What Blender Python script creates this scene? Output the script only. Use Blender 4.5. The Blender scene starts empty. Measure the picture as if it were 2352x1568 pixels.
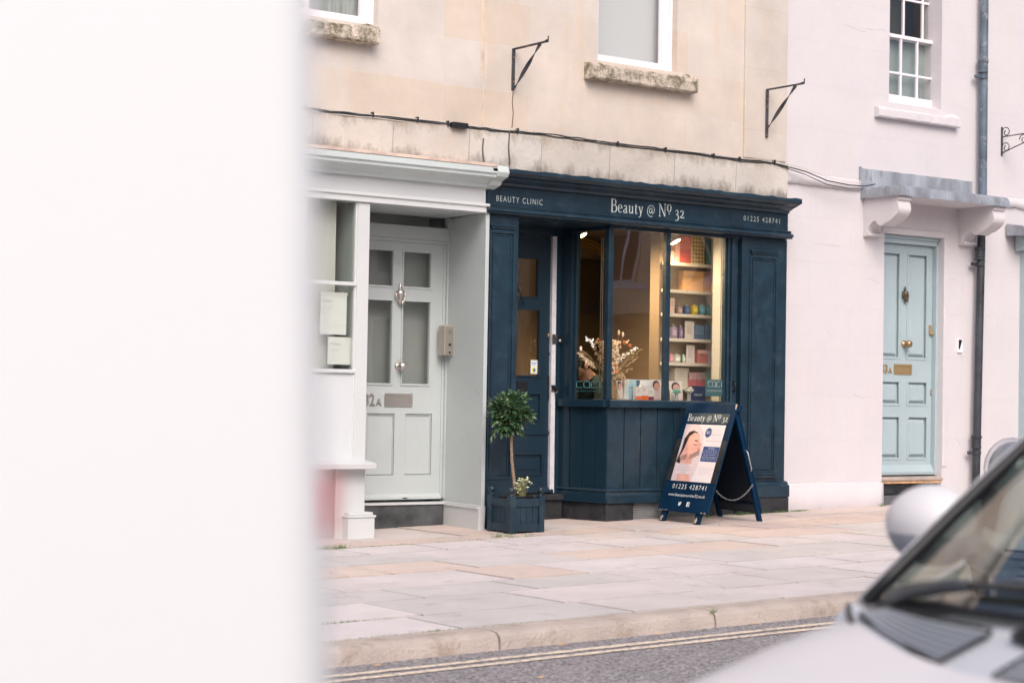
import bpy, bmesh, math, random
from mathutils import Vector, Matrix
random.seed(7)
R=math.radians
scene=bpy.context.scene
COL=scene.collection
# ------------------------------------------------------------------ camera model (street facade lies along X, depth is Y)
F=4350.0;CX,CY=1176.0,784.0
roll=math.atan(.0175);th=math.atan2(F,6024.0);pitch=math.atan(131.0/F)
fw=Vector((math.sin(th)*math.cos(pitch),math.cos(th)*math.cos(pitch),math.sin(pitch)))
rt=Vector((math.cos(th),-math.sin(th),0));up=rt.cross(fw)
r2=rt*math.cos(roll)+up*math.sin(roll);u2=r2.cross(fw)
VF,VR,VU=fw.copy(),r2.copy(),u2.copy()
H=1.08;CAM=Vector((0,0,H))
def P(x,y,Y):                      # measured point of the photo -> (X,Z) on the real plane at depth Y
    d=VF*F+VR*(x-CX)-VU*(y-CY);q=CAM+d*(Y/d.y);return q.x,q.z
def PX(x,y,Y):return P(x,y,Y)[0]
def PZ(x,y,Y):return P(x,y,Y)[1]
def YforX(x,y,X):
    d=VF*F+VR*(x-CX)-VU*(y-CY);q=CAM+d*(X/d.x);return q.y,q.z
GS=.0212;GZ=-.15
def gz(X):return GZ+GS*X           # pavement level: the street climbs gently to the right
KERB=.085
cd=bpy.data.cameras.new('camera');cam=bpy.data.objects.new('camera',cd);COL.objects.link(cam)
cd.sensor_width=36;cd.lens=F/2352*36;cd.clip_end=500;cd.clip_start=.02
M=Matrix(((r2.x,u2.x,-fw.x,0),(r2.y,u2.y,-fw.y,0),(r2.z,u2.z,-fw.z,H),(0,0,0,1)));cam.matrix_world=M
cd.dof.use_dof=True;cd.dof.focus_distance=14.9;cd.dof.aperture_fstop=3.9
scene.camera=cam
# ------------------------------------------------------------------ materials
def srgb(r,g,b):
    f=lambda c:(c/255/12.92) if c/255<=.04045 else ((c/255+.055)/1.055)**2.4
    return (f(r),f(g),f(b))
MATS={}
def mat(name,col,rough=.5,metal=0,var=0,vs=4,bump=0,bs=40,spec=.5,emit=None,coat=0,detail=4,dirt=None,stretch=None):
    if name in MATS:return MATS[name]
    m=bpy.data.materials.new(name);m.use_nodes=True;n=m.node_tree.nodes;l=m.node_tree.links
    b=n['Principled BSDF'];b.inputs['Base Color'].default_value=(*col,1);b.inputs['Roughness'].default_value=rough
    b.inputs['Metallic'].default_value=metal;b.inputs['Specular IOR Level'].default_value=spec
    if coat:b.inputs['Coat Weight'].default_value=coat;b.inputs['Coat Roughness'].default_value=.05
    if emit:b.inputs['Emission Color'].default_value=(*emit[0],1);b.inputs['Emission Strength'].default_value=emit[1]
    g=n.new('ShaderNodeNewGeometry');src=g.outputs['Position']
    if stretch:
        mp=n.new('ShaderNodeMapping');mp.inputs['Scale'].default_value=stretch;l.new(src,mp.inputs['Vector']);src=mp.outputs['Vector']
    last=None
    if var:
        t=n.new('ShaderNodeTexNoise');t.inputs['Scale'].default_value=vs;t.inputs['Detail'].default_value=detail;l.new(src,t.inputs['Vector'])
        r=n.new('ShaderNodeValToRGB');r.color_ramp.elements[0].position=.3;r.color_ramp.elements[1].position=.7
        r.color_ramp.elements[0].color=(*[c*(1-var) for c in col],1);r.color_ramp.elements[1].color=(*[min(1,c*(1+var)) for c in col],1)
        l.new(t.outputs['Fac'],r.inputs['Fac']);last=r.outputs['Color']
    if dirt:                          # dirt=(colour, scale, lo, hi)
        t=n.new('ShaderNodeTexNoise');t.inputs['Scale'].default_value=dirt[1];t.inputs['Detail'].default_value=8;t.inputs['Roughness'].default_value=.7;l.new(src,t.inputs['Vector'])
        r=n.new('ShaderNodeMapRange');r.inputs[1].default_value=dirt[2];r.inputs[2].default_value=dirt[3];l.new(t.outputs['Fac'],r.inputs[0])
        mx=n.new('ShaderNodeMix');mx.data_type='RGBA';l.new(r.outputs[0],mx.inputs[0])
        if last:l.new(last,mx.inputs[6])
        else:mx.inputs[6].default_value=(*col,1)
        mx.inputs[7].default_value=(*dirt[0],1);last=mx.outputs[2]
    if last:l.new(last,b.inputs['Base Color'])
    if bump:
        t=n.new('ShaderNodeTexNoise');t.inputs['Scale'].default_value=bs;t.inputs['Detail'].default_value=5;l.new(src,t.inputs['Vector'])
        bp=n.new('ShaderNodeBump');bp.inputs['Strength'].default_value=bump;bp.inputs['Distance'].default_value=.02
        l.new(t.outputs['Fac'],bp.inputs['Height']);l.new(bp.outputs['Normal'],b.inputs['Normal'])
    MATS[name]=m;return m
def ashlar(name,c1,c2,mortar,bw,bh,bump=.25,stain=None,msize=.004,shift=(0,0),blotch=(.87,1.1),streak=.55):
    m=bpy.data.materials.new(name);m.use_nodes=True;n=m.node_tree.nodes;l=m.node_tree.links;b=n['Principled BSDF'];b.inputs['Roughness'].default_value=.9
    b.inputs['Specular IOR Level'].default_value=.2
    g=n.new('ShaderNodeNewGeometry');sp=n.new('ShaderNodeSeparateXYZ');l.new(g.outputs['Position'],sp.inputs[0])
    wob=n.new('ShaderNodeTexNoise');wob.inputs['Scale'].default_value=1.3;l.new(g.outputs['Position'],wob.inputs['Vector'])
    ad=n.new('ShaderNodeMath');ad.operation='MULTIPLY_ADD';ad.inputs[1].default_value=.05;l.new(wob.outputs['Fac'],ad.inputs[0]);l.new(sp.outputs['Z'],ad.inputs[2])
    ax=n.new('ShaderNodeMath');ax.operation='ADD';ax.inputs[1].default_value=shift[0];l.new(sp.outputs['X'],ax.inputs[0])
    az=n.new('ShaderNodeMath');az.operation='ADD';az.inputs[1].default_value=shift[1];l.new(ad.outputs[0],az.inputs[0])
    cb=n.new('ShaderNodeCombineXYZ');l.new(ax.outputs[0],cb.inputs[0]);l.new(az.outputs[0],cb.inputs[1])
    br=n.new('ShaderNodeTexBrick');br.inputs['Scale'].default_value=1;br.inputs['Brick Width'].default_value=bw;br.inputs['Row Height'].default_value=bh
    br.inputs['Mortar Size'].default_value=msize;br.inputs['Mortar Smooth'].default_value=.6
    br.inputs['Color1'].default_value=(*c1,1);br.inputs['Color2'].default_value=(*c2,1);br.inputs['Mortar'].default_value=(*mortar,1)
    l.new(cb.outputs[0],br.inputs['Vector'])
    ns=n.new('ShaderNodeTexNoise');ns.inputs['Scale'].default_value=1.7;ns.inputs['Detail'].default_value=7;ns.inputs['Roughness'].default_value=.65;l.new(g.outputs['Position'],ns.inputs['Vector'])
    mr=n.new('ShaderNodeMapRange');mr.inputs[1].default_value=.3;mr.inputs[2].default_value=.7;mr.inputs[3].default_value=blotch[0];mr.inputs[4].default_value=blotch[1];l.new(ns.outputs['Fac'],mr.inputs[0])
    mx=n.new('ShaderNodeVectorMath');mx.operation='SCALE';l.new(br.outputs['Color'],mx.inputs[0]);l.new(mr.outputs[0],mx.inputs['Scale']);out=mx.outputs[0]
    # rain streaks and small orange marks
    mp=n.new('ShaderNodeMapping');mp.inputs['Scale'].default_value=(9,9,1.1);l.new(g.outputs['Position'],mp.inputs[0])
    s2=n.new('ShaderNodeTexNoise');s2.inputs['Scale'].default_value=1;s2.inputs['Detail'].default_value=5;l.new(mp.outputs[0],s2.inputs['Vector'])
    r2_=n.new('ShaderNodeMapRange');r2_.inputs[1].default_value=.55;r2_.inputs[2].default_value=.8;r2_.inputs[4].default_value=streak;l.new(s2.outputs['Fac'],r2_.inputs[0])
    m2=n.new('ShaderNodeMix');m2.data_type='RGBA';l.new(r2_.outputs[0],m2.inputs[0]);l.new(out,m2.inputs[6]);m2.inputs[7].default_value=(c2[0]*1.0,c2[1]*.9,c2[2]*.78,1);out=m2.outputs[2]
    if stain:
        # list of (z, half height, colour): grime with its own ragged shape at ledges
        for (zc,hw,sc,thr) in stain:
            zz=n.new('ShaderNodeMath');zz.operation='SUBTRACT';l.new(sp.outputs['Z'],zz.inputs[0]);zz.inputs[1].default_value=zc
            ab=n.new('ShaderNodeMath');ab.operation='ABSOLUTE';l.new(zz.outputs[0],ab.inputs[0])
            dv=n.new('ShaderNodeMath');dv.operation='DIVIDE';l.new(ab.outputs[0],dv.inputs[0]);dv.inputs[1].default_value=hw
            mpp=n.new('ShaderNodeMapping');mpp.inputs['Scale'].default_value=(5,5,2.2);l.new(g.outputs['Position'],mpp.inputs[0])
            nn=n.new('ShaderNodeTexNoise');nn.inputs['Scale'].default_value=1;nn.inputs['Detail'].default_value=10;nn.inputs['Roughness'].default_value=.75;l.new(mpp.outputs[0],nn.inputs['Vector'])
            sb=n.new('ShaderNodeMath');sb.operation='MULTIPLY_ADD';sb.inputs[1].default_value=-.28;l.new(dv.outputs[0],sb.inputs[0]);l.new(nn.outputs['Fac'],sb.inputs[2])
            mm=n.new('ShaderNodeMapRange');mm.inputs[1].default_value=thr;mm.inputs[2].default_value=thr+.2;mm.inputs[4].default_value=.85;l.new(sb.outputs[0],mm.inputs[0])
            m3=n.new('ShaderNodeMix');m3.data_type='RGBA';l.new(mm.outputs[0],m3.inputs[0]);l.new(out,m3.inputs[6]);m3.inputs[7].default_value=(*sc,1);out=m3.outputs[2]
    l.new(out,b.inputs['Base Color'])
    bn=n.new('ShaderNodeTexNoise');bn.inputs['Scale'].default_value=26;bn.inputs['Detail'].default_value=6;l.new(g.outputs['Position'],bn.inputs['Vector'])
    am=n.new('ShaderNodeMath');am.operation='MULTIPLY_ADD';am.inputs[1].default_value=-.5;l.new(br.outputs['Fac'],am.inputs[0]);l.new(bn.outputs['Fac'],am.inputs[2])
    bp=n.new('ShaderNodeBump');bp.inputs['Strength'].default_value=bump;bp.inputs['Distance'].default_value=.01;l.new(am.outputs[0],bp.inputs['Height']);l.new(bp.outputs['Normal'],b.inputs['Normal'])
    MATS[name]=m;return m
def glass(name,tint=(1,1,1),ior=1.5,wob=.0,rough=0):
    m=bpy.data.materials.new(name);m.use_nodes=True;n=m.node_tree.nodes;l=m.node_tree.links;n.remove(n['Principled BSDF'])
    t=n.new('ShaderNodeBsdfTransparent');t.inputs[0].default_value=(*tint,1);g=n.new('ShaderNodeBsdfGlossy');g.inputs['Roughness'].default_value=rough
    f=n.new('ShaderNodeFresnel');gb=n.new('ShaderNodeNewGeometry');io=n.new('ShaderNodeMapRange');io.inputs[3].default_value=ior;io.inputs[4].default_value=1/ior;l.new(gb.outputs['Backfacing'],io.inputs[0]);l.new(io.outputs[0],f.inputs['IOR']);mx=n.new('ShaderNodeMixShader')
    l.new(f.outputs[0],mx.inputs[0]);l.new(t.outputs[0],mx.inputs[1]);l.new(g.outputs[0],mx.inputs[2]);l.new(mx.outputs[0],n['Material Output'].inputs[0])
    if wob:
        ge=n.new('ShaderNodeNewGeometry');no=n.new('ShaderNodeTexNoise');no.inputs['Scale'].default_value=1.2;no.inputs['Detail'].default_value=1;l.new(ge.outputs['Position'],no.inputs['Vector'])
        bp=n.new('ShaderNodeBump');bp.inputs['Strength'].default_value=wob;bp.inputs['Distance'].default_value=.05;l.new(no.outputs['Fac'],bp.inputs['Height']);l.new(bp.outputs['Normal'],g.inputs['Normal'])
    MATS[name]=m;return m
# ------------------------------------------------------------------ mesh helper
class MB:
    def __init__(s,T=None):s.v=[];s.f=[];s.T=T
    def add(s,vs,fs):
        o=len(s.v);s.v+= [tuple(s.T(v)) if s.T else tuple(v) for v in vs];s.f+=[tuple(i+o for i in f) for f in fs];return s
    def box(s,x0,x1,y0,y1,z0,z1):
        x0,x1=min(x0,x1),max(x0,x1);y0,y1=min(y0,y1),max(y0,y1);z0,z1=min(z0,z1),max(z0,z1)
        return s.add([(x0,y0,z0),(x1,y0,z0),(x1,y1,z0),(x0,y1,z0),(x0,y0,z1),(x1,y0,z1),(x1,y1,z1),(x0,y1,z1)],
          [(0,3,2,1),(4,5,6,7),(0,1,5,4),(1,2,6,5),(2,3,7,6),(3,0,4,7)])
    def px(s,a,b,c,d,Y0,Y1,Yr=None):   # box from measured rectangle a..c, b..d whose face is at Y0
        Yr=Y0 if Yr is None else Yr
        my=(b+d)/2;mx=(a+c)/2
        return s.box(PX(a,my,Yr),PX(c,my,Yr),Y0,Y1,PZ(mx,d,Yr),PZ(mx,b,Yr))
    def prof(s,pts,x0,x1):             # closed polygon in (y,z) extruded along X
        n=len(pts);vs=[(x0,p[0],p[1]) for p in pts]+[(x1,p[0],p[1]) for p in pts]
        return s.add(vs,[tuple(range(n)),tuple(range(2*n-1,n-1,-1))]+[(i,i+n,(i+1)%n+n,(i+1)%n) for i in range(n)])
    def poly(s,pts,y0,y1):             # closed polygon in (x,z) given thickness
        n=len(pts);vs=[(p[0],y0,p[1]) for p in pts]+[(p[0],y1,p[1]) for p in pts]
        return s.add(vs,[tuple(range(n)),tuple(range(2*n-1,n-1,-1))]+[(i,i+n,(i+1)%n+n,(i+1)%n) for i in range(n)])
    def plan(s,pts,z0,z1):             # closed polygon in (x,y) extruded in z
        n=len(pts);vs=[(p[0],p[1],z0) for p in pts]+[(p[0],p[1],z1) for p in pts]
        return s.add(vs,[tuple(range(n-1,-1,-1)),tuple(range(n,2*n))]+[(i,(i+1)%n,(i+1)%n+n,i+n) for i in range(n)])
    def quad(s,a,b,c,d):return s.add([a,b,c,d],[(0,1,2,3)])
    def tube(s,pts,r,n=8,caps=True):
        pts=[Vector(p) for p in pts];rs=r if isinstance(r,(list,tuple)) else [r]*len(pts);vs=[];prev=None
        for i,p in enumerate(pts):
            d=(pts[min(i+1,len(pts)-1)]-pts[max(i-1,0)])
            if d.length<1e-9:d=Vector((0,0,1))
            d.normalize();a=prev if prev is not None else (Vector((0,0,1)) if abs(d.z)<.9 else Vector((1,0,0)))
            e=d.cross(a).normalized();f=e.cross(d).normalized();prev=f
            for k in range(n):
                t=2*math.pi*k/n;vs.append(p+e*math.cos(t)*rs[i]+f*math.sin(t)*rs[i])
        fs=[(i*n+k,i*n+(k+1)%n,(i+1)*n+(k+1)%n,(i+1)*n+k) for i in range(len(pts)-1) for k in range(n)]
        if caps:fs+=[tuple(range(n-1,-1,-1)),tuple(range((len(pts)-1)*n,len(pts)*n))]
        return s.add(vs,fs)
    def lathe(s,prof,c,axis='z',n=16):  # prof [(r,h)]
        vs=[]
        for r,h in prof:
            for k in range(n):
                t=2*math.pi*k/n;a,b=r*math.cos(t),r*math.sin(t)
                vs.append((c[0]+a,c[1]+b,c[2]+h) if axis=='z' else ((c[0]+a,c[1]-h,c[2]+b) if axis=='y' else (c[0]+h,c[1]+a,c[2]+b)))
        m=len(prof);fs=[(i*n+k,i*n+(k+1)%n,(i+1)*n+(k+1)%n,(i+1)*n+k) for i in range(m-1) for k in range(n)]
        fs+=[tuple(range(n-1,-1,-1)),tuple(range((m-1)*n,m*n))]
        return s.add(vs,fs)
    def ball(s,c,r,n=10,sc=(1,1,1)):
        vs=[];m=max(5,n//2+1)
        for i in range(m+1):
            a=math.pi*i/m
            for k in range(n):
                t=2*math.pi*k/n;vs.append((c[0]+r*sc[0]*math.sin(a)*math.cos(t),c[1]+r*sc[1]*math.sin(a)*math.sin(t),c[2]+r*sc[2]*math.cos(a)))
        return s.add(vs,[(i*n+k,(i+1)*n+k,(i+1)*n+(k+1)%n,i*n+(k+1)%n) for i in range(m) for k in range(n)])
    def build(s,name,m,parent=None,smooth=False,bev=0,auto=None):
        me=bpy.data.meshes.new(name);org=Vector((0,0,0))
        me.from_pydata([Vector(v) for v in s.v],[],s.f);me.update()
        bm=bmesh.new();bm.from_mesh(me);bmesh.ops.remove_doubles(bm,verts=bm.verts,dist=1e-6);bmesh.ops.recalc_face_normals(bm,faces=bm.faces)
        bm.to_mesh(me);bm.free()
        for mm in (m if isinstance(m,(list,tuple)) else [m]):me.materials.append(mm)
        o=bpy.data.objects.new(name,me);COL.objects.link(o)
        if parent:o.parent=parent
        if smooth:
            for p in me.polygons:p.use_smooth=True
            if smooth!='all':
                me.set_sharp_from_angle(angle=R(35))
        if bev:
            b=o.modifiers.new('bevel','BEVEL');b.width=bev;b.segments=2;b.limit_method='ANGLE';b.angle_limit=R(40)
        return o
def tag(o,label=None,cat=None,group=None,kind=None):
    if label:o['label']=label
    if cat:o['category']=cat
    if group:o['group']=group
    if kind:o['kind']=kind
    return o
def thing(name,label,cat,loc=(0,0,0),rz=0,group=None):
    o=bpy.data.objects.new(name,None);COL.objects.link(o);o.location=loc;o.rotation_euler=(0,0,rz);o.empty_display_size=.1
    return tag(o,label,cat,group)
def struct(o):o['kind']='structure';return o
def wallmb(x0,x1,z0,z1,y,depth,holes,mb=None,revmb=None):
    mb=mb or MB();xs=sorted({x0,x1}|{h[0] for h in holes}|{h[1] for h in holes});zs=sorted({z0,z1}|{h[2] for h in holes}|{h[3] for h in holes})
    for i in range(len(xs)-1):
        for j in range(len(zs)-1):
            cx=(xs[i]+xs[i+1])/2;cz=(zs[j]+zs[j+1])/2
            if any(h[0]<cx<h[1] and h[2]<cz<h[3] for h in holes):continue
            mb.quad((xs[i],y,zs[j]),(xs[i+1],y,zs[j]),(xs[i+1],y,zs[j+1]),(xs[i],y,zs[j+1]))
    rm=revmb or mb
    for (a,b,c,d) in holes:
        rm.quad((a,y,c),(a,y+depth,c),(a,y+depth,d),(a,y,d));rm.quad((b,y,c),(b,y,d),(b,y+depth,d),(b,y+depth,c))
        rm.quad((a,y,d),(a,y+depth,d),(b,y+depth,d),(b,y,d));rm.quad((a,y,c),(b,y,c),(b,y+depth,c),(a,y+depth,c))
    return mb
# ------------------------------------------------------------------ writing
def text_mesh(s,w,h,spacing=1.0,bold=0):
    """returns verts (u,v), faces ; scaled to width w and height h, origin lower left"""
    c=bpy.data.curves.new('t','FONT');c.body=s;c.space_character=spacing;c.resolution_u=3;c.offset=bold
    o=bpy.data.objects.new('t',c);COL.objects.link(o)
    dg=bpy.context.evaluated_depsgraph_get();me=bpy.data.meshes.new_from_object(o.evaluated_get(dg))
    vs=[v.co.copy() for v in me.vertices];fs=[tuple(p.vertices) for p in me.polygons]
    bpy.data.objects.remove(o);bpy.data.curves.remove(c);bpy.data.meshes.remove(me)
    x0=min(v.x for v in vs);x1=max(v.x for v in vs);y0=min(v.y for v in vs);y1=max(v.y for v in vs)
    return [((v.x-x0)/(x1-x0)*w,(v.y-y0)/(y1-y0)*h) for v in vs],fs
def cat_rom(p,n=8):
    if len(p)<3:return p
    q=[p[0]]+list(p)+[p[-1]];o=[]
    for i in range(1,len(q)-2):
        for k in range(n):
            t=k/n;a,b,c,d=q[i-1],q[i],q[i+1],q[i+2]
            o.append(tuple(.5*((2*b[j])+(-a[j]+c[j])*t+(2*a[j]-5*b[j]+4*c[j]-d[j])*t*t+(-a[j]+3*b[j]-3*c[j]+d[j])*t**3) for j in range(2)))
    o.append(p[-1]);return o
# broad-nib serif letters: each stroke is (points, smooth, weight)
GLY={
'B':(.56,[([(.1,0),(.1,1)],0,1),([(.02,1),(.18,1),(.33,.98),(.42,.88),(.42,.68),(.33,.56),(.12,.53)],1,.9),([(.12,.53),(.36,.52),(.49,.42),(.5,.2),(.4,.04),(.22,0),(.02,0)],1,1)]),
'e':(.42,[([(.07,.34),(.34,.36),(.33,.52),(.22,.6),(.1,.54),(.05,.34),(.08,.12),(.2,.01),(.36,.08)],1,.85)]),
'a':(.42,[([(.08,.5),(.17,.59),(.27,.56),(.29,.42),(.29,.1),(.33,.02),(.41,.06)],1,.85),([(.28,.35),(.12,.27),(.05,.14),(.1,.02),(.2,.03),(.29,.12)],1,.75)]),
'u':(.48,[([(.02,.57),(.1,.59),(.1,.15),(.16,.03),(.25,.03),(.36,.13)],1,.85),([(.29,.57),(.38,.59)],0,.7),([(.37,.59),(.37,.04),(.46,.03)],0,.9)]),
't':(.3,[([(.13,.76),(.13,.12),(.18,.02),(.29,.06)],1,.85),([(.02,.57),(.28,.57)],0,1)]),
'y':(.44,[([(.0,.585),(.17,.585)],0,1),([(.08,.58),(.24,.04)],0,.9),([(.28,.585),(.42,.585)],0,1),([(.37,.58),(.22,-.02),(.12,-.24),(.02,-.22)],1,.6)]),
'@':(.78,[([(.5,.5),(.4,.56),(.28,.45),(.25,.26),(.33,.16),(.44,.26),(.53,.55),(.5,.25),(.56,.15),(.68,.26),(.72,.45),(.64,.68),(.44,.78),(.2,.66),(.07,.38),(.12,.08),(.32,-.1),(.55,-.06)],1,.45)]),
'N':(.74,[([(.12,0),(.12,.98)],0,.45),([(.0,.985),(.14,.985)],0,1),([(.03,0),(.22,0)],0,1),([(.12,.98),(.6,.02)],0,1.1),([(.6,.0),(.6,.98)],0,.45),([(.5,.985),(.7,.985)],0,1)]),
'o':(.4,[([(.2,1.0),(.08,.93),(.04,.72),(.08,.5),(.2,.42),(.32,.5),(.36,.72),(.32,.93),(.2,1.0)],1,.85)]),
'3':(.42,[([(.06,.5),(.16,.59),(.28,.56),(.31,.42),(.25,.3),(.14,.25)],1,.7),([(.14,.25),(.3,.2),(.36,.02),(.3,-.16),(.16,-.24),(.04,-.2)],1,.9)]),
'2':(.42,[([(.06,.48),(.16,.59),(.29,.55),(.32,.42),(.24,.24),(.05,.03)],1,.9),([(.05,.03),(.38,.03),(.4,.11)],0,1.3)]),
}
def serif_text(s,w,h):
    """list of quads strips: verts (u,v,layer), faces"""
    vs=[];fs=[];x=0;lay=0
    for ch in s:
        if ch==' ':x+=.26;continue
        wd,st=GLY[ch]
        for pts,sm,wt in st:
            p=cat_rom(pts,6) if sm else pts;lay+=1;o=len(vs);n=len(p)
            for i,q in enumerate(p):
                a=p[max(i-1,0)];b=p[min(i+1,n-1)];dx,dy=b[0]-a[0],b[1]-a[1];L=math.hypot(dx,dy) or 1;dx/=L;dy/=L
                t=(.028+.085*abs(dy)**1.5)*wt if wt!=1.3 else .07;t=max(t,.052)
                vs.append((x+q[0]-dy*t/2,q[1]+dx*t/2,lay));vs.append((x+q[0]+dy*t/2,q[1]-dx*t/2,lay))
            fs+=[(o+2*i,o+2*i+1,o+2*i+3,o+2*i+2) for i in range(n-1)]
            if ch in 'B' and not sm:pass
        if ch=='o':
            lay+=1;o=len(vs);vs+=[(x+.15,.22,lay),(x+.25,.22,lay),(x+.25,.3,lay),(x+.15,.3,lay)];fs.append((o,o+1,o+2,o+3))
        x+=wd+.06
    mx=max(v[0] for v in vs)
    return [(v[0]/mx*w,v[1]*h,v[2]) for v in vs],fs
def put_text(mb,s,org,w,h,U,V,N,spacing=1.0,serif=False,off=.0012,bold=0,shear=0):
    U=Vector(U);V=Vector(V);N=Vector(N);org=Vector(org)
    if serif:
        vs,fs=serif_text(s,w,h);mb.add([org+U*(v[0]+shear*v[1])+V*v[1]+N*(off+.00015*v[2]) for v in vs],fs)
    else:
        vs,fs=text_mesh(s,w,h,spacing,bold);mb.add([org+U*(v[0]+shear*v[1])+V*v[1]+N*off for v in vs],fs)
    return mb
UX=(1,0,0);UZ=(0,0,1);NY=(0,-1,0)
#MATERIALS
stone_a=(.74,.60,.47);stone_b=(.80,.66,.54)
ZL=PZ(1464,330,12.45)
ZC=PZ(1484,424,12.45)
m_stone=ashlar('bath_stone',(.60,.555,.52),(.60,.51,.42),(.615,.57,.53),.86,.37,.22,shift=(.3,.1))
m_stone2=ashlar('stained_stone',(.61,.58,.54),(.58,.53,.48),(.42,.38,.34),.72,.9,.5,stain=[(ZL-.03,.15,(.30,.26,.21),.36),(ZC+.0,.16,(.20,.18,.155),.33)],msize=.006,shift=(.1,.3))
m_sill=mat('lichen_stone',(.60,.52,.44),.95,var=.2,vs=9,bump=.8,bs=70,dirt=((.17,.15,.09),14,.44,.62))
m_white=ashlar('white_render',(.62,.594,.614),(.628,.60,.62),(.605,.575,.592),1.05,.41,.28,msize=.004,shift=(.2,.05),blotch=(.96,1.02),streak=.25)
m_paintw=mat('white_gloss',(.82,.78,.82),.4,bump=.1,bs=30)
m_navy=mat('navy_paint',(.009,.028,.046),.38,var=.25,vs=5,bump=.16,bs=22,dirt=((.035,.062,.08),7,.52,.78))
m_navy_in=mat('navy_paint_door',(.009,.027,.045),.33,bump=.12,bs=25)
m_navyb=mat('navy_board',(.003,.023,.058),.5,var=.2,vs=6,bump=.1,bs=30,spec=.1,dirt=((.01,.03,.07),12,.62,.8))
m_board_shade=mat('navy_board_shaded',(.003,.010,.026),.5)  # same navy paint darkened, shade inside the open board put into its colour
m_sage=mat('sage_paint',(.48,.525,.525),.42,var=.04,vs=2,bump=.12,bs=18,dirt=((.36,.38,.36),3.5,.60,.82))
m_sagew=mat('pale_sage_paint',(.58,.60,.605),.42,var=.03,vs=2,bump=.08,bs=18)
m_sagel=mat('pale_green_cornice',(.54,.60,.595),.45,var=.04,vs=3,bump=.15,bs=20)
m_blue=mat('duck_egg_paint',(.38,.475,.505),.42,var=.04,vs=3,bump=.12,bs=25)
m_lead=mat('lead',(.33,.36,.40),.55,metal=.35,var=.3,vs=3,bump=.4,bs=9,dirt=((.20,.19,.22),6,.5,.7),stretch=(3,3,1))
m_copper=mat('terracotta_strip',(.60,.47,.40),.8,var=.2,vs=8,bump=.3)
m_black=mat('black_stone',(.022,.024,.028),.55,var=.5,vs=9,bump=.6,bs=16,dirt=((.16,.16,.16),22,.64,.74))
m_step=mat('worn_step',(.06,.065,.07),.6,var=.5,vs=6,bump=.4,bs=20,dirt=((.35,.34,.33),25,.66,.74))
m_nickel=mat('brushed_nickel',(.62,.57,.53),.32,metal=.85)
m_brass=mat('aged_brass',(.36,.25,.15),.38,metal=.8,var=.25,vs=30)
m_brass2=mat('letter_brass',(.56,.40,.20),.42,metal=.75)
m_iron=mat('weathered_iron',(.06,.065,.075),.6,metal=.3,var=.4,vs=14,bump=.3,dirt=((.30,.14,.08),9,.55,.66))
m_ironb=mat('black_iron',(.02,.022,.025),.4,metal=.3)
m_pipe=mat('black_pipe',(.035,.042,.05),.42,var=.4,vs=6,bump=.3,bs=30,dirt=((.2,.22,.25),7,.6,.75))
m_pipe2=mat('weathered_pipe',(.10,.135,.175),.5,var=.35,vs=5,bump=.3,bs=30,dirt=((.30,.32,.34),8,.55,.7))
m_cable=mat('black_cable',(.03,.032,.035),.5)
m_cablew=mat('pale_cable',(.6,.55,.5),.6)
m_letter=mat('pale_lettering',(.55,.62,.60),.5)
m_letterw=mat('white_lettering',(.78,.80,.80),.5)
m_glass=glass('window_glass',(.93,.95,.93),1.75,.06)
m_glassd=glass('door_glass',(.8,.82,.8),1.8,.05)
m_glassbay=glass('bay_glass',(.97,.97,.95),3.2,.10)
m_glassc=glass('clear_glass',(.93,.96,.97),1.45)
m_roomg=mat('grey_room_wall',(.32,.32,.34),.9)
m_roompale=mat('pale_room_wall',(.55,.55,.54),.9)
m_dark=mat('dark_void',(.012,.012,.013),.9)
m_card=mat('white_card',(.88,.87,.87),.6)
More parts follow.
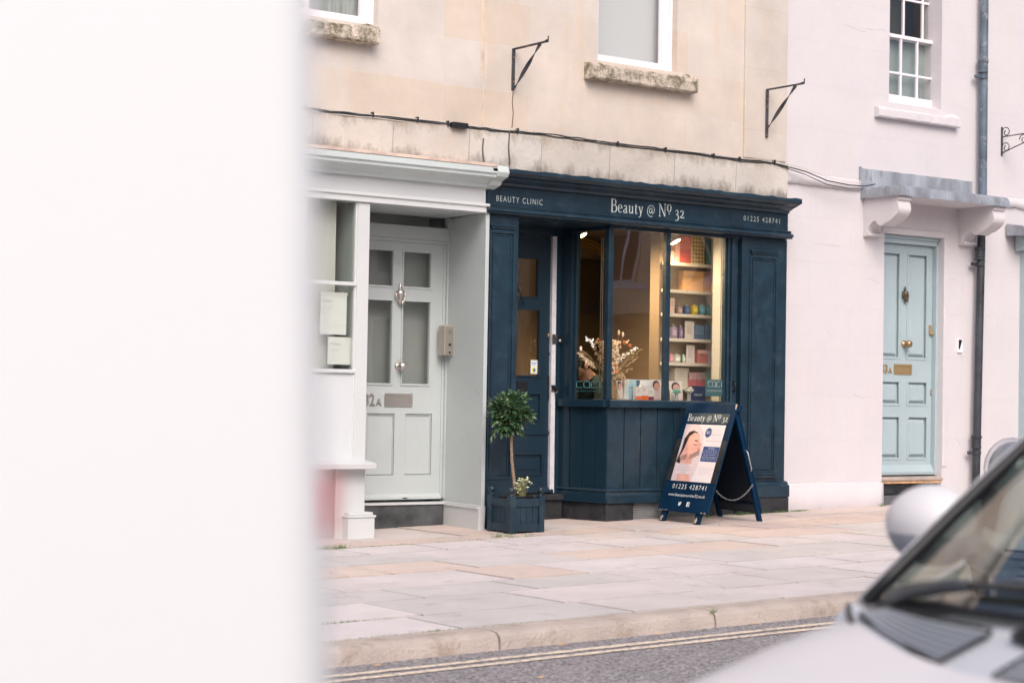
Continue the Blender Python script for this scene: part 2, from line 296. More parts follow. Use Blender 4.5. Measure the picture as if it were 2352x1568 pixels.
# ------------------------------------------------------------------ ground: pavement slabs, kerb, road
def slabs():
    base=MB();XA,XB=-6,34
    base.quad((XA,7.55,gz(XA)-.012),(XB,7.55,gz(XB)-.012),(XB,13.2,gz(XB)-.012),(XA,13.2,gz(XA)-.012))
    o=struct(base.build('pavement',mat('joint_dirt',(.055,.045,.032),.95,var=.3,vs=12)));
    cols=[(.60,.55,.55),(.565,.53,.52),(.625,.58,.585),(.53,.505,.50),(.60,.50,.455),(.565,.465,.42),(.585,.525,.495)]
    mats=[mat('paving_%s'%'abcdefg'[i],c,.78,var=.07,vs=2.5,bump=.25,bs=35,spec=.3,dirt=((c[0]*.62,c[1]*.6,c[2]*.57),4.5,.56,.80)) for i,c in enumerate(cols)]
    rows=[7.63,8.16,8.78,9.28,9.95,10.53,11.12,11.62,12.0,13.2]
    rnd=random.Random(21);mbs=[MB() for _ in cols]
    for ri in range(len(rows)-1):
        y0,y1=rows[ri],rows[ri+1];x=XA+rnd.uniform(0,.8)
        while x<XB:
            w=rnd.choice([.62,.78,.9,1.1])*rnd.uniform(.92,1.08);x1=x+w
            if ri>=7:k=rnd.choice([4,5,6]) if x>7.3 else rnd.choice([4,6,5])
            elif ri==6:k=rnd.choice([4,5,5,6]) if x>8.2 else rnd.choice([0,1])
            elif ri==5:k=rnd.choice([3,1,0,4])if x>7.5 else rnd.choice([3,0])
            elif ri in(3,4):k=rnd.choice([0,2,1,4,4])if 4.5<x<8.8 else rnd.choice([0,1,2])
            else:k=rnd.choice([0,1,2,2,3])
            g=.010;dz=rnd.uniform(-.0025,.0025);tx=rnd.uniform(-.002,.002)
            crack=rnd.random()<.22 and ri<7
            def top(mb,pts):
                n=len(pts);vs=[(p[0],p[1],gz(p[0])+dz+tx*(p[1]-y0)) for p in pts]+[(p[0],p[1],gz(p[0])-.013) for p in pts]
                mb.add(vs,[tuple(range(n))]+[(i,(i+1)%n,(i+1)%n+n,i+n) for i in range(n)])
            j=lambda:rnd.uniform(-.004,.004)
            h=.017;a=(x+g+j(),y0+h+j());b=(x1-g+j(),y0+h+j());c=(x1-g+j(),y1-h+j());d=(x+g+j(),y1-h+j())
            if not crack:top(mbs[k],[a,b,c,d])
            else:
                s0=rnd.uniform(.25,.7);s1=rnd.uniform(.2,.8);m=5
                line=[(a[0]+(b[0]-a[0])*(s0+(s1-s0)*t/m)+(rnd.uniform(-.03,.03) if 0<t<m else 0),a[1]+(d[1]-a[1])*t/m) for t in range(m+1)]
                top(mbs[k],[a]+[(p[0]-.003,p[1]) for p in line]+[d]);top(mbs[k],[(p[0]+.003,p[1]) for p in line][::-1][::1]+[b,c] if False else [(line[0][0]+.003,line[0][1]),b,c]+[(p[0]+.003,p[1]) for p in line[::-1][:-1]])
            x=x1
    allm=MB();mi=[]
    for k,m in enumerate(mbs):
        n0=len(allm.f);allm.add(m.v,m.f);mi+=[k]*(len(allm.f)-n0)
    me=bpy.data.meshes.new('slab');me.from_pydata(allm.v,[],allm.f)
    for m in mats:me.materials.append(m)
    for p,k in zip(me.polygons,mi):p.material_index=k
    bm=bmesh.new();bm.from_mesh(me);bmesh.ops.recalc_face_normals(bm,faces=bm.faces);bm.to_mesh(me);bm.free()
    for p in me.polygons:
        if abs(p.normal.z)>.5 and p.normal.z<0:p.flip()
    s=bpy.data.objects.new('paving_slabs',me);COL.objects.link(s);struct(s)
slabs()
m_kerb=mat('kerb_stone',(.475,.41,.37),.85,var=.12,vs=5,bump=.5,bs=60,spec=.3,dirt=((.28,.21,.16),6,.52,.75))
def kerb():
    m=MB();x=-6;rnd=random.Random(3)
    js=[4.02,5.28,6.66,7.78]
    xs=[-6,-4.7,-3.4,-2.1,-.8,.4,1.6,2.8]+[4.02-.0,5.30,6.68,7.98]+[9.2+1.3*i for i in range(18)]
    for a,b in zip(xs,xs[1:]):
        n=4;a+=.006;b-=.006
        pf=[(7.615,-.2),(7.615,-.002),(7.47,.001),(7.43,-.004),(7.405,-.02),(7.395,-.05),(7.39,-.2)]
        vs=[(xx,p[0]+dy,gz(xx)+p[1]) for xx,dy in ((a,rnd.uniform(-.004,.004)),(b,rnd.uniform(-.004,.004))) for p in pf];k=len(pf)
        m.add(vs,[tuple(range(k)),tuple(range(2*k-1,k-1,-1))]+[(i,i+k,(i+1)%k+k,(i+1)%k) for i in range(k)])
    struct(m.build('kerb',m_kerb,smooth=True))
kerb()
def asphalt():
    m=bpy.data.materials.new('asphalt');m.use_nodes=True;n=m.node_tree.nodes;l=m.node_tree.links;b=n['Principled BSDF'];b.inputs['Roughness'].default_value=.85
    g=n.new('ShaderNodeNewGeometry');v=n.new('ShaderNodeTexVoronoi');v.inputs['Scale'].default_value=85;l.new(g.outputs['Position'],v.inputs['Vector'])
    r=n.new('ShaderNodeValToRGB');e=r.color_ramp.elements;e[0].position=.0;e[0].color=(.10,.095,.10,1);e[1].position=1;e[1].color=(.42,.40,.41,1);x=e.new(.5);x.color=(.27,.255,.265,1)
    sp=n.new('ShaderNodeSeparateColor');l.new(v.outputs['Color'],sp.inputs[0]);l.new(sp.outputs[0],r.inputs['Fac'])
    ns=n.new('ShaderNodeTexNoise');ns.inputs['Scale'].default_value=1.5;ns.inputs['Detail'].default_value=6;l.new(g.outputs['Position'],ns.inputs['Vector'])
    mr=n.new('ShaderNodeMapRange');mr.inputs[3].default_value=.75;mr.inputs[4].default_value=1.25;l.new(ns.outputs['Fac'],mr.inputs[0])
    sc=n.new('ShaderNodeVectorMath');sc.operation='SCALE';l.new(r.outputs[0],sc.inputs[0]);l.new(mr.outputs[0],sc.inputs['Scale']);l.new(sc.outputs[0],b.inputs['Base Color'])
    bp=n.new('ShaderNodeBump');bp.inputs['Strength'].default_value=.9;bp.inputs['Distance'].default_value=.006;bp.invert=True;l.new(v.outputs['Distance'],bp.inputs['Height']);l.new(bp.outputs[0],b.inputs['Normal'])
    return m
rd=MB();XA,XB=-40,80
rd.quad((XA,-1,gz(XA)-KERB),(XB,-1,gz(XB)-KERB),(XB,7.6,gz(XB)-KERB),(XA,7.6,gz(XA)-KERB))
struct(rd.build('road',asphalt()))
gd=MB();gd.quad((-200,-200,gz(-200)-.3),(300,-200,gz(300)-.3),(300,300,gz(300)-.3),(-200,300,gz(-200)-.3));struct(gd.build('ground',mat('earth',(.2,.18,.15),.95)))
m_yel=mat('yellow_line',(.78,.66,.53),.8,var=.08,vs=20,bump=.3,bs=90,dirt=((.34,.31,.30),30,.50,.60))
for (ya,yb) in ((7.135,7.195),(7.02,7.075)):
    y=MB();rnd=random.Random(int(ya*100));n=200;pts=[]
    XA,XB=-6,30;top=[];bot=[]
    for i in range(n+1):
        x=XA+(XB-XA)*i/n;top.append((x,yb+rnd.uniform(-.004,.004),gz(x)-KERB+.004));bot.append((x,ya+rnd.uniform(-.004,.004),gz(x)-KERB+.004))
    y.add(bot+top,[(i,i+1,n+2+i,n+1+i) for i in range(n)]);struct(y.build('yellow_line',m_yel))
near=MB()
near.quad((-40,-8,gz(-40)),(80,-8,gz(80)),(80,.3,gz(80)),(-40,.3,gz(-40)));near.quad((-40,.3,gz(-40)),(80,.3,gz(80)),(80,.3,gz(80)-.3),(-40,.3,gz(-40)-.3))
struct(near.build('near_pavement',mat('near_paving',(.5,.46,.45),.85,var=.1,vs=3,bump=.2)))
# grass and weeds in the joints
def grass():
    m=MB();rnd=random.Random(5)
    def tuft(x,y,n,r,h):
        for _ in range(n):
            a=rnd.uniform(0,6.28);d=rnd.uniform(0,r);px,py=x+math.cos(a)*d*2.2,y+math.sin(a)*d*.6;hh=h*rnd.uniform(.4,1);la=rnd.uniform(0,6.28);l=hh*rnd.uniform(.2,.7);w=.0022
            z=gz(px)-.006;m.add([(px-w,py,z),(px+w,py,z),(px+math.cos(la)*l,py+math.sin(la)*l,z+hh)],[(0,1,2)])
    for x in [7.0+.045*i for i in range(38)]:tuft(x,11.62+rnd.uniform(-.012,.012),rnd.randint(2,12),.02,.02)
    for _ in range(6):tuft(6.85+rnd.uniform(-.09,.09),11.62,26,.035,.05)
    for _ in range(3):tuft(8.42+rnd.uniform(-.05,.05),11.75,22,.03,.045)
    for x in (8.5,8.6):tuft(x,11.68,26,.03,.03)
    for i in range(20):tuft(4.6+.03*i,8.16,3,.012,.015)
    for i in range(8):tuft(4.75+.03*i,8.16,5,.015,.02)
    for i in range(40):tuft(4.4+.035*i,7.625,3,.012,.014)
    tuft(5.1,7.63,24,.025,.02)
    for i in range(40):tuft(8.6+.06*i,11.62,2,.015,.012)
    for i in range(16):tuft(10.9+.09*i,12.36,rnd.randint(2,30),.03,.035)
    for i in range(6):tuft(12.12+.03*i,12.4,30,.03,.025)
    tuft(13.3,12.42,30,.03,.05);tuft(6.67,7.4,20,.015,.03)
    for i in range(14):tuft(rnd.uniform(8.5,11),rnd.choice([11.12,12.0]),8,.02,.012)
    tag(m.build('grass',mat('grass_green',(.10,.20,.045),.7,var=.35,vs=25)),'short green grass and moss growing in the paving joints','grass',kind='stuff')
grass()
def weed(x,y,s,seed,label):
    m=MB();rnd=random.Random(seed)
    for k in range(10):
        a=rnd.uniform(0,6.28);l=s*rnd.uniform(.5,1);h=s*rnd.uniform(.3,1.1);w=s*.28
        c=Vector((x+math.cos(a)*l*.5,y-abs(math.sin(a))*l*.4,gz(x)+h*.6));d=Vector((math.cos(a),-abs(math.sin(a))*.6,.3)).normalized();e=d.cross(Vector((0,0,1))).normalized()
        m.add([c-d*l*.4,c+e*w,c+d*l*.45,c-e*w],[(0,1,2,3)])
        m.tube([(x,y,gz(x)),tuple(c)],.0012,4)
    tag(m.build('weed',mat('weed_green',(.13,.25,.06),.6,var=.3,vs=30)),label,'weed')
weed(11.05,12.36,.055,1,'small leafy green weed growing at the wall base behind the sandwich board')
weed(11.62,12.36,.06,2,'green weed sprouting from the black plinth right of the sandwich board')
weed(11.42,12.37,.05,5,'little green weed by the back foot of the sandwich board')
# leaves in the gutter
lv=[(4.55,7.30),(5.62,7.33),(6.25,7.34),(6.9,7.36),(4.95,6.6)]
lf=['tan fallen leaf lying by the kerb at the left end of the gutter','orange fallen leaf in the gutter below the second kerb joint','small curled leaf in the gutter between two kerb joints','yellow fallen leaf lying in the gutter below the right kerb joint','brown fallen leaf on the open road outside the yellow lines']
for (x,y),lb in zip(lv,lf):
    m=MB();z=gz(x)-KERB+.006;m.add([(x-.02,y,z),(x-.007,y+.008,z+.004),(x+.01,y+.006,z+.007),(x+.021,y,z+.003),(x+.008,y-.007,z),(x-.008,y-.006,z)],[(0,1,2,3,4,5)]);m.tube([(x+.02,y,z+.003),(x+.032,y+.004,z+.008)],.001,4)
    tag(m.build('fallen_leaf',mat('orange_leaf',(.50,.33,.18),.7)),lb,'leaf',group='fallen leaves along the gutter')
# ------------------------------------------------------------------ stone house over the two shops
YW=12.5                                   # wall face
XR=PX(1805,200,YW)                        # party line with the white house
XLS=-1.5
stone=thing('stone_house','honey coloured ashlar stone house above the two shopfronts','house',(9,12.7,0))
SPLIT={'plinth','rail','strike_plate','bare_wood_chip','crack','bolt','stone_joint','string_course','step','lock','clip','stall_riser','side_panel','seat','rear_window','photo_tool','button','room','wall_body','cross_rail','door_surround','social_icon'}
def pieces(mb):
    pr=list(range(len(mb.v)))
    def fd(a):
        while pr[a]!=a:pr[a]=pr[pr[a]];a=pr[a]
        return a
    for f in mb.f:
        for q in f[1:]:pr[fd(q)]=fd(f[0])
    g={}
    for f in mb.f:g.setdefault(fd(f[0]),[]).append(f)
    out=[]
    for fs in g.values():
        ids=sorted({i for f in fs for i in f});mp={a:b for b,a in enumerate(ids)};n=MB();n.v=[mb.v[i] for i in ids];n.f=[tuple(mp[i] for i in f) for f in fs];out.append(n)
    return out
def part(name,mb,m,par,**k):
    if name in SPLIT:
        ps_=pieces(mb)
        if 1<len(ps_)<=40:
            for q in ps_:o=part_one(name,q,m,par,**k)
            return o
    return part_one(name,mb,m,par,**k)
def part_one(name,mb,m,par,**k):
    o=mb.build(name,m,None,**k);o.parent=par
    if par.type=='EMPTY':o.matrix_parent_inverse=Matrix.Translation(par.location).inverted()   # the thing's empty is never rotated
    return o

w2=(PX(1373,80,YW),PX(1556,80,YW),PZ(1460,152,YW),6.2)
w1=(PX(640,20,YW),PX(869,20,YW),PZ(750,42,YW),6.2)
w1=(w1[0]-.12,w1[1],w1[2],w1[3])
ZLE=PZ(1464,336,YW)                       # ledge line under the cable
zbot=PZ(1464,440,YW)-.1
part('wall',wallmb(XLS,XR,ZLE,7.2,YW,.2,[w1,w2,(1.0,2.3,w1[2],6.2)]),m_stone,stone)
lo=MB();lo.prof([(YW-.03,zbot),(YW-.05,ZLE-.035),(YW-.035,ZLE-.008),(YW+.01,ZLE+.012),(YW+.2,ZLE),(YW+.2,zbot)],XLS,XR)
part('lower_wall',lo,m_stone2,stone,bev=.006)
jt=MB();xj=PX(1111,150,YW)
jt.box(xj-.006,xj+.004,YW-.004,YW+.02,ZLE+.02,7.1);jt.box(xj-.03,xj-.01,YW-.002,YW+.02,ZLE+.4,7.1)
part('stone_joint',jt,mat('orange_joint',(.66,.53,.41),.9,var=.2,vs=7),stone)
xs=PX(1708,200,YW);st=MB();st.box(xs,XR-.002,YW-.022,YW+.02,PZ(1755,368,YW),7.1)
part('end_strip',st,ashlar('bath_stone_strip',(.575,.535,.50),(.56,.49,.42),(.53,.45,.37),1.6,.55,.2,shift=(.62,.3)),stone,bev=.008)
ck=MB();xc=PX(1178,240,YW)
ck.tube([(xc,YW-.001,PZ(1178,212,YW)),(xc-.008,YW-.001,PZ(1178,235,YW)),(xc+.004,YW-.001,PZ(1178,260,YW)),(xc-.006,YW-.001,PZ(1178,294,YW))],.0045,5)
for (a,b,c,d) in ((1110,318,1112,372),(1170,300,1171,378)):ck.tube([(PX(a,b,YW-.05),YW-.052,PZ(a,b,YW-.05)),(PX(a,b,YW-.05)-.006,YW-.052,(PZ(a,b,YW-.05)+PZ(c,d,YW-.05))/2),(PX(c,d,YW-.05),YW-.05,PZ(c,d,YW-.05))],.006,5)
part('crack',ck,mat('crack_dark',(.12,.10,.09),.95),stone)
# parapet and eaves out of view
part('cornice',MB().prof([(YW-.25,7.2),(YW-.25,7.35),(YW+.3,7.35),(YW+.3,7.2)],XLS,XR),m_stone,stone)
part('roof',MB().prof([(YW-.2,7.35),(YW+3,7.9),(YW+6,7.35)],XLS,XR),mat('slate',(.10,.11,.13),.7,var=.2,vs=5),stone)
part('rear_wall',MB().box(XLS,XR,YW+5.8,YW+6,0,7.3),m_stone,stone)
part('side_wall',MB().box(XLS-.2,XLS,YW,YW+6,-.3,7.3),m_stone,stone)
def lumpy_sill(a,b,y0,z0,z1,seed,th=.02):
    rnd=random.Random(seed);n=22;m=MB();k=[]
    for i in range(n+1):
        x=a+(b-a)*i/n;e=.0 if i<n-4 else .028*math.sin((i-(n-4))/4*math.pi*.8)
        j=lambda:rnd.uniform(-.004,.004)
        k.append([(x,y0+.012+j(),z0),(x,y0+j(),z0+.012),(x,y0+.004+j(),z1-.02+e*.6+j()),(x,y0+.03+j(),z1+e+j()),(x,YW+.12,z1+.02),(x,YW+.12,z0)])
    vs=[p for s in k for p in s];q=6
    m.add(vs,[(i*q+c,i*q+(c+1)%q,(i+1)*q+(c+1)%q,(i+1)*q+c) for i in range(n) for c in range(q)]+[tuple(range(q)),tuple(range(n*q+q-1,n*q-1,-1))])
    return m
def upper_window(wd,lab,sillpx,seed,bars,pane):
    a,b,c,d=wd;yf=YW+.1
    fr=MB();t=.085
    fr.box(a-.01,a+t,yf,yf+.06,c,d);fr.box(b-t,b+.01,yf,yf+.06,c,d);fr.box(a+t,b-t,yf,yf+.06,c,c+.075)
    fr.box(b-t-.012,b-t,yf+.015,yf+.05,c+.075,d);fr.box(b-.02,b+.002,yf-.03,yf,c,d)
    for u in bars:fr.box(u-.02,u+.02,yf+.01,yf+.05,c+.075,d)
    f=part('window',fr,m_paintw,stone,bev=.004);f['label']=lab
    part('pane',MB().quad((a+t-.02,yf+.04,c+.06),(b-t+.02,yf+.04,c+.06),(b-t+.02,yf+.04,d),(a+t-.02,yf+.04,d)),MATS['window_glass'],f)
    part('blind',MB().box(a+.02,b-.02,yf+.14,yf+.15,c,d),pane,f)
    s=lumpy_sill(*sillpx,seed);part('sill',s,m_sill,f)
ys=YW-.11
upper_window(w2,'window with a plain pale grey pane over a lichened sill',(PX(1360,160,ys),PX(1604,195,ys),ys,PZ(1482,196,ys),PZ(1482,160,ys)),1,[],mat('grey_blind',(.60,.60,.62),.8))
upper_window(w1,'window with white frame at the top above the pale green cornice',(PX(560,60,ys),PX(874,80,ys),ys,PZ(750,84,ys),PZ(750,47,ys)),4,[PX(706,20,YW+.1)],mat('curtain_grey',(.36,.38,.37),.9,var=.3,vs=6,stretch=(6,1,.5)))
# ------------------------------------------------------------------ iron brackets, cables
def sign_bracket(px0,top,bot,px1,py1,lab,flip=False):
    y=YW-.03 if px0>1700 else YW
    X=PX(px0,(top+bot)/2,y);zt=PZ(px0,top,y);zb=PZ(px0,bot,y);L=YforX(px1,py1,X)[0]
    root=thing('sign_bracket',lab,'bracket',(X,y,zb),group='empty iron sign brackets on the stone wall')
    bpy.context.view_layer.update()
    part('wall_bar',MB().box(X-.014,X+.014,y-.012,y,zb,zt),m_iron,root,bev=.002)
    arm=MB();arm.box(X-.012,X+.012,L,y-.012,zt-.012,zt);arm.tube([(X,L+.03,zt),(X,L+.0,zt+.006),(X,L-.012,zt-.01),(X,L-.014,zt+.035)],.006,6)
    part('arm',arm,m_iron,root)
    tw=MB();n=26;A=Vector((X,y-.02,zb+(zt-zb)*(.03 if px0<1700 else .2)));B=Vector((X,L+(y-L)*.2,zt-.01));d=(B-A).normalized();e=Vector((1,0,0));f=d.cross(e);vs=[]
    for i in range(n+1):
        t=i/n;p=A+(B-A)*t;an=math.pi*1.5*t+.3;w=.016;q=e*math.cos(an)+f*math.sin(an);r=d.cross(q)*.003;vs+=[p-q*w-r,p+q*w-r,p+q*w+r,p-q*w+r]
    tw.add(vs,[(i*4+c,i*4+(c+1)%4,(i+1)*4+(c+1)%4,(i+1)*4+c) for i in range(n) for c in range(4)]+[(0,1,2,3),(n*4,n*4+3,n*4+2,n*4+1)])
    part('twisted_stay',tw,m_iron,root)
    b=MB()
    for t in (.22,.8,.97):b.lathe([(.009,0),(.009,.006),(.004,.01)],(X,y-.012,zt+(zb-zt)*t),'y',8)
    part('bolt',b,mat('rust',(.25,.11,.07),.8,var=.3,vs=60),root)
sign_bracket(1178,112,208,1257,91,'rusty iron sign bracket with twisted stay between the two upper stone windows')
sign_bracket(1761,205,316,1845,189,'iron sign bracket with twisted stay by the white house party line')
CABP=[(520,230),(600,237),(690,246),(760,256),(860,266),(1000,281),(1072,290),(1115,295),(1160,300),(1250,307),(1330,318),(1400,328),(1500,340),(1600,352),(1700,366),(1765,372),(1806,380)]
def cable(dy,amp,seed,r,pts=CABP,y=YW-.052,name='cable',tail=None):
    rnd=random.Random(seed);o=[]
    for a,b in zip(pts,pts[1:]):
        for t in (0,.33,.66):
            q=(a[0]+(b[0]-a[0])*t,a[1]+(b[1]-a[1])*t+dy+rnd.uniform(-amp,amp));yy=y+rnd.uniform(-.006,.006);X,Z=P(q[0],q[1],yy);o.append((X,yy,Z))
    if tail:
        for q in tail:
            X,Z=P(q[0],q[1]+dy,q[2]);o.append((X,q[2],Z))
    return MB().tube(o,r,6)
tl=[(1850,394,12.42),(1900,415,12.38),(1950,425,12.36),(1985,428,12.34),(2010,423,12.33)]
cb=thing('cable_run','bundle of thin black cables sagging along the stone ledge towards the lead canopy','cable',(9,YW-.05,ZLE))
part('cable',cable(0,1.4,1,.0058,tail=tl),m_cable,cb,smooth='all');part('cable',cable(3,1.6,2,.0042,tail=[(1850,398,12.42),(1900,421,12.38),(1950,430,12.36),(1985,430,12.34)]),m_cable,cb,smooth='all')
part('cable',cable(5,1.5,3,.0045,pts=CABP[:7],tail=None),m_cablew,cb,smooth='all');part('cable',cable(-3,1.5,4,.0035,tail=[(1850,390,12.42),(1900,410,12.38),(1950,421,12.36),(1990,424,12.34)]),m_cablew,cb,smooth='all')
cl=MB()
for q in ((700,247),(857,264),(960,275),(1030,284),(1190,301),(1420,331),(1530,344),(1640,358),(1700,366),(1780,373)):
    X,Z=P(q[0],q[1],YW-.06);cl.box(X-.006,X+.006,YW-.066,YW-.03,Z-.02,Z+.022)
part('clip',cl,m_cable,cb)
jb=MB();X,Z=P(1054,288,YW-.07);jb.box(X-.075,X+.075,YW-.1,YW-.045,Z-.022,Z+.02)
tag(jb.build('junction_box',m_ironb,bev=.006),'small black junction box on the cable run along the stone ledge','junction box')
# ------------------------------------------------------------------ sage shopfront (left)
YS=12.36
sage=thing('sage_shopfront','pale sage green wooden shopfront with recessed entrance door 32A','shopfront',(8,12.36,gz(8)))
xe=PX(1113,700,YS);xl=XLS+.1
zft=PZ(950,408,YS);zfb=PZ(1000,470,YS)
fas=MB().box(xl,xe,YS,YS+.12,zfb-.0,zft);part('fascia',fas,m_sagew,sage)
mo=MB();mo.prof([(YS-.002,zfb+.045),(YS-.035,zfb+.04),(YS-.038,zfb+.02),(YS-.02,zfb+.012),(YS-.022,zfb-.03),(YS+.1,zfb-.03),(YS+.1,zfb+.045)],xl,xe+.012)
part('lower_moulding',mo,m_sagew,sage,bev=.002)
yc=12.17;zct=PZ(950,364,yc);
co=MB();co.prof([(YS,zft-.03),(YS-.05,zft-.025),(YS-.055,zft+.0),(YS-.08,zft+.02),(YS-.1,zft+.03),(yc+.02,zft+.045),(yc+.02,zft+.065),(yc,zft+.075),(yc,zct),(YS+.12,zct+.02),(YS+.12,zft-.03)],xl,xe-.03)
part('cornice',co,m_sagel,sage)
eb=MB();eb.prof([(YS,zft-.035),(YS-.09,zft-.01),(YS-.11,zft+.02),(yc-.0,zft+.05),(yc-.02,zft+.08),(yc-.02,zct-.03),(yc,zct+.015),(YS+.12,zct+.03),(YS+.12,zft-.035)],xe-.03,xe+.075)
part('end_block',eb,m_sagel,sage,bev=.006)
part('weather_strip',MB().prof([(yc-.006,zct+.002),(yc-.006,zct+.026),(YS+.14,zct+.05),(YS+.14,zct+.022)],xl,xe-.035),m_copper,sage)
# post, side wall of the recess, threshold
xp0,xp1=PX(820,650,YS),PX(847,650,YS)
zpb=gz(xp1)
zsill=PZ(830,1066,12.24)
post=MB();post.box(xp0,xp1,YS,YS+.09,zsill,zfb-.03);post.box(xp0-.012,xp0+.004,YS+.012,YS+.05,zsill,zfb-.03)
part('window_post',post,m_sagew,sage,bev=.004)
YD=13.02
xdr=PX(1018,850,YD);xsd=PX(1030,850,YD-.05)
sw=MB();sw.add([(xe,YS,zpb-.02),(xe,YS,zfb-.03),(xsd,YD+.05,zfb-.03),(xsd,YD+.05,zpb-.02),(xe+.035,YS,zpb-.02),(xe+.035,YS,zfb-.03),(xsd+.035,YD+.05,zfb-.03),(xsd+.035,YD+.05,zpb-.02)],[(0,3,2,1),(4,5,6,7),(0,1,5,4),(1,2,6,5),(2,3,7,6),(3,0,4,7)])
part('recess_side_wall',sw,m_sage,sage,bev=.003)
sk=MB();zk=PZ(1095,1160,12.4)
for (dz0,dz1,o) in ((-.03,zk-.03,.03),(zk-.03,zk-.012,.04),(zk-.012,zk,.022)):
    sk.add([(xe-o,YS-.012,dz0 if dz0>=0 else zpb-.01),(xe+.03,YS-.012,dz0 if dz0>=0 else zpb-.01),(xsd+.02,YD-.02,dz0 if dz0>=0 else zpb-.01),(xsd-o,YD-.02,dz0 if dz0>=0 else zpb-.01),(xe-o,YS-.012,dz1),(xe+.03,YS-.012,dz1),(xsd+.02,YD-.02,dz1),(xsd-o,YD-.02,dz1)],[(0,3,2,1),(4,5,6,7),(0,1,5,4),(1,2,6,5),(2,3,7,6),(3,0,4,7)])
part('skirting',sk,m_sagew,sage,bev=.003)
ztr0,ztr1=PZ(930,548,YD-.03),PZ(930,518,YD-.03)
frm=MB();frm.box(xdr,xsd+.0,YD-.04,YD+.05,.25,zfb);frm.box(xdr-1.0,xdr+.005,YD-.05,YD+.05,ztr0,ztr1);frm.box(xdr-.02,xdr,YD-.012,YD+.05,.25,ztr0);frm.box(xdr-1.0,xdr,YD-.03,YD+.05,ztr0-.025,ztr0)
frm.box(xdr-.98,xdr-.92,YD-.04,YD+.05,.25,zfb)
part('door_frame',frm,m_sage,sage,bev=.003)
part('recess_ceiling',MB().box(xp0-.02,xe+.03,YS+.12,YD+.1,zfb-.028,zfb-.01),m_sage,sage)
part('recess_left_wall',MB().box(xp0,xp0+.03,YS+.09,YD+.05,gz(xp0),zfb-.03),m_sage,sage)
part('transom_pane',MB().box(xdr-.92,xdr,YD+.01,YD+.015,ztr1,zfb-.02),m_glassd,sage)
# step
stp=MB();zs=PZ(940,1158,YD-.06);stp.box(xdr-1.0,xsd+.02,YD-.07,YD+.2,gz(8)-.05,zs);part('step',stp,m_step,sage,bev=.006)
stp=MB();stp.box(xdr-1.0,xsd+.02,YD-.085,YD+.1,zs,zs+.018);part('threshold',stp,m_sagew,sage)
def door(par,yd,x0,x1,z0,z1,mp,holes,panels,name='door',moul=.012):
    d=MB();wallmb(x0,x1,z0,z1,yd,.03,[h for h in holes]+[p for p in panels],d)
    for x in (x0,x1):d.quad((x,yd,z0),(x,yd+.045,z0),(x,yd+.045,z1),(x,yd,z1))
    d.quad((x0,yd,z0),(x1,yd,z0),(x1,yd+.045,z0),(x0,yd+.045,z0))
    d.quad((x0,yd,z1),(x1,yd,z1),(x1,yd+.045,z1),(x0,yd+.045,z1))
    D=part(name,d,mp,par,bev=.0025)
    return D
def moulding(mb,a,b,c,d,y,w=.014,h=.008):   # raised picture-frame moulding
    for (p,q,r,s) in ((a-w,b+w,d,d+w),(a-w,b+w,c-w,c),(a-w,a,c,d),(b,b+w,c,d)):mb.box(p,q,y-h,y+.003,r,s)
zd0,zd1=PZ(930,1146,YD),PZ(930,553,YD)
xd0=xdr-.92
g1=(PX(927,621,YD),PX(989,621,YD),PZ(958,660,YD),PZ(958,580,YD));g2=(g1[0],g1[1],PZ(958,882,YD),PZ(958,693,YD))
wL=g1[0]-PX(902,621,YD);gl=lambda g:(g[0]-wL-(g[1]-g[0]),g[0]-wL,g[2],g[3])
p1=(PX(930,1020,YD),PX(991,1020,YD),PZ(960,1090,YD),PZ(960,950,YD))
sd=door(sage,YD,xd0,xdr-.02,zd0,zd1,m_sage,[g1,g2,gl(g1),gl(g2)],[p1,gl(p1)])
mm=MB()
for g in (g1,g2,gl(g1),gl(g2)):moulding(mm,*g,YD)
for g in (p1,gl(p1)):
    moulding(mm,g[0]+.012,g[1]-.012,g[2]+.012,g[3]-.012,YD+.018,.006,.01);mm.box(g[0],g[1],YD+.018,YD+.028,g[2],g[3])
mm.prof([(YD-.03,zd0),(YD-.03,zd0+.02),(YD,zd0+.045),(YD,zd0)],xd0,xdr-.02)
part('panel_moulding',mm,m_sage,sd,bev=.002)
for g in (g1,g2,gl(g1),gl(g2)):part('pane',MB().box(g[0],g[1],YD+.015,YD+.019,g[2],g[3]),m_glassd,sd)
def knob(par,x,y,z,s,m):
    k=MB();k.lathe([(.032*s,0),(.032*s,.004),(.022*s,.012),(.012*s,.02),(.010*s,.035),(.016*s,.042),(.028*s,.052),(.032*s,.064),(.030*s,.078),(.022*s,.09),(.008*s,.096),(0.001,.097)],(x,y,z),'y',24);return part('door_knob',k,m,par,smooth='all')
def knocker(par,x,y,z,s,m):
    k=MB();k.lathe([(.001,-.105*s),(.005*s,-.1*s),(.006*s,-.085*s),(.013*s,-.075*s),(.008*s,-.062*s),(.03*s,-.03*s),(.036*s,0),(.036*s,.028*s),(.03*s,.032*s),(.012*s,.036*s),(.010*s,.05*s),(.016*s,.058*s),(.007*s,.066*s),(.010*s,.08*s),(.001,.095*s)],(x,y-.02*s,z),'z',16)
    k.tube([(x-.036*s,y-.03*s,z+.02*s),(x-.046*s,y-.03*s,z-.01*s),(x-.032*s,y-.035*s,z-.05*s),(x,y-.04*s,z-.078*s),(x+.032*s,y-.035*s,z-.05*s),(x+.046*s,y-.03*s,z-.01*s),(x+.036*s,y-.03*s,z+.02*s)],.007*s,8)
    k.ball((x+.01*s,y-.042*s,z-.07*s),.018*s,10);k.box(x-.02*s,x+.02*s,y-.02*s,y,z-.04*s,z+.03*s)
    return part('door_knocker',k,m,par,smooth='all')
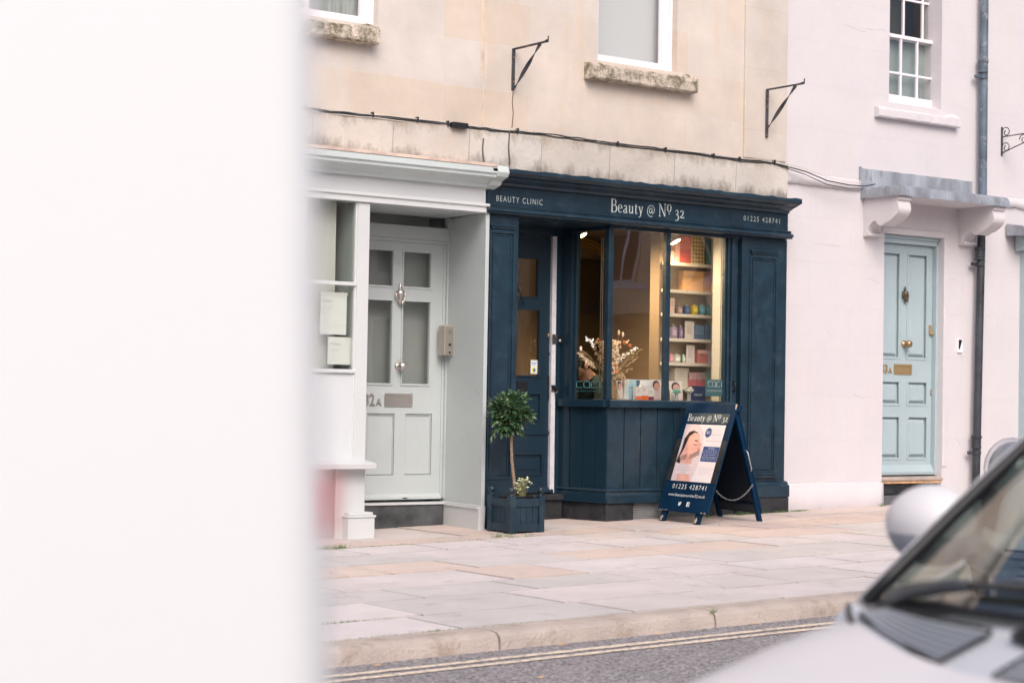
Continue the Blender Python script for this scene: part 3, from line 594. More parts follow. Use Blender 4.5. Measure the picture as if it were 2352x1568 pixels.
def letterbox(par,a,b,c,d,y,m):
    k=MB();f=.22*(d-c);k.box(a,b,y-.008,y,c,c+f);k.box(a,b,y-.008,y,d-f,d);k.box(a,a+f,y-.008,y,c+f,d-f);k.box(b-f,b,y-.008,y,c+f,d-f);k.box(a+f,b-f,y-.003,y,c+f,d-f)
    return part('letterbox',k,m,par,bev=.0015)
kx,kz=P(916,676,YD);knocker(sd,kx,YD,kz,1.0,m_nickel)
kx,kz=P(915,841,YD);knob(sd,kx,YD,kz,1.15,m_nickel)
letterbox(sd,PX(883,918,YD),PX(946,918,YD),PZ(915,934,YD),PZ(915,903,YD),YD,m_nickel)
def digits(par,s,sub,xright,z,y,h,m):
    t=MB()
    wd=h*.5*len(s);put_text(t,s,(xright-h*.62-wd-.008,y,z),wd,h,UX,UZ,NY,off=.006,bold=.02)
    put_text(t,sub,(xright-h*.58,y,z),h*.55,h*.62,UX,UZ,NY,off=.006,bold=.02)
    k=MB();k.add([(v[0],v[1],v[2]) for v in t.v],t.f)
    o=part('house_number',k,m,par);s_=o.modifiers.new('thick','SOLIDIFY');s_.thickness=.006;s_.offset=0;return o
dx,dz=P(876,932,YD);digits(sd,'32','A',dx,dz,YD,.098,m_nickel)
hk=MB();hx,hz=P(925,1144,YD);hk.box(hx-.02,hx+.02,YD-.035,YD-.03,hz,hz+.008);part('drip_bar_catch',hk,m_ironb,sd)
# room behind the sage door and window
rm=MB();rm.box(xl,xe,16.5,16.6,gz(8),3.4);rm.box(xl,xe+.1,YS+.2,16.5,3.2,3.3);rm.box(xl,xe,YD+.3,16.5,.1,.2);rm.box(xl-.1,xl,YS+.2,16.5,0,3.3);rm.box(xe+.05,xe+.12,YD+.1,16.5,0,3.3);rm.box(xp0-.06,xp0-.02,YD+.1,14.6,0,3.3)
part('room',rm,m_roompale,sage)
part('door_pane_lightener',MB().box(xd0-.1,xe,YD+.16,YD+.18,.1,3.2),mat('pale_lightener',(.75,.74,.77),.9),sage);part('window_lightener',MB().box(xl+.1,xp0-.1,YS+.16,YS+.165,.9,3.0),mat('window_lightener',(.66,.65,.62),.9,var=.08,vs=5,stretch=(5,1,.4)),sage)  # made-up pale sheets added behind the door and window panes to brighten them
# shop window to the left of the post
gz0=PZ(760,1052,YS+.03)
bars=MB();zb1=PZ(760,649,YS);zb2=PZ(760,851,YS);mx=[PX(695,650,YS)]
sp=mx[0]-PX(820,650,YS)
x=mx[0]+sp
while x>xl+.3:mx.append(x);x+=sp
for x in mx:bars.box(x-.022,x+.022,YS+.0,YS+.05,zsill,zfb-.03)
for z in (zb1,zb2):
    xx=[xl+.05]+sorted(mx)+[xp0]
    for a,b in zip(xx,xx[1:]):bars.box(a+.022,b-.0 if b==xp0 else b-.022,YS-.004,YS+.045,z-.014,z+.014)
win=part('shop_window',bars,m_sagew,sage,bev=.003)
part('pane',MB().box(xl+.05,xp0,YS+.03,YS+.034,zb2,zfb-.03),MATS['window_glass'],win)
part('lower_panel',MB().box(xl+.05,xp0-.012,YS+.02,YS+.06,zsill,zb2-.01),mat('frosted_lower_panel',(.60,.63,.64),.35),win)
sl=MB();sl.prof([(12.23,zsill-.035),(12.225,zsill+.005),(12.25,zsill+.012),(YS+.03,zsill+.03),(YS+.03,zsill-.035)],xl,PX(863,1066,12.24));part('window_sill',sl,m_sagew,sage,bev=.004)
rs=MB();rs.box(xl,PX(796,1120,YS),YS+.03,YS+.1,gz(xl)-.1,zsill-.035);rs.box(PX(770,1120,YS),xp1-.0,YS-.005,YS+.1,gz(xp1)-.05,zsill-.035)
part('stall_riser',rs,m_sagew,sage,bev=.004)
pl=MB();zq=PZ(830,1176,12.28)
for (a,b,o) in ((gz(7)-.02,zq-.04,0),(zq-.04,zq-.022,-.008),(zq-.022,zq,.01)):pl.box(PX(798,1200,12.28)+o,PX(859,1200,12.28)-o,12.27+o,YS+.1,a,b)
part('plinth_block',pl,m_sagew,sage,bev=.004)
ms=MB();mxa,mxb=PX(700,1140,YS),PX(792,1140,YS);ms_z0,ms_z1=gz(7)+.02,zsill-.1
for i in range(26):
    x=mxa+(mxb-mxa)*i/25;ms.box(x-.0015,x+.0015,YS+.012,YS+.016,ms_z0,ms_z1)
for i in range(22):
    z=ms_z0+(ms_z1-ms_z0)*i/21;ms.box(mxa,mxb,YS+.008,YS+.011,z-.0015,z+.0015)
part('vent_mesh',ms,m_sagew,sage)
# things hanging in the sage shop window
def sheet(name,a,b,c,d,y,label,lines,cat='notice',blue=None,hang=False):
    x0,x1=PX(a,(b+d)/2,y),PX(c,(b+d)/2,y);z1,z0=PZ((a+c)/2,b,y),PZ((a+c)/2,d,y)
    root=thing(name,label,cat,((x0+x1)/2,y,z0))
    part('sheet',MB().box(x0,x1,y,y+.003,z0,z1),m_card,root)
    if lines:
        t=MB()
        for (s,u,v,w,h) in lines:put_text(t,s,(x0+(x1-x0)*u,y,z0+(z1-z0)*v),(x1-x0)*w,(z1-z0)*h,UX,UZ,NY,off=.001)
        part('lettering',t,mat('notice_ink',(.45,.46,.5),.7),root)
    if hang:
        xm=(x0+x1)/2;part('string',MB().tube([(x0+.03,y,z1),(xm,y,z1+.07),(x1-.03,y,z1)],.0015,5),m_card,root);part('top_bar',MB().box(x0-.005,x1+.005,y-.004,y+.006,z1-.02,z1),m_card,root)
    return root
sheet('hanging_notice',736,671,796,768,YS+.06,'white notice hanging by a string behind the sage shop window',[('Miles',.05,.76,.4,.06),('Opening times',.05,.62,.42,.03),('Mon  Fri',.05,.55,.25,.03),('Sat',.05,.48,.15,.03)],hang=True)
sheet('window_leaflet',753,774,812,837,YS+.07,'white leaflet in a clear holder below the hanging notice in the sage window',[('Miles',.1,.7,.4,.09),('call us',.1,.5,.3,.05)])
# intercom on the recess side wall
ic=thing('door_intercom','beige metal door intercom on the sage recess wall beside the panelled door','intercom',(xsd,12.9,1.3))
yi=12.88;xi=PX(1038,780,yi);z0,z1=PZ(1038,816,yi),PZ(1038,748,yi)
b=MB();w=.20
b.add([(xi-.06,yi-.02,z0),(xi+.05,yi-.0,z0),(xi+.05,yi+.08,z0),(xi-.03,yi+.08,z0),(xi-.06,yi-.02,z1),(xi+.05,yi-.0,z1),(xi+.05,yi+.08,z1),(xi-.03,yi+.08,z1)],[(0,3,2,1),(4,5,6,7),(0,1,5,4),(1,2,6,5),(2,3,7,6),(3,0,4,7)])
b=MB();fx0,fx1=PX(1021,780,yi),PX(1057,780,yi);b.box(fx0,fx1,yi,yi+.09,z0,z1);part('case',b,mat('beige_metal',(.48,.43,.37),.35,metal=.4,var=.05),ic,bev=.003)
part('face_plate',MB().box(fx0+.008,fx0+(fx1-fx0)*.58,yi-.004,yi,z0+.01,z1-.01),mat('brushed_plate',(.40,.37,.33),.3,metal=.6),ic)
b=MB();xm=fx0+(fx1-fx0)*.32
for zz,rr in ((z0+(z1-z0)*.36,.012),(z0+(z1-z0)*.1,.009)):b.lathe([(rr,0),(rr,.004),(rr*.6,.007)],(xm,yi-.004,zz),'y',14)
part('button',b,m_ironb,ic)
b=MB()
for i in range(5):
    for j in range(5):
        if abs(i-2)+abs(j-2)<=2:b.lathe([(.0022,0),(.0022,.001)],(xm+(i-2)*.007,yi-.0045,z0+(z1-z0)*.78+(j-2)*.008),'y',6)
part('speaker_grille',b,m_ironb,ic)
# ------------------------------------------------------------------ navy shopfront
YN=12.36
navy=thing('navy_shopfront','dark navy painted wooden shopfront with glazed bay window and recessed door','shopfront',(10.5,12.36,gz(10.5)))
nx0,nx1=PX(1115,480,YN),PX(1812,480,YN)
nzb=PZ(1464,513,YN);nzt=PZ(1464,455,YN)
part('fascia',MB().prof([(YN,nzb+.02),(YN,nzt+.03),(YN+.11,nzt+.03),(YN+.11,nzb+.02)],nx0,nx1-.01),m_navy,navy)
yc2=12.17;zt2=PZ(1484,423,yc2)
z_=nzt
part('cornice',MB().prof([(YN+.02,z_-.012),(YN-.03,z_-.01),(YN-.04,z_+.012),(YN-.07,z_+.02),(YN-.095,z_+.045),(yc2+.035,z_+.055),(yc2+.02,z_+.07),(yc2+.004,z_+.085),(yc2,z_+.1),(yc2,zt2-.022),(yc2+.012,zt2-.004),(YN+.12,zt2+.045),(YN+.12,z_-.012)],PX(1133,420,yc2)+.0,PX(1842,470,yc2)),m_navy,navy,smooth=True,bev=.003)
cr=MB();rnd=random.Random(9);n=60;ca,cb_=PX(1133,420,yc2)+.01,PX(1842,470,yc2)-.01
part('cornice_lead',MB().tube([(ca+(cb_-ca)*i/n,yc2+.02+rnd.uniform(-.004,.004),zt2+rnd.uniform(-.005,.005)) for i in range(n+1)],.014,8),m_navy,navy,smooth='all')
part('lower_moulding',MB().prof([(YN+.02,nzb+.055),(YN-.012,nzb+.05),(YN-.018,nzb+.04),(YN-.01,nzb+.03),(YN-.045,nzb+.015),(YN-.05,nzb-.002),(YN-.03,nzb-.012),(YN-.03,nzb-.022),(YN+.1,nzb-.022),(YN+.1,nzb+.055)],nx0-.004,nx1+.02),m_navy,navy,smooth=True,bev=.002)
zf=nzb-.022
bt=MB()
a=P(1140,455.5,YN);b=P(1246,462,YN);put_text(bt,'BEAUTY CLINIC',(a[0],YN,a[1]-.022),b[0]-a[0],.045,UX,UZ,NY,spacing=1.3,bold=-.008);part('fascia_lettering',bt,m_letter,navy);bt=MB()
a=P(1708,500,YN);b=P(1791,505,YN);put_text(bt,'01225 428741',(a[0],YN,a[1]-.024),b[0]-a[0],.044,UX,UZ,NY,spacing=1.3,bold=-.008);part('fascia_lettering',bt,m_letter,navy);bt=MB()
a=P(1403,481,YN);b=P(1571,492,YN);put_text(bt,'Beauty @ No 32',(a[0],YN,PZ(1487,494,YN)),b[0]-a[0],.108,UX,UZ,NY,serif=True)
part('fascia_lettering',bt,m_letter,navy)
# pilasters
gl0=gz(8.8)-.02
pa,pb=PX(1114,800,12.38),PX(1187,800,12.38)
p=MB();p.plan([(pa,12.38),(pb,12.38),(pb,13.0),(pa+.16,13.0)],gl0,zf);part('pilaster',p,m_navy,navy,bev=.004)
p=MB();ia,ib=PX(1123,800,12.37),PX(1178,800,12.37);za,zb=PZ(1150,532,12.37),PZ(1150,1095,12.37)
moulding(p,ia+.012,ib-.012,zb,za-.01,12.38,.018,.014);moulding(p,ia+.034,ib-.034,zb+.02,za-.03,12.38,.008,.008)
for k,(o,zz) in enumerate(((.0,.0),(.012,-.018),(.03,-.036))):p.box(ia+o-.01,ib-o+.01,12.35+o*.6,12.39,za+.04+zz,za+.056+zz)
part('pilaster_moulding',p,m_navy,navy,bev=.003)
ra,rb=PX(1702,800,12.42),PX(1805,800,12.42);grx=gz(12)
zpk=PZ(1780,1104,12.42);zpk2=PZ(1780,1141,12.38)
p=MB();p.box(ra,rb,12.42,12.6,zpk-.05,zf);part('pilaster',p,m_navy,navy,bev=.004)
p=MB();ia,ib=PX(1722,800,12.41),PX(1783,800,12.41);za,zb=PZ(1752,590,12.41),PZ(1752,1082,12.41)
moulding(p,ia+.012,ib-.012,zb,za-.01,12.42,.016,.012);moulding(p,ia+.034,ib-.034,zb+.02,za-.03,12.42,.008,.007)
for (o,zz) in ((.0,.0),(.012,-.018),(.03,-.036)):p.box(ia+o-.01,ib-o+.01,12.39+o*.6,12.43,za+.042+zz,za+.058+zz)
for (o,zz) in ((.03,.0),(.012,-.022),(0,-.044)):p.box(ia+o-.01,ib-o+.01,12.385+o*.6,12.43,zb-.01+zz,zb+.008+zz)
part('pilaster_moulding',p,m_navy,navy,bev=.003)
p=MB();p.prof([(12.6,zpk+.0),(12.42,zpk+.0),(12.40,zpk-.012),(12.395,zpk-.03),(12.375,zpk-.04),(12.375,zpk2),(12.6,zpk2)],ra-.03,rb+.025);part('pilaster_base',p,m_navy,navy,bev=.003)
p=MB();p.box(ra-.03,rb+.03,12.385,12.6,grx-.1,zpk2);part('plinth',p,m_black,navy,bev=.012)
# bay: return side and front
A=Vector((9.885,12.99,0));B=Vector((9.985,12.44,0));E_=(B-A).normalized();L=(B-A).length;NI=Vector((-E_.y,E_.x,0))
TS=lambda v:(A.x+E_.x*v[0]+NI.x*v[1],A.y+E_.y*v[0]+NI.y*v[1],v[2])
YB=12.44;jx0=PX(1668,720,YB);jx1=ra
zgt=PZ(1530,536,YB+.03);zgb=PZ(1480,919,YB-.04);zst=zgb;zsb=PZ(1480,936,YB-.04)
zm0,zm1,zk0=PZ(1460,1121,YB),PZ(1460,1133,YB),PZ(1460,1154,YB)
bay=MB();fx=B.x
bay.box(fx-.012,fx+.028,YB-.002,YB+.05,zst,zgt+.0)
bay.box(fx+.0,jx1,YB+.0,YB+.06,zgt,zf)
m1,m2=PX(1530,700,YB),PX(1540,700,YB);bay.box(m1,m2,YB+.004,YB+.05,zst,zgt)
bay.box(jx0,jx0+.02,YB+.02,YB+.06,zst,zgt)
for i,(o,d) in enumerate(((.02,.0),(.05,-.015),(.085,.0),(.115,.01))):bay.box(jx0+o,jx0+o+.024,YB+d,YB+.08,zsb if i else zst,zgt)
bay.box(jx0+.02,jx1,YB+.03,YB+.1,zk0,zgt)
wf=part('window_frame',bay,m_navy,navy,bev=.003)
sd_=MB(TS);sd_.box(0,L,.0,.05,zgt-.01,zf);s0,s1=L*.33,L*.93;sd_.box(0,s0-.05,-.012,.05,.2,zgt);sd_.box(s0-.05,s0-.025,-.03,.05,zst,zgt);sd_.box(s0-.025,s0,.0,.05,zst,zgt);sd_.box(s1,L-.0,.0,.05,zst,zgt)
part('side_window_frame',sd_,m_navy_in,navy,bev=.003)
part('pane',MB().quad((fx+.02,YB+.03,zst-.01),(m1+.004,YB+.03,zst-.01),(m1+.004,YB+.03,zgt+.01),(fx+.02,YB+.03,zgt+.01)),m_glassbay,wf)
part('pane',MB().quad((m2-.004,YB+.03,zst-.01),(jx0+.01,YB+.03,zst-.01),(jx0+.01,YB+.03,zgt+.01),(m2-.004,YB+.03,zgt+.01)),m_glassbay,wf)
part('pane',MB(TS).box(s0-.01,s1+.01,.024,.028,zst,zgt),glass('side_glass',(.72,.72,.70),1.4),wf)
s=MB();s.prof([(YB-.05,zsb),(YB-.052,zst-.006),(YB-.04,zst),(YB+.2,zst+.006),(YB+.2,zsb)],fx-.012,jx0+.02)
part('window_sill',s,m_navy,navy,bev=.003)
part('window_sill',MB(TS).box(0,L+.0,-.05,.2,zsb,zst-.0015),m_navy_in,navy,bev=.003)
# tongue and groove boards
def boards(mb,a,b,y,z0,z1,n,T=None):
    w=(b-a)/n;g=.005
    for i in range(n):mb.box(a+i*w+g,a+(i+1)*w-g,y,y+.03,z0,z1)
    mb.box(a,b,y+.008,y+.03,z0,z1) if False else None
    mb.box(a,b,y+.011,y+.0295,z0-.001,z1-.002)
r=MB();boards(r,fx,jx0+.14,YB,zm0-.01,zsb,8);part('stall_riser',r,m_navy,navy,bev=.002)
r=MB(TS);boards(r,0,L,.0,zm0-.01,zsb,4);part('stall_riser',r,m_navy_in,navy,bev=.002)
sec=[(.02,zm0),(-.016,zm0-.003),(-.026,zm0-.018),(-.012,zm0-.03),(-.02,zm1-.012),(-.024,zk0),(.02,zk0)]
r=MB();r.prof([(YB+p_[0],p_[1]) for p_ in sec],fx-.01,ra-.03);part('skirting',r,m_navy,navy,bev=.002)
r=MB();vs=[]
n_=len(sec);vs=[TS((0,p_[0],p_[1])) for p_ in sec]+[TS((L+.01,p_[0],p_[1])) for p_ in sec];r.add(vs,[tuple(range(n_)),tuple(range(2*n_-1,n_-1,-1))]+[(i,i+n_,(i+1)%n_+n_,(i+1)%n_) for i in range(n_)])
part('skirting',r,m_navy_in,navy,bev=.002)
vx0=PX(1456,1180,YB);
r=MB();r.plan([(B.x+.006,YB+.0),(vx0,YB+.005),(vx0,YB+.3),(A.x+.1,A.y+.0),(A.x+.01,A.y-.0)],gz(10)-.06,zk0);r.box(ra-.3,ra-.0,YB+.02,YB+.3,gz(11.6)-.05,zk0)
part('plinth',r,m_black,navy,bev=.01)
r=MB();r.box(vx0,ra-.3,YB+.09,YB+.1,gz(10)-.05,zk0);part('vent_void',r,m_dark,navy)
r=MB();n=72
for i in range(n+1):
    x=vx0+(ra-.3-vx0)*i/n;r.box(x-.0018,x+.0018,YB+.03,YB+.0325,gz(x),zk0)
for i in range(11):
    z=gz(10.4)+.0+(zk0-gz(10.4))*i/10;r.box(vx0,ra-.3,YB+.027,YB+.0295,z-.0018,z+.0018)
part('vent_mesh',r,mat('grey_wire',(.40,.42,.43),.6,metal=.3),navy)
# lobby
YL=12.98
lb=MB();lb.box(pb-.1,fx+.1,YN+.11,YL+.1,zf-.01,zf+.02);part('lobby_ceiling',lb,m_navy_in,navy)
st=MB();zs=PZ(1230,1134,YL);st.box(pb-.05,9.99-.1,YL-.06,YL+.1,gz(9)-.05,zs-.05);st.box(pb-.05,9.9,YL-.09,YL+.1,zs-.05,zs);part('step',st,m_black,navy,bev=.008)
dx0,dx1=pb-.0,PX(1270,800,YL)
u1=(PX(1195,640,YL),PX(1235,640,YL),PZ(1215,681,YL),PZ(1215,594,YL));u2=(u1[0],PX(1238,780,YL),PZ(1215,862,YL),PZ(1215,712,YL))
q1=(PX(1190,930,YL),PX(1241,930,YL),PZ(1215,966,YL),PZ(1215,902,YL));q2=(q1[0],PX(1245,1060,YL),PZ(1215,1091,YL),PZ(1215,1041,YL))
zt=PZ(1230,540,YL)
q1=(dx0+.02,)+q1[1:];q2=(dx0+.02,)+q2[1:];u1=(dx0+.05,)+u1[1:];u2=(dx0+.05,)+u2[1:]
nd=door(navy,YL,dx0-.12,dx1,zs+.01,zt,m_navy_in,[u1,u2],[q1,q2])
mm=MB()
for g in (u1,u2):moulding(mm,*g,YL,.014,.010)
for g in (q1,q2):
    moulding(mm,g[0]+.01,g[1]-.01,g[2]+.01,g[3]-.01,YL+.01,.012,.018);mm.box(g[0],g[1],YL+.012,YL+.03,g[2],g[3]);mm.box(g[0]+.05,g[1]-.05,YL+.002,YL+.014,g[2]+.05,g[3]-.05)
mm.box(dx0,dx1-.03,YL-.012,YL+.002,PZ(1215,998,YL),PZ(1215,990,YL));mm.prof([(YL-.04,zs+.012),(YL-.04,zs+.03),(YL-.005,zs+.06),(YL-.005,zs+.012)],dx0,dx1)
part('panel_moulding',mm,m_navy_in,nd,bev=.002)
for g in (u1,u2):part('pane',MB().box(g[0],g[1],YL+.018,YL+.022,g[2],g[3]),m_glassd,nd)
xk=MB();kx,kz=P(1190,664,YL);kx=max(kx,dx0+.02);xk.lathe([(.02,0),(.02,.012),(.01,.02)],(kx,YL,kz),'y',12);xk.tube([(kx,YL-.03,kz),(kx+.002,YL-.035,kz-.03),(kx+.045,YL-.03,kz-.13),(kx-.03,YL-.03,kz-.145),(kx-.002,YL-.035,kz-.03)],.006,6);part('ring_knocker',xk,m_ironb,nd)
letterbox(nd,max(dx0+.004,PX(1187,886,YL)),PX(1211,886,YL),PZ(1200,897,YL),PZ(1200,876,YL),YL,m_ironb)
for (x,y,rr) in ((1261,770,.02),(1263,813,.014)):
    kx,kz=P(x,y,YL);part('lock',MB().lathe([(rr,0),(rr,.006),(rr*.6,.009),(.003,.009)],(kx,YL,kz),'y',16),m_brass if rr>.015 else m_ironb,nd,smooth='all')
kx,kz=P(1263,890,YL);hd=MB();hd.box(kx-.025,kx+.02,YL-.006,YL,kz-.11,kz+.1);hd.tube([(kx,YL-.005,kz+.01),(kx,YL-.05,kz+.012),(kx+.03,YL-.055,kz+.0),(kx+.045,YL-.05,kz-.03),(kx+.02,YL-.05,kz-.055)],[.01,.011,.013,.011,.008],8);part('door_handle',hd,m_ironb,nd,smooth=True)
sx0,sz0=P(1221,861,YL-.002);sx1,sz1=P(1237.5,827,YL-.002);stk=MB().box(sx0,sx1-.004,YL+.012,YL+.014,sz0+.01,sz1);sk_=part('door_sticker',stk,mat('sticker_white',(.72,.76,.78),.5),nd)
t=MB();sw_=sx1-sx0;put_text(t,'Secured',(sx0+.008,YL+.012,sz1-.026),sw_-.02,.012,UX,UZ,NY);put_text(t,'by ADT',(sx0+.012,YL+.012,sz1-.042),sw_-.03,.012,UX,UZ,NY)
c_=((sx0+sx1)/2-.002,sz1-.085);t.poly([(c_[0]+.014*math.cos(R(60*k+30)),c_[1]+.016*math.sin(R(60*k+30))) for k in range(6)],YL+.0075,YL+.009);part('sticker_print',t,mat('sticker_blue',(.03,.16,.45),.5),sk_)
t=MB();t.poly([(c_[0]+.026*math.cos(R(60*k+30)),c_[1]+.03*math.sin(R(60*k+30))) for k in range(6)],YL+.0095,YL+.0115);part('sticker_badge',t,mat('sticker_yellow',(.80,.72,.10),.5),sk_)
ws=MB();wa=PX(1269.5,600,YL-.02);ws.add([(wa,YL-.03,zs+.01),(wa+.047,YL-.03,zs+.01),(wa+.047,YL+.02,zs+.01),(wa,YL+.02,zs+.01),(wa-.008,YL-.03,zt),(wa+.036,YL-.03,zt),(wa+.036,YL+.02,zt),(wa-.008,YL+.02,zt)],[(0,3,2,1),(4,5,6,7),(0,1,5,4),(1,2,6,5),(2,3,7,6),(3,0,4,7)])
part('door_jamb',ws,mat('chipped_white_jamb',(.62,.62,.66),.6,var=.08,vs=9,bump=.5,bs=25,dirt=((.14,.10,.07),9,.63,.72)),navy)
st=MB()
for (y0,y1) in ((768,790),(884,900)):
    st.box(wa+.0,wa+.05,YL-.036,YL-.028,PZ(1278,y1,YL-.03),PZ(1278,y0,YL-.03))
part('strike_plate',st,m_iron,navy)
fr=MB();fr.box(wa+.05,A.x+.012,YL-.01,YL+.08,zs-.05,zf);fr.box(dx0-.1,A.x+.0,YL-.02,YL+.08,zt+.003,zf);fr.box(dx0,wa,YL-.035,YL-.02,zt+.02,zt+.05);part('door_frame',fr,m_navy_in,navy,bev=.003)
bl=MB(TS);sb=.035;bz=PZ(1298,781,12.9);bl.box(sb-.02,sb+.02,-.03,-.012,bz-.033,bz+.033);o=part('bell_push',bl,m_ironb,navy,bev=.003)
bl=MB(TS);bl.box(sb-.008,sb+.008,-.036,-.03,bz-.012,bz+.008);part('bell_button',bl,m_card,o)
ct=MB();cx_=PX(1697,888,YB);cz_=PZ(1697,888,YB);ct.tube([(jx0+.09,YB-.012,cz_+.05),(jx0+.09,YB-.03,cz_+.02),(jx0+.095,YB-.03,cz_-.02),(jx0+.09,YB-.01,cz_-.045)],.009,8);part('window_catch',ct,m_ironb,navy,smooth='all')
# interior room
rx0,rx1,ry1,fz,cz=pb+.02,11.92,15.0,.32,2.72
m_wood=mat('warm_shop_wall',(.56,.42,.27),.9,var=.06,vs=2)
rm=MB();rm.box(rx0-.1,rx1+.1,ry1,ry1+.1,fz-.1,cz);rm.box(rx0-.1,rx0,YL+.12,ry1,fz-.1,cz);rm.box(rx1,rx1+.1,YB+.2,ry1,fz-.1,cz);part('room_wall',rm,m_wood,navy)
part('room_floor',MB().plan([(10.02,YB+.12),(rx1+.1,YB+.12),(rx1+.1,ry1),(rx0-.1,ry1),(rx0-.1,YL+.14),(9.94,YL+.14)],fz-.1,fz),mat('dark_floor',(.06,.05,.045),.6),navy)
part('room_ceiling',MB().plan([(10.02,YB+.12),(rx1+.1,YB+.12),(rx1+.1,ry1),(rx0-.1,ry1),(rx0-.1,YL+.14),(9.94,YL+.14)],cz,cz+.05),mat('room_ceiling_paint',(.5,.45,.38),.9),navy)
wr0=PX(1636,720,12.86);wr1=jx0+.006;part('window_reveal',MB().plan([(wr1,YB+.064),(wr1+.14,YB+.064),(wr0+.14,12.86),(wr0,12.86)],fz,cz),mat('white_reveal',(.52,.56,.60),.7),navy)
part('display_ledge',MB().box(fx+.06,jx0+.0,YB+.201,YB+.4,zst-.04,zst-.005),mat('ledge_white',(.6,.6,.58),.6),navy)
def Wz(zx,zy):return ((1370+zx/3.336)*.9408,(530+zy/3.336)*.9408)
YSH=13.02
sh0,sh1=PX(*Wz(822,800),YSH),PX(*Wz(1232,800),YSH)+.04
shz=[PZ(*Wz(1040,v),YSH) for v in (375,596,790,990,1186,1380)]
shl=thing('shelving_unit','white wall shelving of beauty products seen through the right hand shop pane','shelves',((sh0+sh1)/2,YSH,fz))
m_shelf=mat('shelf_white',(.66,.63,.58),.6)
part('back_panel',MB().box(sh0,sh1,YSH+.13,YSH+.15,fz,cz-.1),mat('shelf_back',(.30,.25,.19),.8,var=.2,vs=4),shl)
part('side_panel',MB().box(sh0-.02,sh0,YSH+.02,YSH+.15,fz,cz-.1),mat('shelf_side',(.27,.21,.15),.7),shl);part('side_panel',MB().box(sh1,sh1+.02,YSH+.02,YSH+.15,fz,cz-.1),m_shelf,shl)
for z in shz:part('shelf',MB().box(sh0,sh1,YSH,YSH+.13,z-.028,z),m_shelf,shl)
def place(zx0,zx1,zt_,z0,Y):
    a=PX(*Wz(zx0,zt_),Y);b=PX(*Wz(zx1,zt_),Y);zz=PZ(*Wz((zx0+zx1)/2,zt_),Y);return a,b,z0,zz
def C3(*c):return srgb(*c)
def bottle(zx0,zx1,zt_,si,colr,label,grp='bottles on the shelves',Y=YSH+.07,z0=None,cap=True):
    a,b,z0,z1=place(zx0,zx1,zt_,shz[si] if z0 is None else z0,Y);r=(b-a)/2*.93;x=(a+b)/2;h=z1-z0
    root=thing('bottle',label,'bottle',(x,Y+r,z0),group=grp)
    part('jar_body',MB().lathe([(r*.9,0),(r,.006),(r,h*.78),(r*.85,h*.86),(r*.45,h*.89),(r*.45,h*.9)],(x,Y+r,z0),'z',18),mat('bottle_%d_%d_%d'%tuple(int(c*99) for c in colr),colr,.35),root,smooth=True)
    part('cap',MB().lathe([(r*.42,h*.88),(r*.44,h),(r*.38,h*1.005)],(x,Y+r,z0),'z',14),m_nickel if cap else m_card,root,smooth=True)
    l=MB();n=8;vs=[]
    for i in range(n+1):
        t=R(-90-38+76*i/n);vs+=[(x+(r+.001)*math.cos(t),Y+r+(r+.001)*math.sin(t),z0+h*.22),(x+(r+.001)*math.cos(t),Y+r+(r+.001)*math.sin(t),z0+h*.6)]
    l.add(vs,[(2*i,2*i+2,2*i+3,2*i+1) for i in range(n)]);lc=tuple(min(1,c*1.5+.04) for c in colr);part('product_label',l,mat('blabel_%d_%d_%d'%tuple(int(c*99) for c in lc),lc,.5),root)
def carton(zx0,zx1,zt_,si,colr,label,Y=YSH+.06,z0=None,dep=.09,cat='box',name='carton',grp=None,lines=3,band=None,lean=0):
    a,b,z0,z1=place(zx0,zx1,zt_,shz[si] if z0 is None else z0,Y)
    root=thing(name,label,cat,((a+b)/2,Y,z0),group=grp);root_=root
    T=(lambda v:(v[0],v[1]+(v[2]-z0)*lean,v[2])) if lean else None
    part('box_body',MB(T).box(a,b,Y,Y+dep,z0+.0,z1),mat('carton_%d_%d_%d'%tuple(int(c*99) for c in colr),colr,.6),root)
    if band:part('colour_band',MB(T).box(a,b,Y-.0015,Y,z0+(z1-z0)*band[0],z0+(z1-z0)*band[1]),mat('band_%d_%d_%d'%tuple(int(c*99) for c in band[2]),band[2],.6),root)
    if lines:
        l=MB(T)
        for i in range(lines):
            w=(b-a)*(.5-.1*(i%2));l.box(a+(b-a)*.18,a+(b-a)*.18+w,Y-.003,Y-.0018,z1-(z1-z0)*(.25+.1*i)-.003,z1-(z1-z0)*(.25+.1*i))
        part('print',l,mat('print_grey',(.25,.24,.25),.7),root)
    return root
sh=[]
carton(895,922,275,0,C3(235,215,205),'narrow cream card at the left end of the top shelf',lines=2,dep=.01,cat='card',name='card')
carton(935,968,165,0,C3(240,190,190),'pale pink box second from the left on the top shelf',lines=0)
carton(970,1056,162,0,C3(225,120,110),'large coral pink box on the top shelf',band=(.0,.55,C3(205,90,85)))
root=carton(1062,1168,160,0,C3(240,215,160),'cream gift card panel printed with rows of small dark eyes on the top shelf',dep=.02,lines=0,cat='board',name='patterned_board')
a,b,z0_,z1_=place(1062,1168,160,shz[0],YSH+.06);pt=MB()
for i in range(4):
    for j in range(7):
        cx_=a+(b-a)*(.16+.225*i);cz_=z0_+(z1_-z0_)*(.09+.137*j);pt.box(cx_-.010,cx_-.003,YSH+.0585,YSH+.06,cz_-.009,cz_+.009);pt.box(cx_+.003,cx_+.010,YSH+.0585,YSH+.06,cz_-.009,cz_+.009);pt.box(cx_-.012,cx_+.012,YSH+.0575,YSH+.0584,cz_+.01,cz_+.013)
part('print',pt,mat('eye_print',(.05,.045,.04),.7),root)
carton(1192,1216,175,0,C3(90,140,130),'thin teal folder at the right end of the top shelf',lines=0)
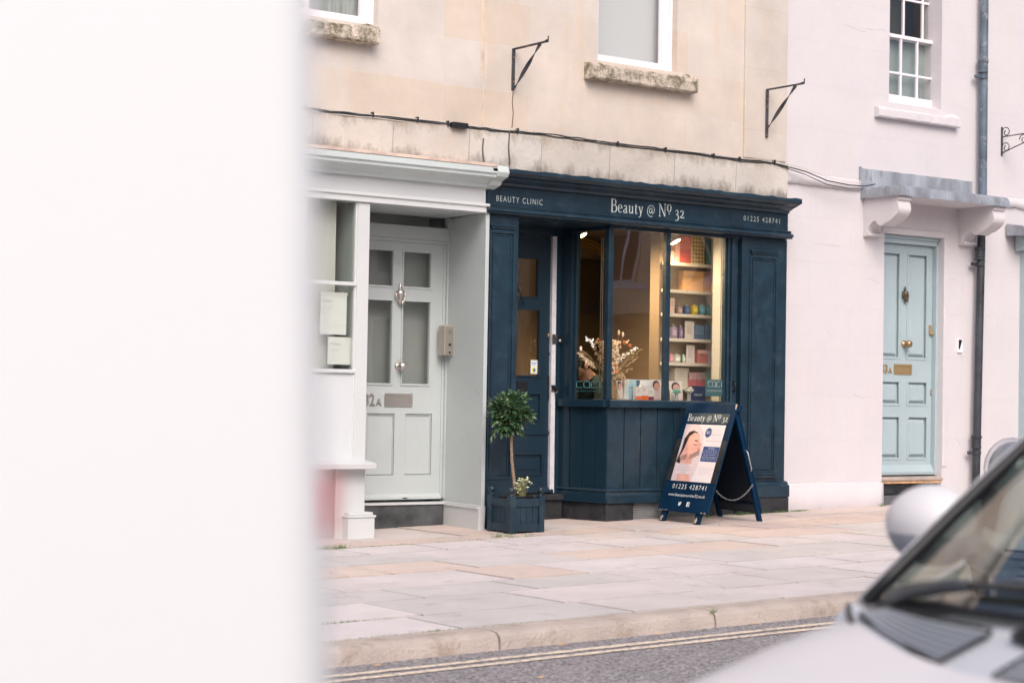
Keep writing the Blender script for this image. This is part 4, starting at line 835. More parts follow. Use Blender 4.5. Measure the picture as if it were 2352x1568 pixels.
carton(996,1160,440,1,C3(230,185,135),'large plain kraft box filling the second shelf',dep=.16,lines=2);carton(1163,1222,445,1,C3(190,150,130),'greyish brown box beside the kraft box on the second shelf',lines=1)
carton(890,925,660,2,C3(225,200,190),'leaning white card at the left of the coloured bottles',dep=.008,lines=3,cat='card',name='card')
for (x0,x1,t_,c,l) in ((952,1004,716,(170,145,140),'grey brown bottle, leftmost of the middle shelf row'),(1014,1064,712,(60,95,150),'dark blue bottle between the grey one and the yellow one'),(1078,1130,706,(240,205,40),'yellow bottle on the middle shelf'),(1137,1188,704,(105,170,200),'light blue bottle right of the yellow bottle'),(1190,1224,706,(95,150,160),'teal bottle at the right end of the middle shelf')):bottle(x0,x1,t_,2,C3(*c),l)
for (x0,x1,t_,c,l) in ((835,857,905,(80,70,95),'dark purple bottle at the left end of the fourth shelf'),(900,966,872,(160,145,165),'large lilac bottle on the fourth shelf'),(968,1006,878,(135,120,150),'smaller lilac bottle beside the large one')):bottle(x0,x1,t_,3,C3(*c),l)
carton(1010,1084,846,3,C3(225,220,220),'white information card leaning beside the lilac bottles',dep=.006,lines=5,cat='card',name='card');carton(1088,1164,882,3,C3(110,145,180),'blue carton left of its twin on the fourth shelf',band=(.0,.35,C3(90,120,160)));carton(1172,1226,880,3,C3(100,135,170),'blue carton at the right end of the fourth shelf')
for (x0,x1,t_,c,l) in ((893,925,1108,(235,160,170),'pink bottle on the fifth shelf'),(928,990,1108,(200,210,200),'pale green bottle on the fifth shelf'),(994,1020,1112,(190,205,190),'small pale bottle half behind the white card on the fifth shelf')):bottle(x0,x1,t_,4,C3(*c),l)
carton(1022,1088,1042,4,C3(228,224,224),'white information card leaning on the fifth shelf',dep=.006,lines=5,cat='card',name='card');carton(1113,1194,1082,4,C3(225,140,135),'salmon pink carton on the fifth shelf',band=(.75,1,C3(235,200,195)));carton(1197,1230,1082,4,C3(215,200,215),'pale carton with pink dots at the right end of the fifth shelf',lines=0)
carton(930,1042,1225,5,C3(205,200,195),'wide off white carton on the lowest shelf');
for i in range(4):carton(1032+37*i,1067+37*i,1264,5,C3(205-8*i,165,170),['first pink carton from the left on the lowest shelf','second pink carton from the left on the lowest shelf','third pink carton from the left on the lowest shelf','fourth pink carton from the left on the lowest shelf'][i],grp='pink cartons on the lowest shelf',lines=0,band=(.0,.5,C3(190,110,120)))
carton(1188,1236,1262,5,C3(150,200,180),'mint green carton at the right end of the lowest shelf',lines=0)
# window display on the ledge
YW2=12.66
def lz(y=YW2):return zst-.003
z0=lz()
def wbox(*a,**k):return carton(*a,z0=z0,**k)
c=wbox(518,735,1322,0,C3(215,225,230),'display card printed with a blue tinted face in the shop window',Y=YW2,dep=.015,lines=0,cat='display card',name='display_card')
a,b,_,zt_=place(518,735,1322,z0,YW2);w=b-a;h=zt_-z0;pc=MB()
pc.poly([(a+w*.17,z0+.004),(a+w*.38,z0+.004),(a+w*.42,z0+h*.35),(a+w*.5,z0+h*.6),(a+w*.44,z0+h*.97),(a+w*.18,z0+h*.97),(a+w*.13,z0+h*.5)],YW2-.0015,YW2);part('face_print',pc,mat('face_blue',(.35,.58,.68),.6),c)
pc=MB();pc.box(a+w*.2,a+w*.3,YW2-.0028,YW2-.0016,z0+h*.6,z0+h*.635);pc.box(a+w*.22,a+w*.32,YW2-.0028,YW2-.0016,z0+h*.72,z0+h*.735);pc.box(a+w*.26,a+w*.36,YW2-.0028,YW2-.0016,z0+h*.2,z0+h*.225);pc.poly([(a+w*.44,z0+h*.62),(a+w*.55,z0+h*.65),(a+w*.56,z0+h*.97),(a+w*.42,z0+h*.97)],YW2-.0028,YW2-.0016);part('print',pc,mat('face_dark',(.06,.12,.18),.6),c)
for (x0,x1,t_,cc,l) in ((609,655,1380,(235,120,90),'white tube with salmon base in the shop window'),(657,708,1366,(240,110,30),'white tube with orange base, tallest of three'),(712,756,1388,(140,30,60),'white tube with crimson base in the shop window')):
    c=carton(x0,x1,t_,0,C3(235,230,228),l,Y=YW2-.07,z0=z0,dep=.04,lines=2,band=(0,.32,C3(*cc)),cat='tube',name='product_tube',grp='three product tubes in the window')
def photo_card(x0,x1,t_,l,Y=YW2-.02,bx=0):
    c=carton(x0,x1,t_,0,C3(225,222,222),l,Y=Y,z0=z0,dep=.006,lines=0,cat='photo card',name='photo_card',lean=.12)
    a,b,_,zt_=place(x0,x1,t_,z0,Y);w=b-a;h=zt_-z0;T=lambda v:(v[0],v[1]+(v[2]-z0)*.12,v[2])
    q=[(a+w*(.5+.26*math.cos(t)),z0+h*(.66+.2*math.sin(t))) for t in [i*math.pi/6 for i in range(12)]];hq=[(a+w*(.46+.34*math.cos(t)),z0+h*(.72+.24*math.sin(t))) for t in [i*math.pi/6 for i in range(12)]]
    part('hair_print',MB(T).poly(hq,Y-.001,Y),mat('print_hair',(.06,.035,.03),.6),c);part('face_print',MB(T).poly(q,Y-.0022,Y-.0012),mat('print_skin',(.72,.40,.33),.6),c)
    part('shoulder_print',MB(T).poly([(a+w*.3,z0+h*.1),(a+w*.95,z0+h*.1),(a+w*.9,z0+h*.35),(a+w*.62,z0+h*.5),(a+w*.4,z0+h*.46)],Y-.0035,Y-.0024),mat('print_top',(.78,.66,.64),.6),c)
photo_card(745,828,1322,'white photo card of a woman in profile beside the white hand ornament')
photo_card(895,996,1336,'photo card of a dark haired woman behind the teal crystal')
photo_card(462,508,1328,'narrow leaning leaflet right of the dried flowers')
hn=MB();a=PX(*Wz(842,1420),YW2-.03);zt_=PZ(*Wz(842,1345),YW2-.03);h=zt_-z0
hn.tube([(a,YW2-.03,z0),(a,YW2-.03,z0+h*.45),(a-.002,YW2-.03,z0+h*.6)],[.02,.016,.022],10)
for i,(dx_,hh) in enumerate(((-.017,.82),(-.006,.97),(.006,1.0),(.017,.88))):hn.tube([(a+dx_*.8,YW2-.03,z0+h*.58),(a+dx_,YW2-.03,z0+h*.78),(a+dx_*1.1,YW2-.036,z0+h*hh)],[.007,.0065,.0045],7)
hn.tube([(a+.012,YW2-.03,z0+h*.5),(a+.028,YW2-.038,z0+h*.62),(a+.03,YW2-.042,z0+h*.74)],[.008,.007,.005],7)
tag(hn.build('hand_ornament',mat('grey_plaster',(.55,.56,.55),.7),smooth='all'),'white plaster hand ornament standing between two photo cards','ornament')
def crystal(zx,zt_,s,m,lab):
    x=PX(*Wz(zx,1440),YW2-.09);root=thing('crystal_ornament',lab,'ornament',(x,YW2-.09,z0),group='glass ornaments in the window');h=PZ(*Wz(zx,zt_),YW2-.09)-z0
    part('glass_stem',MB().lathe([(.026*s,0),(.026*s,.008),(.015*s,.014),(.015*s,h*.5),(.02*s,h*.6)],(x,YW2-.09,z0),'z',8),MATS['clear_crystal'],root)
    part('cut_glass_top',MB().lathe([(.012*s,h*.6),(.034*s,h*.68),(.042*s,h*.76),(.030*s,h*.84),(.034*s,h*.9),(.018*s,h)],(x,YW2-.09,z0),'z',8),m,root)
def cryst(name,c):
    m=bpy.data.materials.new(name);m.use_nodes=True;b=m.node_tree.nodes['Principled BSDF'];b.inputs['Base Color'].default_value=(*c,1);b.inputs['Transmission Weight'].default_value=.75;b.inputs['Roughness'].default_value=.06;b.inputs['IOR'].default_value=1.5;MATS[name]=m;return m
cryst('clear_crystal',(.95,.97,.98))
crystal(940,1398,1.0,cryst('teal_crystal',(.35,.78,.78)),'teal cut glass ornament on the window ledge');crystal(1042,1382,1.05,MATS['clear_crystal'],'clear cut glass ornament left of the dark blue box')
c=carton(1066,1176,1376,0,C3(25,50,95),'dark blue display box with white lettering on the window ledge',Y=YW2-.05,z0=z0,dep=.06,lines=0)
a,b,_,zt_=place(1066,1176,1376,z0,YW2-.05);t=MB();put_text(t,'THALGO',(a+(b-a)*.14,YW2-.05,z0+(zt_-z0)*.38),(b-a)*.62,(zt_-z0)*.13,UX,UZ,NY,off=.002);part('lettering',t,m_letterw,c)
def caci(mb,org,w,h,U,V,N,th=.004,off=.0025):
    U=Vector(U);V=Vector(V);N=Vector(N);org=Vector(org);gp=w*.06;cw=(w-gp*3)/3.35
    def ln(pts):mb.tube([org+U*p[0]+V*p[1]+N*off for p in pts],th/2,6)
    rr=h*.22
    def rc(x,op):
        pts=[(x+cw,h) if op else (x+cw,h),(x+rr,h),(x,h-rr),(x,rr),(x+rr,0),(x+cw,0)];ln(pts)
    rc(0,1);x=cw+gp;ln([(x+cw,h*.0),(x+cw,h-rr),(x+cw-rr,h),(x+rr,h),(x,h-rr),(x,rr),(x+rr,0),(x+cw-rr*.5,0),(x+cw,rr*.9)]);ln([(x+cw,rr*.9),(x+cw,0),(x+cw+gp*.45,-h*.02)]);rc(2*(cw+gp),1);x=3*(cw+gp);ln([(x+cw*.2,0),(x+cw*.2,h)])
YG=YB+.036
sx0,sz1=P(*Wz(1178,1320),YG);sx1,sz0=P(*Wz(1322,1460),YG)
sg=thing('window_sign','square teal window sign with white outline lettering at the right of the shop pane','sign',((sx0+sx1)/2,YG,sz0))
part('sign_panel',MB().box(sx0,sx1,YG,YG+.004,sz0,sz1),mat('teal_sign',(.06,.17,.19),.5),sg)
t=MB();ww=sx1-sx0;caci(t,(sx0+ww*.12,YG,sz0+.085),ww*.78,.045,UX,UZ,NY,.005);put_text(t,'ADVANCED CLINIC',(sx0+ww*.08,YG,sz0+.042),ww*.84,.014,UX,UZ,NY,off=.001);part('lettering',t,m_letterw,sg)
sg=thing('window_decal','thin teal outline lettering on the narrow side pane of the bay','decal',(9.93,12.7,zst))
d0=Vector(TS((s0+.02,.0,0)));t=MB();zc_=PZ(*Wz(210,1388),12.7);caci(t,(d0.x,d0.y,zc_),(s1-s0)*.82,.052,E_,UZ,-NI,.006,off=.0);put_text(t,'Non-Surgical Facial Treatments',(d0.x,d0.y,zc_-.035),(s1-s0)*.8,.012,E_,UZ,-NI,off=.0);part('lettering',t,mat('decal_teal',(.05,.22,.25),.5),sg)
# ------------------------------------------------------------------ inside the shop: mirror, armchair, lamps, blind chain, person
mr=thing('arched_mirror','tall gold framed arched mirror on the back wall of the shop','mirror',(12,14.9,fz))
ym=14.93;ma=PX(1424,740,ym);mb_=ma-1.0;zt0=PZ(1424,600,ym)
for k in range(3):
    g=MB();o=k*.035;pts=[(ma-o,ym,fz+.3),(ma-o,ym,zt0-.3)]+[((ma+mb_)/2+((ma-mb_)/2-o)*math.cos(R(t)),ym,zt0-.3+((ma-mb_)/2-o)*math.sin(R(t))) for t in range(0,181,12)]+[(mb_+o,ym,fz+.3)];g.tube(pts,.014,6);part('gold_frame',g,mat('gold',(.80,.50,.10),.4,metal=.0),mr,smooth='all')
part('mirror_pane',MB().box(mb_+.08,ma-.08,ym+.02,ym+.03,fz+.3,zt0),mat('dim_mirror',(.25,.24,.22),.1,metal=.9),mr)
ch=thing('armchair','dark buttoned armchair behind the window display','chair',(11.6,13.9,fz))
ycz=13.9;ca0,ca1=PX(*Wz(802,1320),ycz),PX(*Wz(1015,1320),ycz);czt=PZ(*Wz(910,1270),ycz)
dk=mat('dark_green_leather',(.015,.03,.032),.35)
g=MB();n=8;pts=[(ca0,czt-.14),(ca0+.02,czt-.03),(ca0+.08,czt),((ca0+ca1)/2,czt+.008),(ca1-.08,czt),(ca1-.02,czt-.03),(ca1,czt-.14),(ca1,fz+.4),(ca0,fz+.4)];g.poly(pts,ycz,ycz+.12);part('backrest',g,dk,ch,bev=.025)
part('seat',MB().box(ca0,ca1,ycz-.5,ycz,fz+.33,fz+.45),dk,ch,bev=.03)
for x in (ca0+.04,ca1-.04):
    for y in (ycz-.45,ycz+.05):part('leg',MB().tube([(x,y,fz),(x,y,fz+.34)],[.015,.02],8),dk,ch)
g=MB()
for i in range(4):
    for j in range(2):g.ball((ca0+(ca1-ca0)*(.2+.2*i),ycz-.004,czt-.08-.12*j),.01,6)
part('button',g,dk,ch)
em=mat('lamp_glow',(1,.8,.5),.5,emit=((1,.72,.38),26))
def lamp(zx,zy,Y,lab,en=20):
    x,z=P(*Wz(zx,zy),Y);rt_=thing('spot_lamp',lab,'lamp',(x,Y,cz),group='lit spot lamps in the shop')
    d=Vector((.35,-.45,-1)).normalized();part('lamp_shade',MB().tube([Vector((x,Y,z))-d*.13,Vector((x,Y,z))-d*.1,Vector((x,Y,z))],[.03,.05,.055],14,True),mat('lamp_white',(.6,.57,.52),.5),rt_,smooth=True)
    part('lamp_face',MB().tube([Vector((x,Y,z))+d*.001,Vector((x,Y,z))+d*.008],[.048,.044],14),em,rt_)
    part('lamp_arm',MB().tube([Vector((x,Y,z))-d*.1,(x,Y,z+.16),(x,Y,cz)],.01,6),mat('lamp_white',(.6,.57,.52),.5),rt_)
    ld=bpy.data.lights.new('spot_lamp_light','SPOT');ld.energy=en;ld.color=(1,.70,.38);ld.spot_size=R(165);ld.spot_blend=.8;ld.shadow_soft_size=.05
    lo_=bpy.data.objects.new('lamp_light',ld);COL.objects.link(lo_);lo_.location=(x,Y,z-.03);lo_.parent=rt_;lo_.matrix_parent_inverse=Matrix.Translation(rt_.location).inverted();lo_.rotation_euler=(R(-12),R(-8),0)
lamp(168,150,13.3,'lit spot lamp hanging at the top of the narrow side pane',170);lamp(930,200,12.95,'lit spot lamp hanging above the shelves behind the right hand pane')
chn=MB();x,z=PX(1379.5,700,12.58),0;zt_c=PZ(1380,545,12.58)
for k in range(2):chn.tube([(x+k*.02,12.58,zst+.05+.001),(x+k*.02,12.58,zt_c)],.004,5)
tag(chn.build('blind_chain',mat('bead_chain',(.45,.44,.42),.4,metal=.5)),'pale beaded blind chain hanging beside the bay corner post','chain')
def skin_body(name,joints,edges,m,parent,root_i=0):
    me=bpy.data.meshes.new(name);me.from_pydata([j[0] for j in joints],edges,[]);me.materials.append(m);o=bpy.data.objects.new(name,me);COL.objects.link(o)
    s=o.modifiers.new('skin','SKIN');s.use_smooth_shade=True
    for i,j in enumerate(joints):
        v=me.skin_vertices[0].data[i];v.radius=j[1] if isinstance(j[1],tuple) else (j[1],j[1]);v.use_root=(i==root_i)
    u=o.modifiers.new('sub','SUBSURF');u.levels=2;u.render_levels=2
    dg=bpy.context.evaluated_depsgraph_get();me2=bpy.data.meshes.new_from_object(o.evaluated_get(dg));o.modifiers.clear();o.data=me2
    for p_ in me2.polygons:p_.use_smooth=True
    if parent:
        bpy.context.view_layer.update();o.parent=parent;o.matrix_parent_inverse=parent.matrix_world.inverted()
    return o
def person():
    Y=13.45;hx,hz_=P(*Wz(150,1200),Y);r=thing('person','person with short dark hair in a dark checked shirt, head bent, behind the side pane','person',(hx+.15,Y,fz))
    skin=mat('skin',(.62,.36,.28),.55,var=.05,vs=12);V_=Vector
    H_=V_((hx,Y,hz_));N_=H_+V_((.085,.02,-.075));S_=N_+V_((.10,.03,-.10));T_=S_+V_((.06,.03,-.22));Pv=T_+V_((.02,.02,-.2))
    J=[(Pv,(.15,.12)),(T_,(.14,.11)),(S_,(.10,.09)),(N_,.052),(H_+V_((.01,.0,0)),(.078,.085)),(H_+V_((-.05,-.0,-.05)),(.06,.06)),
       (S_+V_((0,.19,-.03)),.06),(S_+V_((-.1,.24,-.28)),.045),(S_+V_((-.33,.16,-.33)),.032),(S_+V_((0,-.19,-.03)),.06),(S_+V_((-.1,-.24,-.28)),.045),(S_+V_((-.33,-.12,-.33)),.032),
       (Pv+V_((-.02,.1,-.06)),.09),(Pv+V_((-.42,.12,-.08)),.065),(Pv+V_((-.4,.12,-.5)),.045),(Pv+V_((-.02,-.1,-.06)),.09),(Pv+V_((-.42,-.12,-.08)),.065),(Pv+V_((-.4,-.12,-.5)),.045),(Pv+V_((-.55,.12,-.52)),.035),(Pv+V_((-.55,-.12,-.52)),.035)]
    E=[(0,1),(1,2),(2,3),(3,4),(4,5),(2,6),(6,7),(7,8),(2,9),(9,10),(10,11),(0,12),(12,13),(13,14),(0,15),(15,16),(16,17),(14,18),(17,19)]
    # hands: palm and five separate fingers on each wrist
    for w in (8,11):
        wp=J[w][0];pi_=len(J);J.append((wp+V_((-.06,0,-.01)),(.036,.016)));E.append((w,pi_))
        for k,(dy,ln_) in enumerate(((-.03,.06),(-.011,.075),(.009,.07),(.027,.055))):
            J.append((wp+V_((-.10,dy,-.012)),.009));J.append((wp+V_((-.10-ln_*.6,dy,-.03)),.008));E+=[(pi_,len(J)-2),(len(J)-2,len(J)-1)]
        J.append((wp+V_((-.05,.045,-.02)),.010));J.append((wp+V_((-.085,.06,-.035)),.008));E+=[(pi_,len(J)-2),(len(J)-2,len(J)-1)]
    skin_body('body',[(tuple(j[0]),j[1]) for j in J],E,skin,r)
    f=MB();f.ball(tuple(H_+V_((.01,-.085,-.012))),.022,10,(1,.5,1.4));f.tube([H_+V_((-.10,0,-.03)),H_+V_((-.135,0,-.06)),H_+V_((-.115,0,-.075))],[.01,.014,.008],8)
    part('face',f,skin,r,smooth='all')
    f=MB()
    for dy in (-.03,.03):f.ball(tuple(H_+V_((-.098,dy,-.03))),.012,8)
    part('eye',f,mat('eye_dark',(.03,.03,.03),.2),r,smooth='all')
    hb=MB();rn=random.Random(2);hb.ball(tuple(H_+V_((.022,.004,.03))),.098,20,(1,1.0,.95))
    for k in range(200):
        a=rn.uniform(0,6.28);e=rn.uniform(-.2,1.5);q=V_((math.cos(a)*math.cos(e),math.sin(a)*math.cos(e),math.sin(e)))
        c_=H_+V_((.022,.004,.03))+V_((q.x*.097,q.y*.097,q.z*.093));hb.tube([c_,c_+q*.006+V_((.012,rn.uniform(-.006,.006),-.008))],[.004,.001],4)
    part('hair',hb,mat('dark_hair',(.025,.018,.014),.5),r,smooth='all')
    sj=[(Pv,(.20,.17)),(T_,(.20,.16)),(S_+V_((0,0,-.01)),(.17,.14)),(N_+V_((.03,.01,-.03)),.085),(S_+V_((0,.19,-.03)),.10),(S_+V_((-.1,.24,-.28)),.075),(S_+V_((-.30,.17,-.325)),.055),(S_+V_((0,-.19,-.03)),.10),(S_+V_((-.1,-.24,-.28)),.075),(S_+V_((-.30,-.135,-.325)),.055)]
    m=bpy.data.materials.new('checked_shirt');m.use_nodes=True;n=m.node_tree.nodes;l=m.node_tree.links;g=n.new('ShaderNodeNewGeometry');mp=n.new('ShaderNodeMapping');mp.inputs['Scale'].default_value=(28,28,28);l.new(g.outputs['Position'],mp.inputs[0]);c_=n.new('ShaderNodeTexChecker');c_.inputs['Scale'].default_value=1;c_.inputs[1].default_value=(.012,.022,.028,1);c_.inputs[2].default_value=(.025,.05,.045,1);l.new(mp.outputs[0],c_.inputs[0]);l.new(c_.outputs[0],n['Principled BSDF'].inputs['Base Color']);n['Principled BSDF'].inputs['Roughness'].default_value=.9
    skin_body('shirt',[(tuple(j[0]),j[1]) for j in sj],[(0,1),(1,2),(2,3),(2,4),(4,5),(5,6),(2,7),(7,8),(8,9)],m,r)
    tr=[(Pv+V_((0,0,.02)),(.165,.13)),(Pv+V_((-.02,.1,-.06)),.10),(Pv+V_((-.42,.12,-.08)),.075),(Pv+V_((-.4,.12,-.45)),.055),(Pv+V_((-.02,-.1,-.06)),.10),(Pv+V_((-.42,-.12,-.08)),.075),(Pv+V_((-.4,-.12,-.45)),.055)]
    skin_body('trousers',[(tuple(j[0]),j[1]) for j in tr],[(0,1),(1,2),(2,3),(0,4),(4,5),(5,6)],mat('dark_trousers',(.02,.022,.03),.9),r)
    so=thing('stool','dark padded stool the person sits on behind the side pane','stool',(Pv.x,Pv.y,fz))
    part('seat',MB().lathe([(.19,0),(.2,.03),(.19,.06)],(Pv.x,Pv.y,Pv.z-.2),'z',20),dk,so,smooth=True);part('column',MB().tube([(Pv.x,Pv.y,fz),(Pv.x,Pv.y,Pv.z-.2)],.025,10),m_iron,so)
    for k in range(5):part('foot',MB().tube([(Pv.x,Pv.y,fz+.05),(Pv.x+.24*math.cos(k*1.257),Pv.y+.24*math.sin(k*1.257),fz+.02)],.014,6),m_iron,so)
person()
# dried flower bouquet
def bouquet():
    Y=12.64;rn=random.Random(11);bx,bz=P(*Wz(415,1480),Y);bz=zst
    root=thing('dried_bouquet','bouquet of cream and orange dried flowers tied with raffia in the bay corner','bouquet',(bx,Y,bz))
    tie=Vector((PX(*Wz(420,1310),Y),Y,PZ(*Wz(420,1310),Y)))
    st=MB();ra_=MB();cr_=MB();wh=MB();orr=MB();gr=MB();br=MB()
    for k in range(60):
        a=rn.uniform(-.07,.07);st.tube([tie+Vector((a*.3,rn.uniform(-.015,.015),0)),(bx+a*.9,Y+rn.uniform(-.03,.03),bz+rn.uniform(0,.02))],.0022,4)
    for k in range(26):
        a=rn.uniform(0,6.28);ra_.tube([tie+Vector((.022*math.cos(a),.022*math.sin(a),rn.uniform(-.02,.02))),tie+Vector((.03*math.cos(a+.8),.03*math.sin(a+.8),rn.uniform(-.03,.03)))],.003,4)
    for k in range(16):
        s=rn.choice((-1,1));ra_.tube([tie,tie+Vector((s*rn.uniform(.05,.11),-.02,rn.uniform(.0,.05))),tie+Vector((s*rn.uniform(.09,.16),-.02,rn.uniform(-.05,.06)))],.0025,4)
    def tgt(zx,zy,dy=0):
        y=Y+dy;return Vector((PX(*Wz(zx,zy),y),y,PZ(*Wz(zx,zy),y)))
    def leafp(mb,c,s,d):
        d=d.normalized();e=d.cross(Vector((rn.uniform(-1,1),rn.uniform(-1,1),rn.uniform(-1,1)))).normalized();mb.add([c-d*s,c+e*s*.5,c+d*s,c-e*s*.5],[(0,1,2,3)])
    # eucalyptus & honesty: white discs
    for (zx,zy) in ((215,990),(245,1010),(262,1045),(608,1075),(575,1095),(540,1115),(505,1130),(480,1160),(440,1170),(395,1060),(380,1010)):
        for q in range(9):
            c=tgt(zx+rn.uniform(-16,16),zy+rn.uniform(-16,16),rn.uniform(-.05,.05));leafp(wh,c,rn.uniform(.012,.02),Vector((rn.uniform(-1,1),rn.uniform(-.4,.4),rn.uniform(-1,1))))
        st.tube([tie,tgt(zx,zy)],.0015,4)
    # cream seed heads
    for k in range(260):
        zx=rn.gauss(395,60);zy=rn.uniform(1010,1290);zx=395+(zx-395)*(1-(zy-1000)/420)
        c=tgt(zx,zy,rn.uniform(-.06,.06));
        for q in range(5):cr_.ball(tuple(c+Vector((rn.uniform(-.012,.012),rn.uniform(-.012,.012),rn.uniform(-.012,.012)))),rn.uniform(.004,.012),6)
    for k in range(70):
        zx=rn.gauss(400,60);zy=rn.uniform(1000,1280);zx=400+(zx-400)*(1-(zy-1000)/420);c=tgt(zx,zy,rn.uniform(-.06,.04));leafp(wh if k%3 else gr,c,rn.uniform(.01,.018),Vector((rn.uniform(-1,1),rn.uniform(-.4,.4),1)));st.tube([tie,c],.0012,4)
    for (zx,zy) in ((395,1010),(400,1022),(427,1195),(440,1205),(460,1255),(445,1262),(520,1020),(562,1050),(300,1000)):
        for q in range(10):
            c=tgt(zx,zy,-.05);orr.ball(tuple(c+Vector((rn.uniform(-.012,.012),rn.uniform(-.01,.01),rn.uniform(-.012,.012)))),.007,6)
    for (zx,zy) in ((480,1010),(470,1040),(500,1030),(455,1090)):
        for q in range(5):leafp(br,tgt(zx,zy,0),.025,Vector((rn.uniform(-1,1),0,1)))
    # bunny tails and long grasses
    for (zx,zy) in ((503,955),(160,1070),(470,940),(385,1000)):
        c=tgt(zx,zy);cr_.ball(tuple(c),.011,8,(1,1,2.0));st.tube([tie,c],.0012,4)
    for (zx,zy,n_) in ((125,1100,14),(150,1130,18),(200,1180,16),(170,1160,14),(230,1190,12),(655,1070,8),(620,1150,8),(580,1230,6)):
        e=tgt(zx,zy,-.02);st.tube([tie,(tie+e)/2+Vector((0,0,.02)),e],.0013,4)
        for q in range(n_*2):
            c=e+(tie-e)*rn.uniform(0,.4)+Vector((rn.uniform(-.008,.008),rn.uniform(-.01,.01),rn.uniform(-.012,.012)));leafp(cr_ if zx<300 else st,c,.009,(e-tie))
    for k in range(14):
        c=tgt(rn.uniform(320,360),rn.uniform(1200,1460),-.03);leafp(gr,c,.018,Vector((rn.uniform(-1,1),0,rn.uniform(-1,1))))
    M_=lambda n_,c:mat(n_,c,.8,var=.15,vs=30)
    for n_,b_,m_ in (('stem',st,M_('straw',(.52,.38,.20))),('raffia_tie',ra_,M_('raffia',(.80,.64,.42))),('seed_head',cr_,M_('cream_flower',(.86,.72,.52))),('white_petal',wh,M_('white_petal',(.88,.85,.80))),('orange_flower',orr,M_('orange_flower',(.80,.28,.08))),('grey_leaf',gr,M_('grey_leaf',(.22,.25,.19))),('brown_leaf',br,M_('brown_leaf',(.22,.08,.03)))):part(n_,b_,m_,root)
bouquet()
